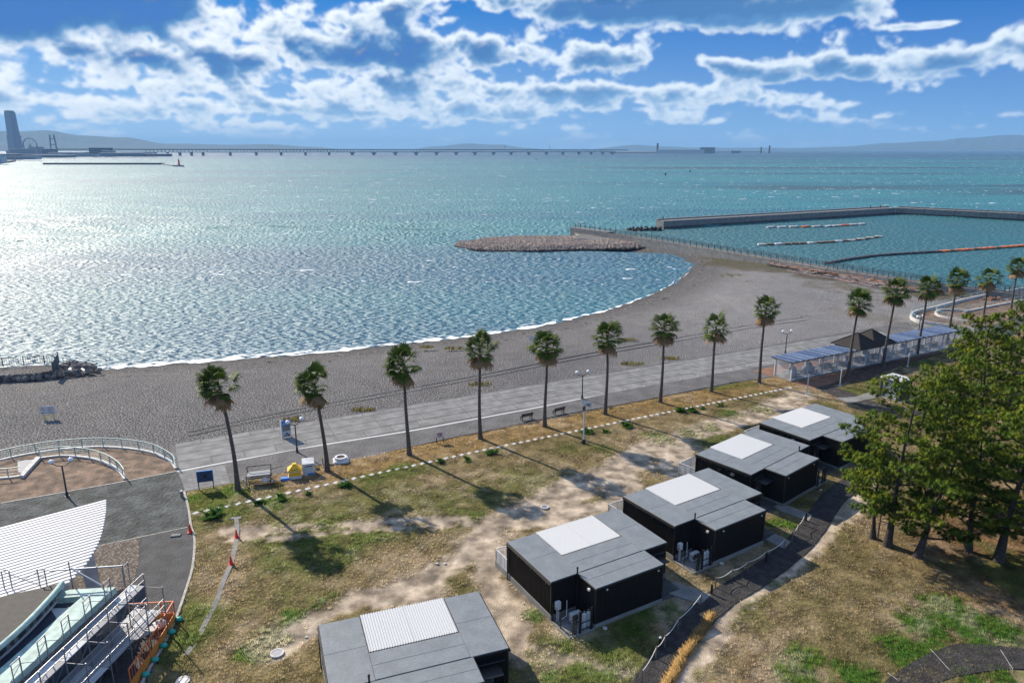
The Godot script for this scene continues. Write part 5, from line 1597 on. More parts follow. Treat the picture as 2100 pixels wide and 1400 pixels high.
	sh = Sh.new(); B.call(sh, 7.75, 9.7, -0.2, 0.2, 5.72, 7.2, 0.02); B.call(sh, 7.75, 9.7, -0.2, 0.08, 7.21, 7.6, 0.02)
	part("doorstep", sh, M.asphalt, t)
	if vents:
		for q in [2.6, 3.9]:
			sh = Sh.new(); sh.box(Vector3(-0.12, 2.4, q), Vector3(0.22, 0.2, 0.3))
			part("vent_hood", sh, M.steel if q > 3 else M.black_trim, t)
	return t

func houses() -> void:
	var proto := make_house(false, false)
	var spots := [[Vector3(-0.25, 3, -45.9), 60.0, "cabin with a half-smooth, half-corrugated white canopy, second from the foreground"], [Vector3(-11.28, 3, -36.61), 70.0, "nearest black cabin, cut off by the bottom edge of the picture"], [Vector3(9.07, 3, -52.92), 57.2, "middle black cabin of five, with flue and gated yard, behind the second"]]
	for i in 3:
		var yaw := deg_to_rad(90.0 - spots[i][1])
		var p := Vector3(spots[i][0].x, 0, spots[i][0].z)
		if i == 0:
			proto.position = p; proto.rotation.y = yaw; proto.set_meta("label", spots[i][2])
		else:
			dup(proto, p, yaw, spots[i][2])
	var far := make_house(true, true)
	far.position = Vector3(Vector3(16.95, 3, -61.23).x, 0, Vector3(16.95, 3, -61.23).z); far.rotation.y = deg_to_rad(90.0 - 50.0)
	far.set_meta("label", "fourth black cabin, with a vent hood and dark awning facing us, left of the pine")
	dup(far, Vector3(Vector3(25.4, 3, -69.1).x, 0, Vector3(25.4, 3, -69.1).z), deg_to_rad(90.0 - 54.5), "farthest black cabin, its right side hidden by the pines")

# ---------------------------------------------------------------- paths on the right
func path_things() -> void:
	var l := smooth_line(pv([37.55, -65.73, 32.42, -61.94, 28.79, -58.61, 26.94, -56.27, 25.16, -53.84, 23.51, -51.82, 22.33, -50.35, 20.74, -48.82, 18.72, -46.92, 16.55, -45.14, 14.3, -43.41, 12.8, -41.9, 11.13, -39.75, 9.59, -37.6, 8.02, -35.23, 7.05, -33.53]), 6)
	var walk := Node3D.new()
	walk.name = "asphalt_path"; add_child(walk, true); tag(walk, "", "", "", "structure")
	var run := spaced(l, 2.3)
	for i in run.size() - 1:
		var q := PackedVector2Array()
		var a := run[i]; var b := run[i + 1]
		var da := (run[mini(i + 1, run.size() - 1)] - run[maxi(i - 1, 0)]).normalized(); var db := (run[mini(i + 2, run.size() - 1)] - run[i]).normalized()
		var na := Vector2(-da.y, da.x) * 0.98; var nb := Vector2(-db.y, db.x) * 0.98
		b = b.lerp(a, 0.012)
		q.append(a + na); q.append(b + nb); q.append(b - nb); q.append(a - na)
		var sh := Sh.new()
		sh.slab(q, -0.1, 0.1 + rng.randf_range(0, 0.008))
		part("slab", sh, M.path, walk)
	var sh := Sh.new()
	sh.slab(pv([20.61, -34.65, 22.82, -36.24, 24.54, -37.29, 26, -38.04, 27.58, -38.67, 29.31, -38.76, 30.66, -38.49, 32.76, -38.04, 31.63, -36.44, 29.92, -36.49, 28.04, -36.28, 26.04, -35.83, 24.77, -35.35, 23.67, -34.65]), -0.1, 0.11)
	var curve := struct("curved_path", sh, M.path)
	for q in [[Vector3(25.92, 0, -38.26), Vector3(26.01, 0, -36.36)], [Vector3(30.21, 0, -38.17), Vector3(29.83, 0, -36.49)], [Vector3(22.23, 0, -36.16), Vector3(22.54, 0, -35.43)]]:
		sh = Sh.new(); sh.bar(q[0] + Vector3(0, 0.1, 0), q[1] + Vector3(0, 0.1, 0), 0.025, 0.024)
		part("joint", sh, M.kerb, curve)
	sh = Sh.new(); sh.slab(pv([39.33, -88.86, 41.61, -90.06, 43.07, -86.93, 44.27, -83.64, 47.19, -81.23, 50.32, -79.59, 49.06, -77.38, 45.41, -78.95, 42.24, -81.23, 40.71, -85.07]), -0.1, 0.1)
	struct("upper_path", sh, M.path)
	sh = Sh.new(); sh.slab(pv([40.33, -84.89, 42.92, -85.25, 47.05, -88.08, 47.77, -85.81, 43.24, -83.99, 41.26, -82.94]), -0.1, 0.106)
	struct("kiosk_path", sh, M.concrete)
	for p in [[pv([10.86, -44.96, 11.57, -45.37, 12.41, -44.78, 13.82, -43.86, 12.87, -42.81, 11.71, -43.52, 10.72, -44.15]), "entrance_path"], [pv([20.15, -51.22, 21.16, -52.12, 21.98, -50.86, 21.09, -49.79]), "entrance_path"], [pv([22.31, -57.6, 23.15, -57.78, 25.4, -55.16, 24.72, -54.17, 22.92, -55.84]), "entrance_path"]]:
		sh = Sh.new(); sh.slab(p[0], -0.1, 0.115)
		struct(p[1], sh, M.concrete)
	# rope fence in three runs, and low bollard lamps
	var runs := [[pv([7.53, -35.35, 8.75, -37.42, 9.49, -38.44, 10.69, -40.13, 12.82, -42.75]), "lowest run of the slack white rope fence beside the asphalt path"], [pv([14.35, -44.72, 15.77, -45.68, 17.28, -46.79, 19.06, -48.15, 21.05, -49.79]), "middle run of the slack white rope fence beside the asphalt path"], [pv([22.09, -50.93, 23, -52.12, 24.02, -53.52]), "short upper run of the slack white rope fence beside the path"]]
	for r in runs:
		var pts: PackedVector2Array = r[0]
		var t := thing("rope_fence", r[1], "fence", v3(pts[0], 0), 0.0, "rope fence along the path")
		for q in pts:
			sh = Sh.new(); sh.tube(v3(q, 0), v3(q, 0.95), 0.045, 0.04, 7)
			wpart("post", sh, M.wood, t)
		sh = Sh.new()
		for i in pts.size() - 1:
			var prev := v3(pts[i], 0.86)
			for k in 8:
				var f := (k + 1) / 8.0
				var q := v3(pts[i].lerp(pts[i + 1], f), 0.86 - 0.28 * 4.0 * f * (1.0 - f) * 0.6)
				sh.tube(prev, q, 0.026, 0.026, 5, false); prev = q
		wpart("rope", sh, M.rope, t)
	for b in [[Vector3(9.19, 0, -38.44), "black bollard lamp beside the lowest rope fence"], [Vector3(13.88, 0, -43.97), "black bollard lamp between the lower and middle rope fences"], [Vector3(19.08, 0, -48.08), "black bollard lamp within the middle rope fence"], [Vector3(24.47, 0, -54.17), "black bollard lamp at the entrance path of the fourth cabin"]]:
		var t := thing("bollard_lamp", b[1], "bollard lamp", b[0], 0.0, "bollard lamps along the path")
		sh = Sh.new(); sh.tube(Vector3.ZERO, Vector3(0, 0.75, 0), 0.08, 0.08, 10)
		part("post", sh, M.black_trim, t)
		sh = Sh.new(); sh.tube(Vector3(0, 0.75, 0), Vector3(0, 0.82, 0), 0.085, 0.06, 10)
		part("cap", sh, M.white if b[0].x < 12.0 else M.black_trim, t)
	# round covers in the ground
	for c in [[Vector3(-14.45, 0, -37.9), 0.42, "white-rimmed round manhole cover in the grass left of the nearest cabin"], [Vector3(2.83, 0, -56.62), 0.36, "white-rimmed round manhole cover in the sand above the cabins"], [Vector3(6.02, 0, -40.28), 0.15, "small white valve cover by the yard of the second cabin"], [Vector3(-5.61, 0, -47.82), 0.11, "small white disc in the grass, left of a pair"], [Vector3(-5.03, 0, -47.82), 0.11, "small white disc in the grass, right of a pair"],
		[Vector3(15.67, 0, -47.82), 0.15, "small white valve cover by the yard of the middle cabin"], [Vector3(28.08, 0, -59.84), 0.13, "small white valve cover beside the fourth cabin"], [Vector3(-13.06, 0, -39.41), 0.1, "small white disc left of the nearest cabin"], [Vector3(-19.18, 0, -35.51), 0.4, "white-rimmed round cover at the bottom edge, left"], [Vector3(1.79, 0, -55.92), 0.09, "tiny pale cover left of the sandy manhole"]]:
		var t := thing("manhole_cover", c[2], "manhole cover", c[0] + Vector3(0, 0.02, 0), 0.0, "covers in the ground")
		sh = Sh.new(); sh.ring(Vector3.ZERO, c[1] * 0.74, c[1], 0.1)
		part("rim", sh, M.kerb, t)
		sh = Sh.new(); sh.ring(Vector3.ZERO, 0.0, c[1] * 0.74, 0.085)
		part("lid", sh, M.grey_metal if c[1] > 0.2 else M.kerb, t)

# ---------------------------------------------------------------- pavilion with vinyl curtains
func pavilion() -> void:
	var sh := Sh.new()
	sh.slab(pv([33.57, -96.3, 38.39, -99.12, 42.63, -100.83, 52.71, -102.6, 43.8, -92.13, 40.72, -89.46, 38.91, -88.27, 36.26, -92.98]), -0.2, 0.03)
	struct("orange_paving", sh, M.orange)
	sh = Sh.new()
	sh.slab(pv([39.4, -94.28, 52.47, -102.09, 75.81, -115.53, 75.46, -112.41, 68.75, -107.72, 56.07, -99.36, 47.49, -92.34, 40.77, -89.26]), -0.2, 0.024)
	struct("red_soil_bed", sh, M.reddish)
	var f0 := Vector3(37.02, 2.85, -91.03); var f1 := Vector3(69.65, 2.85, -108.46); var k0 := Vector3(36.37, 2.55, -95.07)
	f0.y = 0; f1.y = 0; k0.y = 0
	var ax := (f1 - f0); var len := ax.length(); ax = ax.normalized()
	var back := ax.cross(Vector3.UP)
	if back.z > 0: back = -back
	var deep := 3.7
	var yaw := atan2(-ax.z, ax.x)
	var t := thing("blue_roofed_pavilion", "long open pavilion with blue corrugated roof and clear vinyl curtains", "pavilion", f0, yaw)
	# local axes: x along the front, z towards the lawn, so the back is at -deep
	sh = Sh.new(); sh.bbox(Vector3(len * 0.5, 0.07, -deep * 0.5), Vector3(len - 0.6, 0.16, deep - 0.5), 0.02)
	part("floor", sh, M.concrete, t)
	var bays := 12
	for i in bays + 1:
		for z in [-0.5, -deep + 0.4]:
			var x := 0.5 + (len - 1.0) * i / bays
			sh = Sh.new(); sh.box(Vector3(x, 1.4, z), Vector3(0.17, 2.65 + (0.0 if z > -1 else -0.1), 0.17))
			part("post", sh, M.far_pale, t)
	for z in [-0.5, -deep + 0.4]:
		sh = Sh.new(); sh.box(Vector3(len * 0.5, 2.7 if z > -1 else 2.55, z), Vector3(len - 0.2, 0.16, 0.1))
		part("beam", sh, M.wood_dark, t)
	var tones := []  # lighter and darker blues paint the shading of the ribs into the sheets
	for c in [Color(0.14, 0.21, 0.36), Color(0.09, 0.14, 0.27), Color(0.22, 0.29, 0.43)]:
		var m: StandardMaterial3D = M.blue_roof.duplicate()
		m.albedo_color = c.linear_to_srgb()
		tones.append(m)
	var pieces := 62
	for i in pieces:
		sh = Sh.new()
		var x0 := len * i / pieces + 0.004; var x1 := len * (i + 1) / pieces - 0.004
		var n := 1
		for j in n:
			var e := [[0.0, 0.0], [0.45, 0.0], [0.5, 0.09], [0.9, 0.09], [1.0, 0.0]]
			for m in 4:
				var a: float = x0 + (x1 - x0) * (j + e[m][0]) / n; var b: float = x0 + (x1 - x0) * (j + e[m + 1][0]) / n
				sh.quad(Vector3(a, 2.86 + e[m][1], 0.12), Vector3(b, 2.86 + e[m + 1][1], 0.12), Vector3(b, 2.66 + e[m + 1][1], -deep - 0.1), Vector3(a, 2.66 + e[m][1], -deep - 0.1), Vector3.UP)
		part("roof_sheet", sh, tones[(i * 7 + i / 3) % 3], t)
	sh = Sh.new(); sh.box(Vector3(len * 0.5, 2.79, 0.12), Vector3(len, 0.1, 0.05)); sh.box(Vector3(0, 2.68, -deep * 0.5), Vector3(0.05, 0.12, deep))
	part("fascia", sh, M.dark, t)
	for i in bays:
		for z in [-0.48, -deep + 0.42]:
			var x0 := 0.6 + (len - 1.0) * i / bays; var x1 := 0.4 + (len - 1.0) * (i + 1) / bays
			sh = Sh.new()
			for k in 6:
				var a := lerpf(x0, x1, k / 6.0); var b := lerpf(x0, x1, (k + 1) / 6.0)
				var wa := 0.05 * sin(k * 2.1 + i); var wb := 0.05 * sin((k + 1) * 2.1 + i)
				sh.quad(Vector3(a, 0.2, z + wa), Vector3(b, 0.2, z + wb), Vector3(b, 2.6, z), Vector3(a, 2.6, z), Vector3(0, 0, 1))
			part("curtain", sh, M.vinyl, t)
			sh = Sh.new(); sh.box(Vector3((x0 + x1) * 0.5, 0.22, z + 0.03), Vector3(x1 - x0, 0.06, 0.06))
			part("curtain_hem", sh, M.white, t)
	sh = Sh.new(); sh.quad(Vector3(0.5, 0.2, -0.55), Vector3(0.5, 0.2, -deep + 0.5), Vector3(0.5, 2.55, -deep + 0.5), Vector3(0.5, 2.6, -0.55), Vector3(-1, 0, 0))
	part("curtain", sh, M.vinyl, t)
	# twin pyramid roofs of dark shingles
	for cx in [0.405, 0.505]:
		var c := Vector3(len * cx, 2.9, -deep * 0.5 + (0.0 if cx < 0.45 else -0.5))
		var r := 2.45
		var rf := part("pyramid_roof", pyramid(c, r, 1.75), M.shingle, t)
		sh = Sh.new()
		for k in 4:
			var a := PI / 4 + k * PI / 2
			sh.bar(c + Vector3(0, 1.8, 0), c + Vector3(cos(a) * r * 1.42, 0.03, sin(a) * r * 1.42), 0.14, 0.1)
		part("ridge", sh, M.wood_dark, rf)
	# what stands behind the curtains
	for i in 10:
		var x := 2.2 + i * (len - 4.0) / 9.5
		var p := t.transform * Vector3(x, 0.16, -deep * 0.5)
		var tb := thing("picnic_table", "%s dark table with benches, counted from the near end, behind the clear curtains" % ["first", "second", "third", "fourth", "fifth", "sixth", "seventh", "eighth", "ninth", "last"][i], "table", p, yaw, "tables inside the blue-roofed pavilion")
		sh = Sh.new(); sh.bbox(Vector3(0, 0.72, 0), Vector3(1.5, 0.07, 0.85), 0.02)
		part("top", sh, M.wood_dark if i % 3 else M.wood, tb)
		for k in [-1, 1]:
			sh = Sh.new(); sh.bbox(Vector3(0, 0.42, 0.8 * k), Vector3(1.5, 0.06, 0.32), 0.02)
			part("bench", sh, M.dark, tb)
			sh = Sh.new(); sh.box(Vector3(0.55 * k, 0.35, 0), Vector3(0.12, 0.7, 0.6)); sh.box(Vector3(0.55 * k, 0.2, 0), Vector3(0.08, 0.06, 1.7))
			part("leg", sh, M.dark, tb)
	for i in 6:
		var p := t.transform * Vector3([1.6, 5.2, 13.0, 17.5, 21.5, 26.0][i], 0.16, -1.5 - 0.4 * (i % 2))
		var pl := thing("covered_stack", ["dark covered heap in the first bay of the pavilion", "large dark covered heap in the second bay of the pavilion", "tall dark covered heap left of the pyramid roofs' middle", "dark covered heap below the right pyramid roof", "dark covered heap in the middle right bays", "dark covered heap in the far bays of the pavilion"][i], "covered heap", p, i * 0.4)
		sh = Sh.new(); sh.ball(Vector3(0, 0.6, 0), Vector3(0.85, 0.55, 0.6), 10, 6); sh.ball(Vector3(0.2, 1.05, 0), Vector3(0.55, 0.45, 0.5), 10, 6)
		part("cover", sh, M.cloth, pl)
		sh = Sh.new(); sh.bbox(Vector3(0, 0.15, 0), Vector3(1.5, 0.3, 0.9), 0.05)
		part("base", sh, M.dark, pl)
	# thin poles in front of it
	for q in [[Vector3(37.35, 0, -86.55), 2.6, "slim pale pole at the edge of the orange paving"], [Vector3(43, 0, -89.86), 2.1, "slim brown pole in the grass in front of the pavilion"], [Vector3(56.4, 0, -98.4), 1.9, "slim pale pole right of the kiosk, by the red soil"]]:
		var pt := thing("slim_pole", q[2], "pole", q[0], 0.0, "slim poles in front of the pavilion")
		sh = Sh.new(); sh.tube(Vector3.ZERO, Vector3(0, q[1], 0), 0.075, 0.065, 8)
		part("pole", sh, M.far_pale, pt)
		sh = Sh.new(); sh.ball(Vector3(0, q[1], 0), Vector3(0.1, 0.1, 0.1), 8, 6); sh.bbox(Vector3(0, 0.03, 0), Vector3(0.4, 0.06, 0.4), 0.02)
		part("cap", sh, M.white, pt)
	# flat-roofed kiosk by the pines
	var kp := Vector3(46.03, 0, -85.62)
	var k := thing("kiosk", "small dark kiosk with flat white roof and glazed front by the pines", "kiosk", kp, deg_to_rad(-58.0))
	sh = Sh.new(); sh.bbox(Vector3(1.3, 0.08, -1.3), Vector3(3.4, 0.16, 3.2), 0.02)
	part("base", sh, M.concrete, k)
	for w in [[0.06, -1.2, 0.12, 2.4], [2.54, -1.2, 0.12, 2.4]]:
		sh = Sh.new(); sh.box(Vector3(w[0], 1.35, w[1]), Vector3(w[2], 2.4, w[3]))
		part("wall", sh, M.dark, k)
	sh = Sh.new(); sh.box(Vector3(1.3, 1.35, -2.36), Vector3(2.4, 2.4, 0.1))
	part("wall", sh, M.dark, k)
	sh = Sh.new(); sh.box(Vector3(1.3, 1.3, -0.25), Vector3(2.3, 2.2, 0.05))
	part("glazing", sh, M.far_pale, k)
	for x in [0.5, 1.3, 2.1]:
		sh = Sh.new(); sh.box(Vector3(x, 1.3, -0.2), Vector3(0.07, 2.2, 0.07))
		part("mullion", sh, M.dark, k)
	sh = Sh.new(); sh.bbox(Vector3(1.3, 2.6, -1.2), Vector3(2.8, 0.14, 2.7), 0.03)
	part("roof", sh, M.white, k)
	sh = Sh.new(); sh.box(Vector3(1.3, 2.5, -1.2), Vector3(2.74, 0.08, 2.6))
	part("roof_edge", sh, M.dark, k)

func pyramid(c: Vector3, r: float, h: float) -> Sh:   # courses of shingles, each stepped over the one below
	var sh := Sh.new()
	var n := 11
	for i in n:
		var r0 := r * (1.0 - i / float(n)); var r1 := r * (1.0 - (i + 1.08) / float(n))
		var y0 := h * i / n; var y1 := h * (i + 1.0) / n
		for k in 4:
			var a := PI / 4 + k * PI / 2; var b := a + PI / 2
			var A := Vector3(cos(a), 0, sin(a)) * 1.414; var B := Vector3(cos(b), 0, sin(b)) * 1.414
			var out := A + B + Vector3.UP
			sh.quad(c + A * r0 + Vector3(0, y0 + 0.06, 0), c + B * r0 + Vector3(0, y0 + 0.06, 0), c + B * maxf(r1, 0) + Vector3(0, y1 + 0.02, 0), c + A * maxf(r1, 0) + Vector3(0, y1 + 0.02, 0), out)
			sh.quad(c + A * r0 + Vector3(0, y0, 0), c + B * r0 + Vector3(0, y0, 0), c + B * r0 + Vector3(0, y0 + 0.06, 0), c + A * r0 + Vector3(0, y0 + 0.06, 0), A + B)
	return sh
# ---------------------------------------------------------------- buildings under repair at the left
func left_buildings() -> void:
	# white slatted roof
	var edge := smooth_line(pv([-30.85, -49.85, -29.73, -47.73, -28.35, -44.63, -27.63, -42.34, -27.26, -40.24, -27.38, -38.21]), 8)
	var top_l := pv([-30.85, -49.85, -36.02, -45.66])
	var dir := (top_l[1] - top_l[0]).normalized()
	var across := Vector2(-dir.y, dir.x)
	if across.dot(edge[edge.size() - 1] - edge[0]) < 0: across = -across
	var t := thing("white_slatted_roof", "white roof of long parallel slats with a curved jagged right edge", "roof canopy", v3(edge[0], 0))
	var total := across.dot(edge[edge.size() - 1] - edge[0])
	var n := 28
	var sh: Sh
	for i in n:
		var off := total * (i + 0.3) / n
		var e := edge[0]
		for k in edge.size() - 1:
			var a := across.dot(edge[k] - edge[0]); var b := across.dot(edge[k + 1] - edge[0])
			if off >= a and off <= b: e = edge[k].lerp(edge[k + 1], (off - a) / maxf(b - a, 0.001))
		var s := edge[0] + across * off + dir * (e - edge[0]).dot(dir)
		sh = Sh.new(); sh.bar(v3(s, 4.2), v3(s + dir * 26.0, 4.2), total / n * 0.6, 0.16)
		wpart("slat", sh, M.slat, t)
	sh = Sh.new()
	var q0 := edge[0] + dir * 1.8; var q1 := edge[edge.size() - 1] + dir * 4.2
	var mid := edge[22] + dir * 2.6
	sh.slab(PackedVector2Array([q0, mid, q1, q1 + dir * 24.0, q0 + dir * 26.0]), 3.98, 4.1)
	wpart("roof_deck", sh, M.white, t)
	for k in [[14, 1.2], [30, 1.4], [38, 1.5]]:
		var c = edge[k[0]] + dir * k[1]
		sh = Sh.new(); sh.bbox(v3(c, 1.98), Vector3(0.8, 4.0, 0.6), 0.02, atan2(-dir.y, dir.x))
		wpart("column", sh, M.white, t)
	for k in [0.25, 0.6, 0.92]:
		var a := q0.lerp(q1, k)
		sh = Sh.new(); sh.bar(v3(q0.lerp(q1, k - 0.2) - dir * 0.6, 3.86), v3(a - dir * 0.6, 3.86), 0.3, 0.22)
		wpart("beam", sh, M.white, t)
	sh = Sh.new()
	sh.slab(PackedVector2Array([q0 + dir * 5.0, q1 + dir * 3.0, q1 + dir * 20.0, q0 + dir * 20.0]), -0.1, 3.9)
	wpart("inner_wall", sh, M.brown, t)
	# mint-edged flat building
	var A := pv([-27.86, -38.51])[0]; var B := pv([-24.58, -38.76])[0]; var C := pv([-25.53, -30.71])[0]
	var D := C + (C - B) * 0.9
	t = thing("flat_roof_building", "low building with blue-grey flat roof and mint-green cornice under repair", "building", v3(B, 0))
	var left := A + (C - B) * 2.4 + Vector2(-2.0, 0)
	var L2 := A + Vector2(-4.0, 0.6)
	sh = Sh.new(); sh.slab(PackedVector2Array([L2, B, D, D + Vector2(-9, 0), L2 + (D - B)]), -0.1, 3.55)
	wpart("wall", sh, M.concrete, t)
	sh = Sh.new()
	sh.slab(PackedVector2Array([A + Vector2(-2.5, 0.2), B + Vector2(0.2, -0.2), B + Vector2(-1.3, 0.75), A + Vector2(-2.5, 1.15)]), 3.6, 4.0)
	wpart("cornice", sh, M.mint, t)
	var e0 := B + Vector2(0.2, -0.2); var e1 := D + Vector2(0.2, 0)
	sh = Sh.new(); sh.slab(PackedVector2Array([e0 + (e1 - e0).normalized() * 0.004, e1, e1 + Vector2(-1.25, 0), B + Vector2(-1.29, 0.76)]), 3.6, 4.004)
	wpart("cornice", sh, M.mint, t)
	sh = Sh.new(); sh.slab(PackedVector2Array([A + Vector2(-3.5, 0.9), B + Vector2(-1.0, 0.5), D + Vector2(-1.0, 0), D + Vector2(-8.5, 0), A + Vector2(-6, 3)]), 3.3, 3.62)
	wpart("roof", sh, M.flat_roof, t)
	sh = Sh.new(); sh.tube(v3(B + Vector2(-2.8, 3.6), 3.6), v3(B + Vector2(-2.8, 3.6), 3.95), 0.05, 0.05, 8)
	wpart("roof_pipe", sh, M.dark, t)
	sh = Sh.new(); sh.slab(PackedVector2Array([B + Vector2(-2.9, 1.4), B + Vector2(-1.5, 1.4), B + Vector2(-1.9, 2.4)]), 3.62, 3.63)
	wpart("patch", sh, M.far_pale, t)
	var f := (D - B).normalized()
	for i in 6:
		var c := B + f * (1.3 + i * 2.6) + Vector2(0.03, 0)
		sh = Sh.new(); sh.bar(v3(c, 2.0), v3(c + f * 1.7, 2.0), 0.08, 1.5)
		var win := wpart("window", sh, M.glass, t)
		sh = Sh.new(); sh.bar(v3(c - f * 0.05, 1.2), v3(c + f * 1.75, 1.2), 0.16, 0.08)
		wpart("sill", sh, M.mint, t)
	# upper building with a curved eave
	var curve := smooth_line(pv([-27.22, -38.37, -27.08, -37.47, -27, -36.42, -26.92, -34.9, -26.97, -33.36, -27.12, -32.08, -27.41, -30.73]), 5)
	t = thing("curved_roof_building", "dark tiled roof with a curved pale eave behind the flat roof", "building", v3(curve[0], 0))
	var roof := PackedVector2Array()
	for q in curve: roof.append(q)
	roof.append(curve[curve.size() - 1] + Vector2(-14, 0)); roof.append(pv([-34.11, -34.39])[0]); roof.append(pv([-29.98, -36.99])[0])
	sh = Sh.new(); sh.slab(roof, 4.45, 4.65)
	wpart("roof", sh, M.tile, t)
	sh = Sh.new()
	for i in curve.size() - 1: sh.tube(v3(curve[i], 4.62), v3(curve[i + 1], 4.62), 0.17, 0.17, 10, false)
	wpart("eave_pipe", sh, M.mint, t)
	for i in curve.size() - 1:
		var a := curve[i] + Vector2(-0.35, -0.25); var b := curve[i + 1] + Vector2(-0.35, -0.25)
		sh = Sh.new(); sh.bar(v3(a, 4.05), v3(b, 4.05), 0.12, 0.95)
		wpart("wall_panel", sh, [M.concrete, M.dark, M.tile, M.concrete, M.dark][i % 5], t)
		sh = Sh.new(); sh.bar(v3(a, 3.78), v3(b, 3.78), 0.3, 0.1)
		wpart("ledge", sh, M.far_pale, t)
	# scaffold along the facade
	var s0 := B + Vector2(0.55, -1.2)
	t = thing("facade_scaffold", "tall steel scaffold with planks and braces along the mint-corniced facade", "scaffold", v3(s0, 0))
	var o := Vector2(f.y, -f.x)
	if o.x < 0: o = -o
	var rows := [0.0, 0.95, 2.1]
	var count := 11
	for i in count:
		var p := s0 + f * (i * 1.75)
		for r in 3:
			var h: float = [5.1, 4.3, 3.5][r]
			if r == 2 and i > 6: continue
			sh = Sh.new(); sh.tube(v3(p + o * rows[r], 0.0), v3(p + o * rows[r], h), 0.035, 0.035, 6)
			wpart("upright", sh, M.grey_metal, t)
		# gate-shaped frame standing above the cornice
		sh = Sh.new()
		sh.tube(v3(p + o * rows[0], 5.05), v3(p + o * rows[0] + f * 0.55, 5.05), 0.03, 0.03, 5); sh.tube(v3(p + o * rows[0] + f * 0.55, 5.05), v3(p + o * rows[0] + f * 0.55, 3.4), 0.03, 0.03, 5); sh.tube(v3(p + o * rows[0], 4.75), v3(p + o * rows[0] + f * 0.55, 4.75), 0.025, 0.025, 5)
		wpart("guard_frame", sh, M.grey_metal, t)
		for y in [1.7, 3.4]:
			sh = Sh.new(); sh.tube(v3(p, y), v3(p + o * (2.1 if i < 7 else 0.95), y), 0.03, 0.03, 5)
			wpart("transom", sh, M.grey_metal, t)
		if i == count - 1: continue
		var q := p + f * 1.75
		for y in [1.7, 3.4]:
			for r in 2:
				if r == 1 and (i > 6 or y > 3): continue
				for w in 2:
					sh = Sh.new(); var c = o * (rows[r] + 0.25 + w * 0.46)
					sh.bar(v3(p + c, y + 0.05), v3(q + c - f * 0.03, y + 0.05), 0.42, 0.05)
					wpart("plank", sh, M.plank if (i + w) % 4 else M.far_pale, t)
			for r in [1, 2]:
				if r == 2 and (i > 5 or y > 3): continue
				for g in [0.5, 0.95]:
					sh = Sh.new(); sh.tube(v3(p + o * rows[r], y + g), v3(q + o * rows[r], y + g), 0.025, 0.025, 5)
					wpart("handrail", sh, M.steel, t)
		for r in [0, 1]:
			sh = Sh.new(); sh.tube(v3(p + o * rows[r], 0.2 if i % 2 else 1.7), v3(q + o * rows[r], 1.7 if i % 2 else 0.2), 0.02, 0.02, 5); sh.tube(v3(p + o * rows[r], 3.4 if i % 2 else 1.75), v3(q + o * rows[r], 1.75 if i % 2 else 3.4), 0.02, 0.02, 5)
			wpart("brace", sh, M.grey_metal, t)
		sh = Sh.new(); sh.tube(v3(p, 4.7), v3(q, 3.5), 0.018, 0.018, 5); sh.tube(v3(p, 3.5), v3(q, 4.7), 0.018, 0.018, 5)
		wpart("brace", sh, M.grey_metal, t)
	# tube bridging at the far end
	sh = Sh.new(); sh.tube(Vector3(-28.42, 5, -39.15), Vector3(-24.21, 5, -39.69), 0.05, 0.05, 6)
	wpart("long_tube", sh, M.steel, t)
	sh = Sh.new(); sh.tube(Vector3(-27.12, 5.1, -39.26), Vector3(-24.96, 4.4, -38.52), 0.06, 0.06, 6)
	wpart("long_tube", sh, M.steel, t)
	for q in [Vector3(-27.23, 5.6, -39.27), Vector3(-25.5, 5.3, -39.21), Vector3(-23.98, 5.3, -39.32)]:
		sh = Sh.new(); sh.tube(Vector3(q.x, 0.0, q.z), q, 0.035, 0.035, 6)
		wpart("upright", sh, M.grey_metal, t)
	# small scaffold on the white roof
	t = thing("roof_scaffold", "small frames of scaffold standing on the edge of the white slatted roof", "scaffold", Vector3(-29.31, 4.4, -38.52))
	for u in [[20, 1210], [32, 1206], [76, 1197], [87, 1194], [-30, 1222], [-18, 1218]]:
		var p := t.position + Vector3((u[0] - 60) * 0.036, 0, (u[0] - 60) * -0.004)
		sh = Sh.new(); sh.tube(p + Vector3(0, -0.1, 0), p + Vector3(0, 1.1, 0), 0.035, 0.035, 6)
		wpart("upright", sh, M.grey_metal, t)
	for u in [[20, 32], [76, 87], [-30, -18]]:
		for y in [0.6, 1.05]:
			sh = Sh.new(); sh.tube(t.position + Vector3((u[0] - 60) * 0.036, y, 0), t.position + Vector3((u[1] - 60) * 0.036, y, 0), 0.03, 0.03, 5)
			wpart("bar", sh, M.grey_metal, t)
	sh = Sh.new(); sh.tube(t.position + Vector3(-1.4, 0.9, 0), t.position + Vector3(0.6, 0.0, 0), 0.02, 0.02, 5); sh.tube(t.position + Vector3(-1.0, 0.0, 0), t.position + Vector3(0.6, 0.9, 0), 0.02, 0.02, 5)
	wpart("brace", sh, M.grey_metal, t)
	# orange site fence with green feet
	var fl := pv([-24.99, -40.83, -23.96, -40.93, -22.92, -41.03, -22.13, -41.13, -22.02, -39.84, -21.94, -38.53, -21.86, -37.25, -21.8, -35.99, -21.76, -34.73])
	t = thing("orange_site_fence", "bright orange site fence of panels round the scaffold yard", "fence", v3(fl[0], 0))
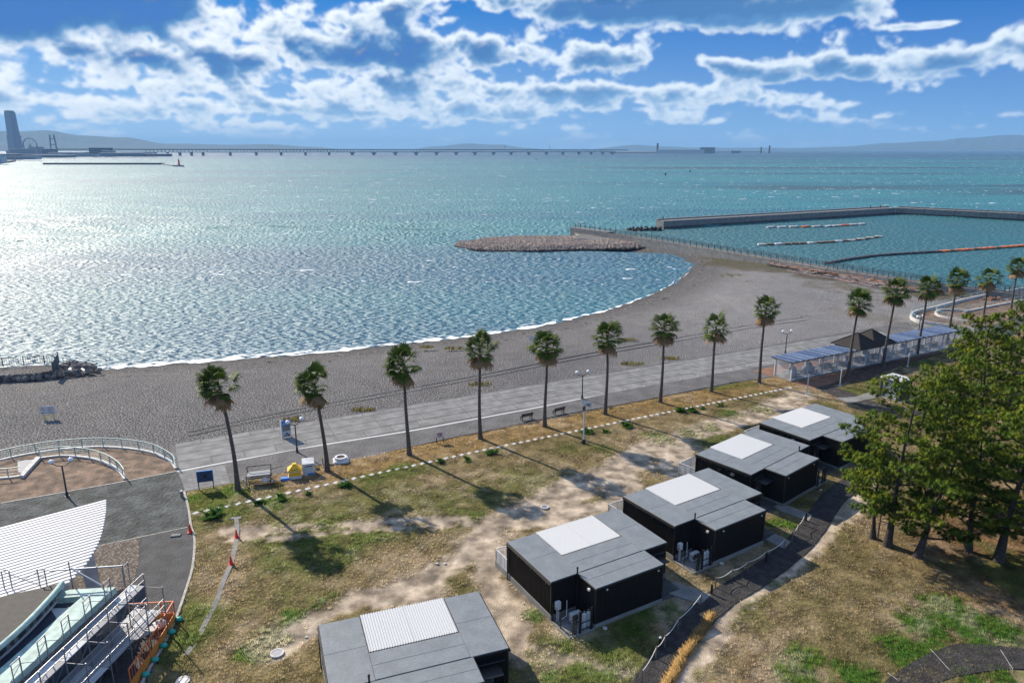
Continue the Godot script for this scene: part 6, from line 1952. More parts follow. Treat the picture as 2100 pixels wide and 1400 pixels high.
	for i in fl.size() - 1:
		var a := v3(fl[i].lerp(fl[i + 1], 0.015), 0); var b := v3(fl[i].lerp(fl[i + 1], 0.985), 0)
		sh = Sh.new()
		for q in [a, b]: sh.bar(q + Vector3(0, 0.03, 0), q + Vector3(0, 1.5, 0), 0.06, 0.06)
		sh.bar(a + Vector3(0, 1.48, 0), b + Vector3(0, 1.48, 0), 0.06, 0.06); sh.bar(a + Vector3(0, 0.08, 0), b + Vector3(0, 0.08, 0), 0.05, 0.05); sh.bar(a + Vector3(0, 0.62, 0), b + Vector3(0, 0.62, 0), 0.04, 0.04)
		var pn := wpart("panel_frame", sh, M.orange_paint, t)
		sh = Sh.new(); sh.bar(a + Vector3(0, 0.34, 0), b + Vector3(0, 0.34, 0), 0.012, 0.5)
		wpart("amber_sheet", sh, M.mesh_sheet, t)
		for k in [0.25, 0.5, 0.75]:
			sh = Sh.new(); sh.bar(a.lerp(b, k) + Vector3(0, 0.62, 0), a.lerp(b, k) + Vector3(0, 1.46, 0), 0.025, 0.025)
			wpart("upright_bar", sh, M.orange_paint, t)
		if i == 0:
			sh = Sh.new(); sh.bar(a.lerp(b, 0.35) + Vector3(0, 1.2, 0.04), a.lerp(b, 0.8) + Vector3(0, 1.2, 0.04), 0.015, 0.32)
			wpart("notice", sh, M.white, t)
	for i in [0, 3, 4, 5, 6, 7]:
		var d := Vector3(0.25, 0, 0.05)
		var w := thing("fence_weight", "green round weight at the %s of the orange site fence" % {0: "left end", 3: "far right corner", 4: "first joint below the corner", 5: "second joint below the corner", 6: "third joint below the corner", 7: "nearest visible joint"}[i], "weight", v3(fl[i], 0.12) + d, 0.0, "green weights of the orange fence")
		sh = Sh.new(); sh.ball(Vector3(0, 0.06, 0), Vector3(0.26, 0.15, 0.2), 12, 6)
		part("body", sh, M.teal, w)
		sh = Sh.new(); sh.tube(Vector3(-0.1, 0.18, 0), Vector3(0.1, 0.18, 0), 0.03, 0.03, 6)
		part("handle", sh, M.teal, w)
	# site clutter
	t = thing("trestle_table", "pale trestle rack inside the orange fence", "trestle", Vector3(-22.96, 0, -38.95) , 0.9)
	sh = Sh.new(); sh.bbox(Vector3(0, 0.78, 0), Vector3(1.5, 0.07, 0.6), 0.01)
	part("top", sh, M.far_pale, t)
	for k in [-1, 1]:
		sh = Sh.new(); sh.bar(Vector3(0.6 * k, 0.76, 0), Vector3(0.65 * k, 0, 0.32), 0.06, 0.06); sh.bar(Vector3(0.6 * k, 0.76, 0), Vector3(0.65 * k, 0, -0.32), 0.06, 0.06)
		part("leg", sh, M.wood, t)
	for b in [[Vector3(-22.92, 0, -40.28), "white sack slumped inside the orange fence corner", "white"], [Vector3(-22.76, 0, -40.48), "grey sack beside the white one in the fence corner", "far_pale"]]:
		var bg := thing("sack", b[1], "sack", b[0])
		sh = Sh.new(); sh.ball(Vector3(0, 0.25, 0), Vector3(0.42, 0.28, 0.32), 10, 6)
		part("bag", sh, M[b[2]], bg)
		sh = Sh.new(); sh.tube(Vector3(0, 0.45, 0), Vector3(0.06, 0.66, 0), 0.12, 0.05, 8)
		part("neck", sh, M[b[2]], bg)

# ---------------------------------------------------------------- palms
func frond_mesh(kind: int) -> ArrayMesh:   # a fan leaf reaching out along +x from the crown
	var r := RandomNumberGenerator.new()
	r.seed = 500 + kind
	var sh := Sh.new()
	var dead := kind >= 4
	var pet := 0.95 if not dead else 0.55
	sh.col = Color(1.6, 1.7, 1.2) if not dead else Color(0.8, 0.8, 0.8)
	sh.tube(Vector3.ZERO, Vector3(pet, 0.05, 0), 0.03, 0.018, 4, false)
	var hub := Vector3(pet, 0.05, 0)
	var n := 17
	for i in n:
		var a := lerpf(-1.65, 1.65, (i + 0.5) / n)
		if dead: a *= 0.4
		var len := (0.92 - 0.25 * absf(a) / 2.0) * r.randf_range(0.86, 1.1) * (1.25 if dead else 1.0)
		var d := Vector3(cos(a), 0.28 * cos(a * 1.4), sin(a)).normalized()
		var side := d.cross(Vector3.UP).normalized() * (0.05 if not dead else 0.032)
		var fold := Vector3(0, 0.03 if i % 2 else -0.02, 0)
		var p0 := hub; var p1 := hub + d * len * 0.55 + fold; var p2 := hub + d * len * 0.86 + Vector3(0, -0.1 * len, 0); var p3 := hub + d * len * 1.03 + Vector3(0, -0.3 * len - 0.1 * r.randf(), 0)
		var t := r.randf_range(0.75, 1.2)
		sh.col = Color(t, t * r.randf_range(0.95, 1.1), t)
		sh.tri(p0, p1 + side * 1.5, p1 - side * 1.5, Vector3.UP)
		sh.quad(p1 - side * 1.5, p1 + side * 1.5, p2 + side * 0.8, p2 - side * 0.8, Vector3.UP)
		sh.tri(p2 - side * 0.8, p2 + side * 0.8, p3, Vector3.UP)
	return sh.mesh()

func palms() -> void:
	var fr := []
	for i in 6: fr.append(frond_mesh(i))
	var lean := [[-0.06, 0.0], [-0.05, 0.02], [-0.02, 0.0], [0.0, 0.02], [0.01, 0.0], [-0.01, 0.01], [0.01, 0.0], [0.015, 0.0], [0.0, 0.02], [0.02, 0.0], [0.02, 0.02], [0.01, 0.0], [0.02, 0.0], [0.0, 0.02], [0.0, 0.0]]
	var words := ["first palm from the left, windswept, beside the navy board", "second palm from the left, windswept, behind the white bin", "third palm from the left, standing alone left of the prohibition sign", "fourth palm from the left, right of the prohibition sign", "palm between the two dark benches", "palm just right of the loudspeaker mast", "palm with a shaggy brown skirt, second right of the loudspeaker mast", "palm with sparse spread crown near the white line's right part", "palm at the tip of the orange paving",
		"palm in front of the pavilion's left half", "palm in front of the right pyramid roof", "palm right of the pyramid roofs", "palm at the far end of the pavilion roof", "palm behind the pines by the right road", "rightmost palm, at the right edge of the picture"]
	var spots := [[Vector3(-24.97, 0, -59.94), 10.6], [Vector3(-17.85, 0, -63.95), 9.3], [Vector3(-10.48, 0, -67.73), 10.2], [Vector3(-3.39, 0, -71.93), 10.5], [Vector3(3.7, 0, -75.44), 9.9], [Vector3(10.94, 0, -79.26), 9.9], [Vector3(18.12, 0, -83.28), 10.1], [Vector3(25.39, 0, -87.31), 9.0], [Vector3(32.73, 0, -91.08), 10.6], [Vector3(46.07, 0, -94.28), 10.8], [Vector3(52.93, 0, -98.4), 11.6], [Vector3(61.07, 0, -104.43), 10.9], [Vector3(69.24, 0, -110.9), 10.9], [Vector3(78.44, 0, -117.16), 10.1], [Vector3(90.49, 0, -127.89), 10.2]]
	for i in 15:
		var h: float = spots[i][1] - 0.65
		var t := thing("palm_tree", words[i], "palm tree", spots[i][0], 0.0, "row of fan palms along the promenade")
		var p := []; var r := []
		for k in 13:
			var f := k / 12.0
			p.append(Vector3(lean[i][0] * h * f * f + 0.06 * sin(f * 5.0 + i), h * f, lean[i][1] * h * f))
			r.append(lerpf(0.2, 0.115, f) + (0.1 * pow(1.0 - f, 8.0)))
		var sh := Sh.new()
		for k in 12:
			sh.tube(p[k], p[k + 1], r[k], r[k + 1], 10, false)
		part("trunk", sh, M.trunk, t)
		var top: Vector3 = p[12]
		var wind := Vector3(-0.75, 0.05, 0.12) if i < 3 else (Vector3(-0.12, 0, 0) if i < 6 else Vector3(0.05, 0, 0))
		var count := [32, 27, 30, 27, 28, 29, 27, 19, 26, 28, 28, 28, 28, 19, 26][i] as int
		for k in count:
			var f := (k + 0.5) / count
			var pitch := asin(lerpf(0.97, -0.72, f)) + rng.randf_range(-0.15, 0.15)
			var a := k * 2.39996 + rng.randf_range(-0.3, 0.3)
			var d := Vector3(cos(a) * cos(pitch), sin(pitch), sin(a) * cos(pitch)) + wind * (0.55 + 0.5 * rng.randf())
			var o := part("frond", fr[rng.randi() % 4], M.frond, t)
			place_frond(o, top + Vector3(0, 0.25 * (1.0 - f), 0), d, rng.randf_range(0.9, 1.3) * (1.0 if i != 8 else 0.95))
		for k in 13:
			var a := k * 2.39996 + 0.4
			var d := Vector3(cos(a) * 0.6, rng.randf_range(-1.5, -0.7), sin(a) * 0.6) + wind * 0.45
			var o := part("dead_frond", fr[4 + rng.randi() % 2], M.frond_dead, t)
			place_frond(o, top + Vector3(0, -0.1 - 0.25 * rng.randf(), 0), d, rng.randf_range(0.9, 1.4))
		for k in 2:   # spent flower stalks
			var a := rng.randf() * TAU
			var d := Vector3(cos(a), 0.25, sin(a) * 0.5)
			sh = Sh.new()
			sh.chain([top, top + d * 0.8, top + d * 1.5 + Vector3(0, -0.15, 0), top + d * 1.9 + Vector3(0, -0.7, 0)], [0.02, 0.018, 0.014, 0.008], 4)
			part("flower_stalk", sh, M.rope, t)

func place_frond(o: Node3D, at: Vector3, d: Vector3, s: float) -> void:
	var x := d.normalized()
	var z := x.cross(Vector3.UP)
	z = (Vector3.BACK if z.length() < 0.05 else z.normalized()).rotated(x, rng.randf_range(-0.35, 0.35))
	var y := z.cross(x)
	o.transform = Transform3D(Basis(x, y, z).scaled_local(Vector3.ONE * s), at)

# ---------------------------------------------------------------- pines
func brush_mesh(seed_: int) -> ArrayMesh:   # a tuft of long needles
	var r := RandomNumberGenerator.new()
	r.seed = seed_
	var sh := Sh.new()
	for i in 64:
		var a := r.randf() * TAU; var e := r.randf_range(-0.3, 1.5)
		var d := Vector3(cos(a) * cos(e), sin(e), sin(a) * cos(e))
		var side := d.cross(Vector3(r.randf() - 0.5, 1, r.randf() - 0.5)).normalized() * 0.0115
		var base := d * 0.02
		var n := (d + Vector3(0, 0.7, 0)).normalized()
		var l := r.randf_range(0.16, 0.29)
		sh.col = Color.WHITE * r.randf_range(0.75, 1.2)
		sh.stri(base - side, base + side, base + d * l, n, n, n)
	return sh.mesh()

func pines() -> void:
	var brushes := [brush_mesh(1), brush_mesh(2)]
	# foot, height, crown radius, lean, lowest limb share, seed, words
	var list := [[Vector3(29.34, 0, -50.35), 12.9, 4.9, Vector3(0.3, 0, 0), 0.24, 1, "tall pine with full crown nearest the cabins, white-footed trunk"],
		[Vector3(28.76, 0, -51.52), 7.0, 2.2, Vector3(-0.3, 0, -0.2), 0.36, 2, "thin small pine just left of the white-footed pine"],
		[Vector3(30.86, 0, -48.82), 9.0, 3.4, Vector3(2.2, 0, -0.6), 0.2, 3, "pine with a strongly leaning trunk, right of the white-footed one"],
		[Vector3(36.59, 0, -48.15), 13.2, 3.9, Vector3(0.9, 0, -0.2), 0.22, 4, "thick-trunked pine at lower right"],
		[Vector3(40.89, 0, -58.98), 16.0, 4.4, Vector3(-0.6, 0, 0.3), 0.2, 5, "tall pine in the middle of the grove"],
		[Vector3(46.47, 0, -59.46), 16.6, 4.4, Vector3(-0.4, 0, 0), 0.2, 6, "tallest pine, at the right edge of the grove"],
		[Vector3(46.07, 0, -69.96), 12.0, 2.9, Vector3(-0.3, 0, 0.2), 0.22, 7, "pine at the far left of the grove, near the kiosk"],
		[Vector3(54.54, 0, -74.71), 13.5, 4.2, Vector3(0.2, 0, 0), 0.2, 8, "far pine behind the middle of the grove"],
		[Vector3(35.19, 0, -49.64), 9.5, 3.1, Vector3(-0.6, 0, 0.2), 0.18, 9, "low spreading pine between the leaning and the thick-trunked ones"],
		[Vector3(40.65, 0, -49.64), 13.0, 3.8, Vector3(0.3, 0, 0), 0.2, 10, "pine partly outside the right edge"],
		[Vector3(36.62, 0, -57.6), 11.5, 3.4, Vector3(0.4, 0, 0.2), 0.25, 11, "slender pine behind the white-footed one"]]
	for q in list:
		var r := RandomNumberGenerator.new()
		r.seed = 700 + q[5] as int
		var t := thing("pine_tree", q[6], "pine tree", q[0], 0.0, "grove of pines at the right")
		var h: float = q[1]
		var lean: Vector3 = q[3]
		var spine := []; var rad := []
		for k in 15:
			var f := k / 14.0
			spine.append(lean * f + Vector3(0.22 * sin(f * 7.0 + q[5]) * f, h * f, 0.22 * cos(f * 6.0 + q[5] * 2.0) * f))
			rad.append(lerpf(0.27, 0.03, pow(f, 0.8)) * (0.7 if h < 8 else (1.2 if q[5] == 4 else 1.0)) + 0.12 * pow(1.0 - f, 12.0))
		var sh := Sh.new()
		for k in 14: sh.tube(spine[k], spine[k + 1], rad[k], rad[k + 1], 9, false)
		part("trunk", sh, M.bark, t)
		var limbs := Sh.new()
		var xf := [[], []]; var cc := [[], []]
		var low: float = q[4] - 0.05
		var n := int(h * 2.6)
		for k in n:
			var f := low + (1.0 - low) * (k + r.randf()) / n
			var i := mini(int(f * 14.0), 13)
			var from: Vector3 = spine[i].lerp(spine[i + 1], f * 14.0 - i)
			var a := k * 2.39996 + r.randf_range(-0.5, 0.5)
			var g := (f - low) / (1.0 - low)
			var len: float = q[2] * (0.55 + 0.6 * sin(PI * pow(g, 0.75) * 0.85 + 0.25)) * (1.0 - 0.62 * pow(g, 3.0)) * r.randf_range(0.6, 1.1)
			var d := Vector3(cos(a), lerpf(0.02, 0.75, g * g), sin(a)).normalized()
			var tip := from + d * len + Vector3(0, 0.12 * len, 0)
			var mid := from.lerp(tip, 0.5) + Vector3(r.randf_range(-0.2, 0.2), -0.1, r.randf_range(-0.2, 0.2))
			var w: float = maxf(0.025, rad[i] * 0.4)
			limbs.tube(from, mid, w, w * 0.7, 5, false); limbs.tube(mid, tip, w * 0.7, 0.015, 5, false)
			var side := Vector3(-d.z, 0, d.x).normalized()
			var m := int(len / 0.42) + 1
			for j in m:
				var u := 0.25 + 0.75 * (j + r.randf()) / m
				var on := from.lerp(mid, u * 2.0) if u < 0.5 else mid.lerp(tip, u * 2.0 - 1.0)
				var reach := (1.15 - 0.5 * u) * r.randf_range(0.3, 1.0) * minf(1.0, len * 0.4)
				var e := on + side * reach * (1.0 if j % 2 else -1.0) + d * 0.3 * reach + Vector3(0, 0.12 + 0.2 * reach, 0)
				if j % 2 == 0: limbs.tube(on, e, 0.02, 0.01, 4, false)
				var cl := r.randi_range(6, 10)
				var tone := Color(0.07, 0.115, 0.014).lerp(Color(0.19, 0.19, 0.016), pow(r.randf(), 1.6)).lerp(Color(0.05, 0.09, 0.016), 0.6 * r.randf())
				for z in cl:
					var s := r.randf_range(0.75, 1.25)
					var where := e + Vector3(r.randf_range(-0.4, 0.4), r.randf_range(-0.12, 0.16), r.randf_range(-0.4, 0.4))
					var b := Basis(Vector3(r.randf_range(-0.5, 0.5), 1, r.randf_range(-0.5, 0.5)).normalized(), r.randf() * TAU) * Basis(side, r.randf_range(-0.4, 0.4))
					var which := r.randi() % 2
					xf[which].append(Transform3D(b.scaled(Vector3.ONE * s), where))
					cc[which].append(tone * r.randf_range(0.8, 1.2))
		part("limbs", limbs, M.bark, t)
		many("needles", brushes[0], M.needles, xf[0], cc[0], t)
		many("needles", brushes[1], M.needles, xf[1], cc[1], t)
	for k in 1:
		var p := thing("tree_stake", "slim wooden stake with a crossbar by the white-footed pine", "stake", Vector3(29, 0, -51.22))
		var sh := Sh.new(); sh.tube(Vector3.ZERO, Vector3(0, 2.4, 0), 0.06, 0.05, 7)
		part("post", sh, M.wood, p)
		sh = Sh.new(); sh.bar(Vector3(0, 1.7, 0), Vector3(0.75, 1.62, 0.4), 0.06, 0.06)
		part("crossbar", sh, M.wood, p)

# ---------------------------------------------------------------- things along the promenade
func park_things() -> void:
	for b in [[Vector3(1.62, 0, -77.69), "dark slatted bench left of the palm between two benches", 0.0], [Vector3(5.43, 0, -79.59), "dark slatted bench right of the palm between two benches", 0.05]]:
		var t := thing("park_bench", b[1], "bench", b[0], deg_to_rad(29.0) + b[2], "dark benches facing the sea")
		for k in 3:
			var sh := Sh.new(); sh.bbox(Vector3(0, 0.43, -0.18 + k * 0.15), Vector3(1.5, 0.05, 0.12), 0.01)
			part("seat_slat", sh, M.wood_dark, t)
		for k in 2:
			var sh := Sh.new(); sh.box(Vector3(0, 0.62 + k * 0.17, 0.27 + k * 0.04), Vector3(1.5, 0.14, 0.04))
			part("back_slat", sh, M.wood_dark, t)
		for k in [-0.62, 0.62]:
			var sh := Sh.new(); sh.box(Vector3(k, 0.2, -0.16), Vector3(0.07, 0.42, 0.07)); sh.bar(Vector3(k, 0, 0.24), Vector3(k, 0.9, 0.32), 0.07, 0.07); sh.box(Vector3(k, 0.38, 0.03), Vector3(0.06, 0.06, 0.5))
			part("leg", sh, M.black_trim, t)
	# loudspeaker and floodlight mast
	var t := thing("loudspeaker_mast", "pale mast with two grey floodlights and a box on the lawn", "mast", Vector3(7.54, 0, -70.61))
	var sh := Sh.new(); sh.tube(Vector3(0, 0.4, 0), Vector3(0, 4.5, 0), 0.085, 0.07, 10)
	part("pole", sh, M.far_pale, t)
	sh = Sh.new(); sh.tube(Vector3.ZERO, Vector3(0, 0.5, 0), 0.28, 0.16, 8)
	part("foot", sh, M.black_trim, t)
	sh = Sh.new(); sh.bbox(Vector3(-0.06, 4.0, 0.1), Vector3(0.28, 0.4, 0.2), 0.02)
	part("control_box", sh, M.dark, t)
	for k in [[Vector3(0.0, 4.65, 0), Vector3(0.05, 0.15, 0.9)], [Vector3(0.45, 4.4, 0.1), Vector3(0.9, 0.1, 0.6)]]:
		var d: Vector3 = (k[1] as Vector3).normalized()
		sh = Sh.new(); sh.tube(k[0] - d * 0.2, k[0] + d * 0.22, 0.12, 0.28, 14); sh.tube(k[0] - d * 0.35, k[0] - d * 0.2, 0.08, 0.12, 10)
		var fl := part("floodlight", sh, M.grey_metal, t)
		sh = Sh.new(); sh.tube(k[0] + d * 0.225, k[0] + d * 0.24, 0.25, 0.25, 14)
		part("lens", sh, M.far_pale, fl)
	sh = Sh.new(); sh.bar(Vector3(0, 4.2, 0), Vector3(0.4, 4.35, 0.08), 0.05, 0.05); sh.bar(Vector3(0, 4.4, 0), Vector3(0, 4.6, 0), 0.05, 0.05)
	part("bracket", sh, M.far_pale, t)
	# prohibition sign
	t = thing("prohibition_sign", "small white board with a red ring and slash on dark posts", "sign", Vector3(-7.62, 0, -70.87), 0.3)
	for k in [-0.36, 0.36]:
		sh = Sh.new(); sh.box(Vector3(k, 0.55, 0), Vector3(0.08, 1.1, 0.06))
		part("post", sh, M.black_trim, t)
	sh = Sh.new(); sh.bbox(Vector3(0, 0.95, 0.06), Vector3(0.8, 0.62, 0.03), 0.005)
	part("board", sh, M.white, t)
	sh = Sh.new()
	for i in 20:
		var a := TAU * i / 20; var b := TAU * (i + 1) / 20
		sh.bar(Vector3(cos(a) * 0.2, 0.95 + sin(a) * 0.2, 0.08), Vector3(cos(b) * 0.2, 0.95 + sin(b) * 0.2, 0.08), 0.02, 0.06)
	sh.bar(Vector3(-0.14, 1.09, 0.08), Vector3(0.14, 0.81, 0.08), 0.02, 0.05)
	part("ring", sh, M.red_ink, t)
	sh = Sh.new(); sh.box(Vector3(0.02, 0.95, 0.078), Vector3(0.26, 0.07, 0.008)); sh.box(Vector3(0.1, 1.0, 0.078), Vector3(0.06, 0.07, 0.008))
	part("pictogram", sh, M.black_ink, t)
	# navy notice board
	t = thing("navy_notice_board", "navy blue notice board with crossed dark lines on two legs", "sign", Vector3(-27.89, 0, -60.13), 0.3)
	for k in [-0.62, 0.62]:
		sh = Sh.new(); sh.box(Vector3(k, 0.9, 0), Vector3(0.08, 1.8, 0.08))
		part("leg", sh, M.navy, t)
	sh = Sh.new(); sh.bbox(Vector3(0, 1.3, 0.05), Vector3(1.32, 1.05, 0.05), 0.01)
	part("board", sh, M.navy, t)
	sh = Sh.new(); sh.box(Vector3(0, 1.84, 0.05), Vector3(1.4, 0.06, 0.12)); sh.box(Vector3(-0.67, 1.3, 0.06), Vector3(0.05, 1.05, 0.09)); sh.box(Vector3(0.67, 1.3, 0.06), Vector3(0.05, 1.05, 0.09))
	part("frame", sh, M.blue, t)
	sh = Sh.new(); sh.bar(Vector3(-0.4, 1.7, 0.085), Vector3(0.4, 0.95, 0.085), 0.012, 0.05); sh.bar(Vector3(-0.4, 0.98, 0.088), Vector3(0.42, 1.66, 0.088), 0.012, 0.05); sh.tube(Vector3(0, 1.32, 0.08), Vector3(0, 1.32, 0.095), 0.16, 0.16, 12)
	part("crossed_lines", sh, M.black_ink, t)
	# tall banner stand
	t = thing("banner_stand", "tall white-framed stand with blue top panel and picture below", "banner stand", Vector3(-24.23, 0, -72.34), 0.55)
	sh = Sh.new()
	for k in [-0.45, 0.45]: sh.box(Vector3(k, 1.0, 0), Vector3(0.06, 2.0, 0.06))
	part("frame", sh, M.white, t)
	sh = Sh.new(); sh.box(Vector3(-0.5, 1.0, -0.2), Vector3(0.04, 2.0, 0.4))
	part("side_panel", sh, M.white, t)
	sh = Sh.new(); sh.box(Vector3(0, 1.7, 0.02), Vector3(0.86, 0.55, 0.04))
	part("blue_panel", sh, M.blue, t)
	sh = Sh.new(); sh.box(Vector3(0.15, 1.8, 0.045), Vector3(0.4, 0.14, 0.01)); sh.box(Vector3(-0.2, 1.62, 0.045), Vector3(0.25, 0.08, 0.01))
	part("lettering", sh, M.far_pale, t)
	sh = Sh.new(); sh.box(Vector3(0, 1.08, 0.0), Vector3(0.86, 0.66, 0.02))
	part("middle_panel", sh, M.concrete, t)
	sh = Sh.new(); sh.box(Vector3(0, 0.42, 0.02), Vector3(0.86, 0.64, 0.04))
	part("picture_panel", sh, M.white, t)
	sh = Sh.new(); sh.bar(Vector3(-0.25, 0.3, 0.05), Vector3(0.0, 0.45, 0.05), 0.01, 0.1); sh.bar(Vector3(0.0, 0.45, 0.052), Vector3(0.28, 0.25, 0.052), 0.01, 0.14); sh.box(Vector3(0, 0.16, 0.05), Vector3(0.7, 0.1, 0.01)); sh.bar(Vector3(0, 0.42, 0.055), Vector3(0.04, 0.66, 0.055), 0.01, 0.06)
	part("picture", sh, M.navy, t)
	# grill cart
	t = thing("grill_cart", "grey steel barbecue cart with slatted grate among dark rails", "grill cart", Vector3(-23.48, 0, -61.43), 0.27)
	sh = Sh.new()
	for x in [-1.05, 1.05]:
		for z in [-0.65, 0.65]: sh.box(Vector3(x, 0.55 if z > 0 else 0.75, z), Vector3(0.07, 1.1 if z > 0 else 1.5, 0.07))
	part("leg", sh, M.dark, t)
	sh = Sh.new()
	for y in [0.3, 0.85]:
		for z in [-0.65, 0.65]: sh.box(Vector3(0, y, z), Vector3(2.1, 0.06, 0.06))
		for x in [-1.05, 1.05]: sh.box(Vector3(x, y, 0), Vector3(0.06, 0.06, 1.3))
	sh.box(Vector3(0, 1.47, -0.65), Vector3(2.1, 0.08, 0.08))
	part("frame", sh, M.dark, t)
	for k in 22:
		sh = Sh.new(); sh.box(Vector3(-0.95 + k * 0.09, 0.95, -0.05), Vector3(0.045, 0.04, 1.0))
		part("grate_bar", sh, M.far_pale, t)
	sh = Sh.new(); sh.box(Vector3(0, 0.7, 0), Vector3(1.9, 0.05, 1.1))
	part("tray", sh, M.dark, t)
	sh = Sh.new(); sh.tube(Vector3(0.55, 0.35, 0.75), Vector3(0.55, 0.75, 0.6), 0.24, 0.24, 12); sh.chain([Vector3(0.6, 0.55, 0.7), Vector3(1.1, 0.3, 0.5), Vector3(1.25, 0.25, 0.3)], [0.07, 0.07, 0.07], 6)
	part("burner", sh, M.far_pale, t)
	sh = Sh.new(); sh.tube(Vector3(1.0, 1.1, -0.3), Vector3(2.1, 1.25, -0.5), 0.035, 0.035, 6)
	part("handle", sh, M.dark, t)
	t = thing("white_tripod", "small white tripod stand at the left end of the grill cart", "tripod", Vector3(-24.57, 0, -60.43))
	for k in 3:
		sh = Sh.new(); sh.bar(Vector3(0, 0.75, 0), Vector3(cos(k * 2.1) * 0.35, 0, sin(k * 2.1) * 0.35), 0.05, 0.05)
		part("leg", sh, M.kerb, t)
	sh = Sh.new(); sh.ball(Vector3(0, 0.8, 0), Vector3(0.12, 0.08, 0.12), 8, 5)
	part("head", sh, M.kerb, t)
	sh = Sh.new(); sh.bbox(Vector3(0, 0.12, 0), Vector3(0.75, 0.24, 0.5), 0.03)
	sh.box(Vector3(0, 0.241, 0), Vector3(0.6, 0.01, 0.36))
	single("blue_tray", sh, M.blue, Vector3(-21.31, 0, -62.04), "flat blue plastic tray beside the yellow hut-shaped bin", "tray", 0.25)
	# yellow hut-shaped bin
	t = thing("yellow_hut_bin", "yellow and white hut-shaped bin with pyramid lid", "bin", Vector3(-20.53, 0, -62.67), 0.3)
	sh = Sh.new(); sh.bbox(Vector3(0, 0.14, 0), Vector3(1.2, 0.28, 1.05), 0.03)
	part("base", sh, M.white, t)
	sh = Sh.new(); sh.bbox(Vector3(0, 0.55, 0), Vector3(1.12, 0.6, 1.0), 0.06)
	part("body", sh, M.yellow, t)
	sh = Sh.new()
	for k in 4:
		var a := PI / 4 + k * PI / 2; var b := a + PI / 2
		sh.quad(Vector3(cos(a) * 0.92, 0.86, sin(a) * 0.82), Vector3(cos(b) * 0.92, 0.86, sin(b) * 0.82), Vector3(cos(b) * 0.24, 1.28, sin(b) * 0.22), Vector3(cos(a) * 0.24, 1.28, sin(a) * 0.22), Vector3(cos(a + PI / 4), 1, sin(a + PI / 4)))
	sh.box(Vector3(0, 1.32, 0), Vector3(0.36, 0.14, 0.32))
	part("lid", sh, M.yellow, t)
	sh = Sh.new()
	for k in [-0.2, 0.0, 0.2]: sh.box(Vector3(k, 0.98, 0.53), Vector3(0.1, 0.07, 0.06))
	part("vents", sh, M.black_ink, t)
	sh = Sh.new()
	for k in 8: sh.bar(Vector3(-0.56 + k * 0.14, 0.62 + 0.16 * sin(k * 0.4), 0.505), Vector3(-0.42 + k * 0.14, 0.62 + 0.16 * sin((k + 1) * 0.4), 0.505), 0.012, 0.06)
	part("stripe", sh, M.white, t)
	# white bin
	t = thing("white_slot_bin", "white box-shaped bin with dark slot and slanted top", "bin", Vector3(-19.44, 0, -63.41), 0.3)
	sh = Sh.new(); sh.bbox(Vector3(0, 0.6, 0), Vector3(1.05, 1.2, 0.8), 0.05)
	part("body", sh, M.white, t)
	sh = Sh.new(); sh.obox(Transform3D(Basis(Vector3.RIGHT, 0.25), Vector3(0, 1.25, -0.05)), Vector3(1.12, 0.14, 0.95))
	part("lid", sh, M.white, t)
	sh = Sh.new(); sh.box(Vector3(0.02, 0.92, 0.405), Vector3(0.7, 0.1, 0.03))
	part("slot", sh, M.black_ink, t)
	sh = Sh.new()
	for k in 5: sh.box(Vector3(-0.3 + k * 0.15, 0.66, 0.403), Vector3(0.09, 0.06, 0.01))
	part("lettering", sh, M.far, t)
	sh = Sh.new(); sh.box(Vector3(0.2, 0.12, 0.403), Vector3(0.6, 0.2, 0.012))
	part("band", sh, M.blue, t)
	t = thing("marker_post", "short pale post with notches at the promenade edge behind the second palm", "post", Vector3(-18.59, 0, -65.39))
	sh = Sh.new(); sh.tube(Vector3.ZERO, Vector3(0, 0.85, 0), 0.05, 0.045, 8)
	part("post", sh, M.wood, t)
	sh = Sh.new(); sh.box(Vector3(0, 0.75, 0.05), Vector3(0.12, 0.2, 0.02))
	part("tag", sh, M.yellow_post, t)
	# white planter drum
	t = thing("white_ring_planter", "low white square-footed ring planter on the promenade edge", "planter", Vector3(-17, 0, -66.19), 0.3)
	sh = Sh.new(); sh.bbox(Vector3(0, 0.12, 0), Vector3(1.5, 0.24, 1.3), 0.09)
	part("foot", sh, M.white, t)
	sh = Sh.new(); sh.ring(Vector3(0, 0.24, 0), 0.4, 0.6, 0.28, 24)
	part("ring", sh, M.white, t)
	sh = Sh.new(); sh.ring(Vector3(0, 0.24, 0), 0.0, 0.4, 0.18, 20)
	part("soil", sh, M.reddish, t)

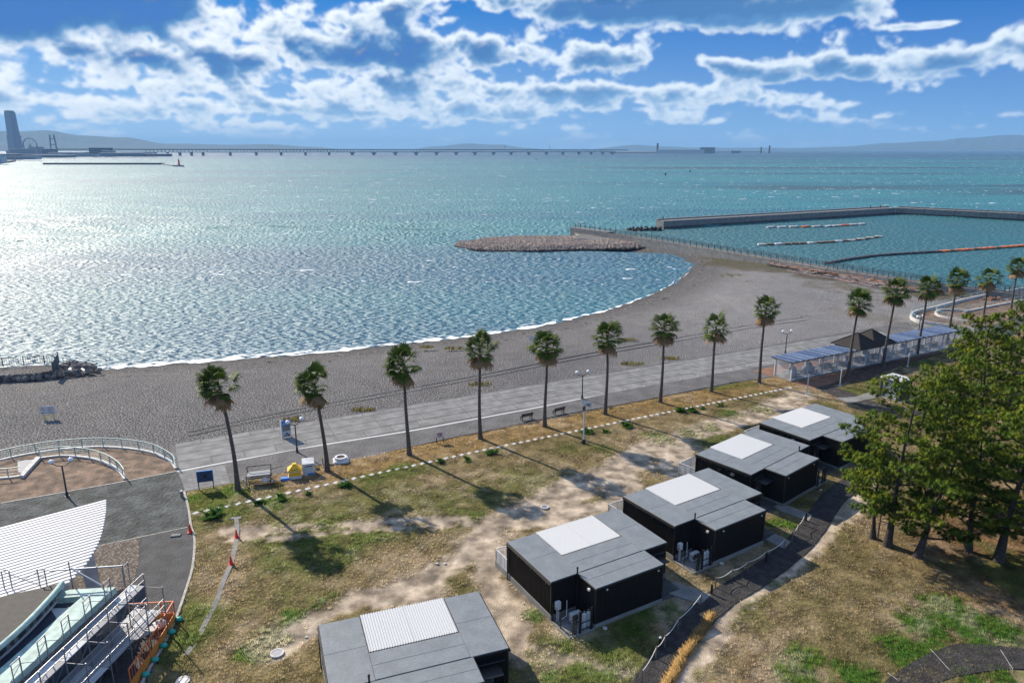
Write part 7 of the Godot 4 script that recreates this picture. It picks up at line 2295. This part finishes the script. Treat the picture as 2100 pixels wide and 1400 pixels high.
# ---------------------------------------------------------------- grass and plants
func greenery() -> void:
	# strap-leaved plants along the stepping stones
	var sh := Sh.new()
	for i in 34:
		var a := i * 2.39996; var e := 0.25 + 1.1 * fmod(i * 0.618, 1.0)
		var d := Vector3(cos(a) * cos(e), sin(e), sin(a) * cos(e))
		var s := Vector3(-sin(a), 0, cos(a)) * 0.045
		var l := 0.55 + 0.2 * fmod(i * 0.37, 1.0)
		var p1 := d * l * 0.6; var p2 := d * l + Vector3(cos(a), 0, sin(a)) * 0.16 + Vector3(0, -0.18, 0)
		sh.col = Color.WHITE * (0.8 + 0.5 * fmod(i * 0.73, 1.0))
		sh.quad(-s, s, p1 + s, p1 - s, Vector3(0, 1, 0)); sh.tri(p1 - s, p1 + s, p2, Vector3(0, 1, 0))
	var leaves := sh.mesh()
	var spots := [[Vector3(-25.17, 0, -54.99), 1.5, "big leafy clump at the left end of the stepping stones"], [Vector3(-22.06, 0, -57.24), 1.0, "leafy clump below the first palm's shadow"], [Vector3(-20.43, 0, -58.14), 1.1, "leafy clump left of a second on the stepping stones' near side"], [Vector3(-18.39, 0, -59.08), 0.8, "small leafy clump under the yellow bin"], [Vector3(-15.1, 0, -60.63), 1.2, "leafy clump in the second palm's shadow"], [Vector3(-6.98, 0, -65.73), 1.0, "spreading clump below the prohibition sign"],
		[Vector3(-4.53, 0, -66.54), 1.0, "dark clump right of the prohibition sign"], [Vector3(-1.98, 0, -67.85), 1.1, "upright clump below the fourth palm"], [Vector3(8.26, 0, -73.58), 1.2, "clump right behind the loudspeaker mast"], [Vector3(10.14, 0, -73.72), 0.9, "small clump right of the loudspeaker mast"], [Vector3(12.66, 0, -75.58), 1.3, "dark clump two steps right of the loudspeaker mast"], [Vector3(19.84, 0, -80.07), 1.3, "left one of three clumps near the steps' far part"], [Vector3(21.39, 0, -80.07), 1.1, "middle one of three clumps near the steps' far part"], [Vector3(22.78, 0, -81.23), 1.0, "right one of three clumps near the steps' far part"], [Vector3(25.17, 0, -82.07), 0.9, "last clump before the orange paving"]]
	for q in spots:
		var t := thing("leafy_plant", q[2], "plant", q[0] + Vector3(0, 0.05, 0), rng.randf() * 6.0, "leafy clumps along the stepping stones")
		for k in 3 if q[1] < 1.1 else 5:
			var o := part("leaf_rosette", leaves, M.leaf, t)
			o.position = Vector3(rng.randf_range(-0.45, 0.45), 0, rng.randf_range(-0.3, 0.3)) * q[1] * (0.0 if k == 0 else 1.0)
			o.rotation.y = rng.randf() * 6; o.scale = Vector3.ONE * q[1] * rng.randf_range(0.65, 1.0) * 0.9
	# grass over the lawn
	var kinds := [tuft_mesh(6, 0.14, 0.13, 21), tuft_mesh(5, 0.11, 0.16, 22), tuft_mesh(7, 0.19, 0.18, 23)]
	var xf := [[], [], []]; var cc := [[], [], []]
	var paths := [pv([28.79, -58.61, 26.94, -56.27, 23.51, -51.82, 20.74, -48.82, 16.55, -45.14, 12.8, -41.9, 9.59, -37.6, 8.02, -35.23])]
	for i in 380000:
		var x := rng.randf_range(-32.0, 62.0); var z := -22.0 - 74.0 * pow(rng.randf(), 1.25)
		if absf(x) > 0.74 * -z + 3.0: continue
		var p := Vector2(x, z)
		var b := (p - lawn_o).dot(lawn_b); var a := (p - lawn_o).dot(lawn_a)
		if b < 0.1 or a < -3.0 or a > 92.0: continue
		if not on_lawn(p): continue
		if line_dist(p, paths[0]) < 1.05: continue
		var look := lawn_look(x, z)
		var bare: float = look[1]
		if rng.randf() < bare * 1.25: continue
		var k := 2 if look[2] > 0.55 and rng.randf() < 0.7 else rng.randi() % 2
		var s := rng.randf_range(0.6, 1.15)
		var y := 0.02 + 0.05 * gn.get_noise_2d(x, z) + 0.03 * gf.get_noise_2d(x, z)
		xf[k].append(Transform3D(Basis(Vector3.UP, rng.randf() * TAU).scaled(Vector3(s, s * rng.randf_range(0.6, 1.2), s)), Vector3(x, y, z)))
		var c: Color = look[0]
		cc[k].append(c * rng.randf_range(0.8, 1.25))
	for k in 3:
		tag(many("grass", kinds[k], M.grass, xf[k], cc[k], self), ["short dry grass over the whole lawn", "fine low grass between the worn tracks", "taller green grass in patches on the lawn"][k], "grass", "", "stuff")
	# the shaggy brown grass edge of the path
	xf = []; cc = []
	for q in spaced(pv([13.37, -41.69, 11.74, -39.32, 10.38, -37.42, 9.11, -35.35, 8.21, -33.9]), 0.05):
		for k in 3:
			xf.append(Transform3D(Basis(Vector3.UP, rng.randf() * TAU).scaled(Vector3.ONE * rng.randf_range(1.0, 1.7)), v3(q + Vector2(rng.randf_range(-0.22, 0.22), rng.randf_range(-0.22, 0.22)), 0.05)))
			cc.append(Color(0.3, 0.19, 0.075) * rng.randf_range(0.7, 1.3))
	tag(many("brown_grass_edge", kinds[2], M.grass, xf, cc, self), "shaggy brown grass along the near side of the asphalt path", "grass", "", "stuff")
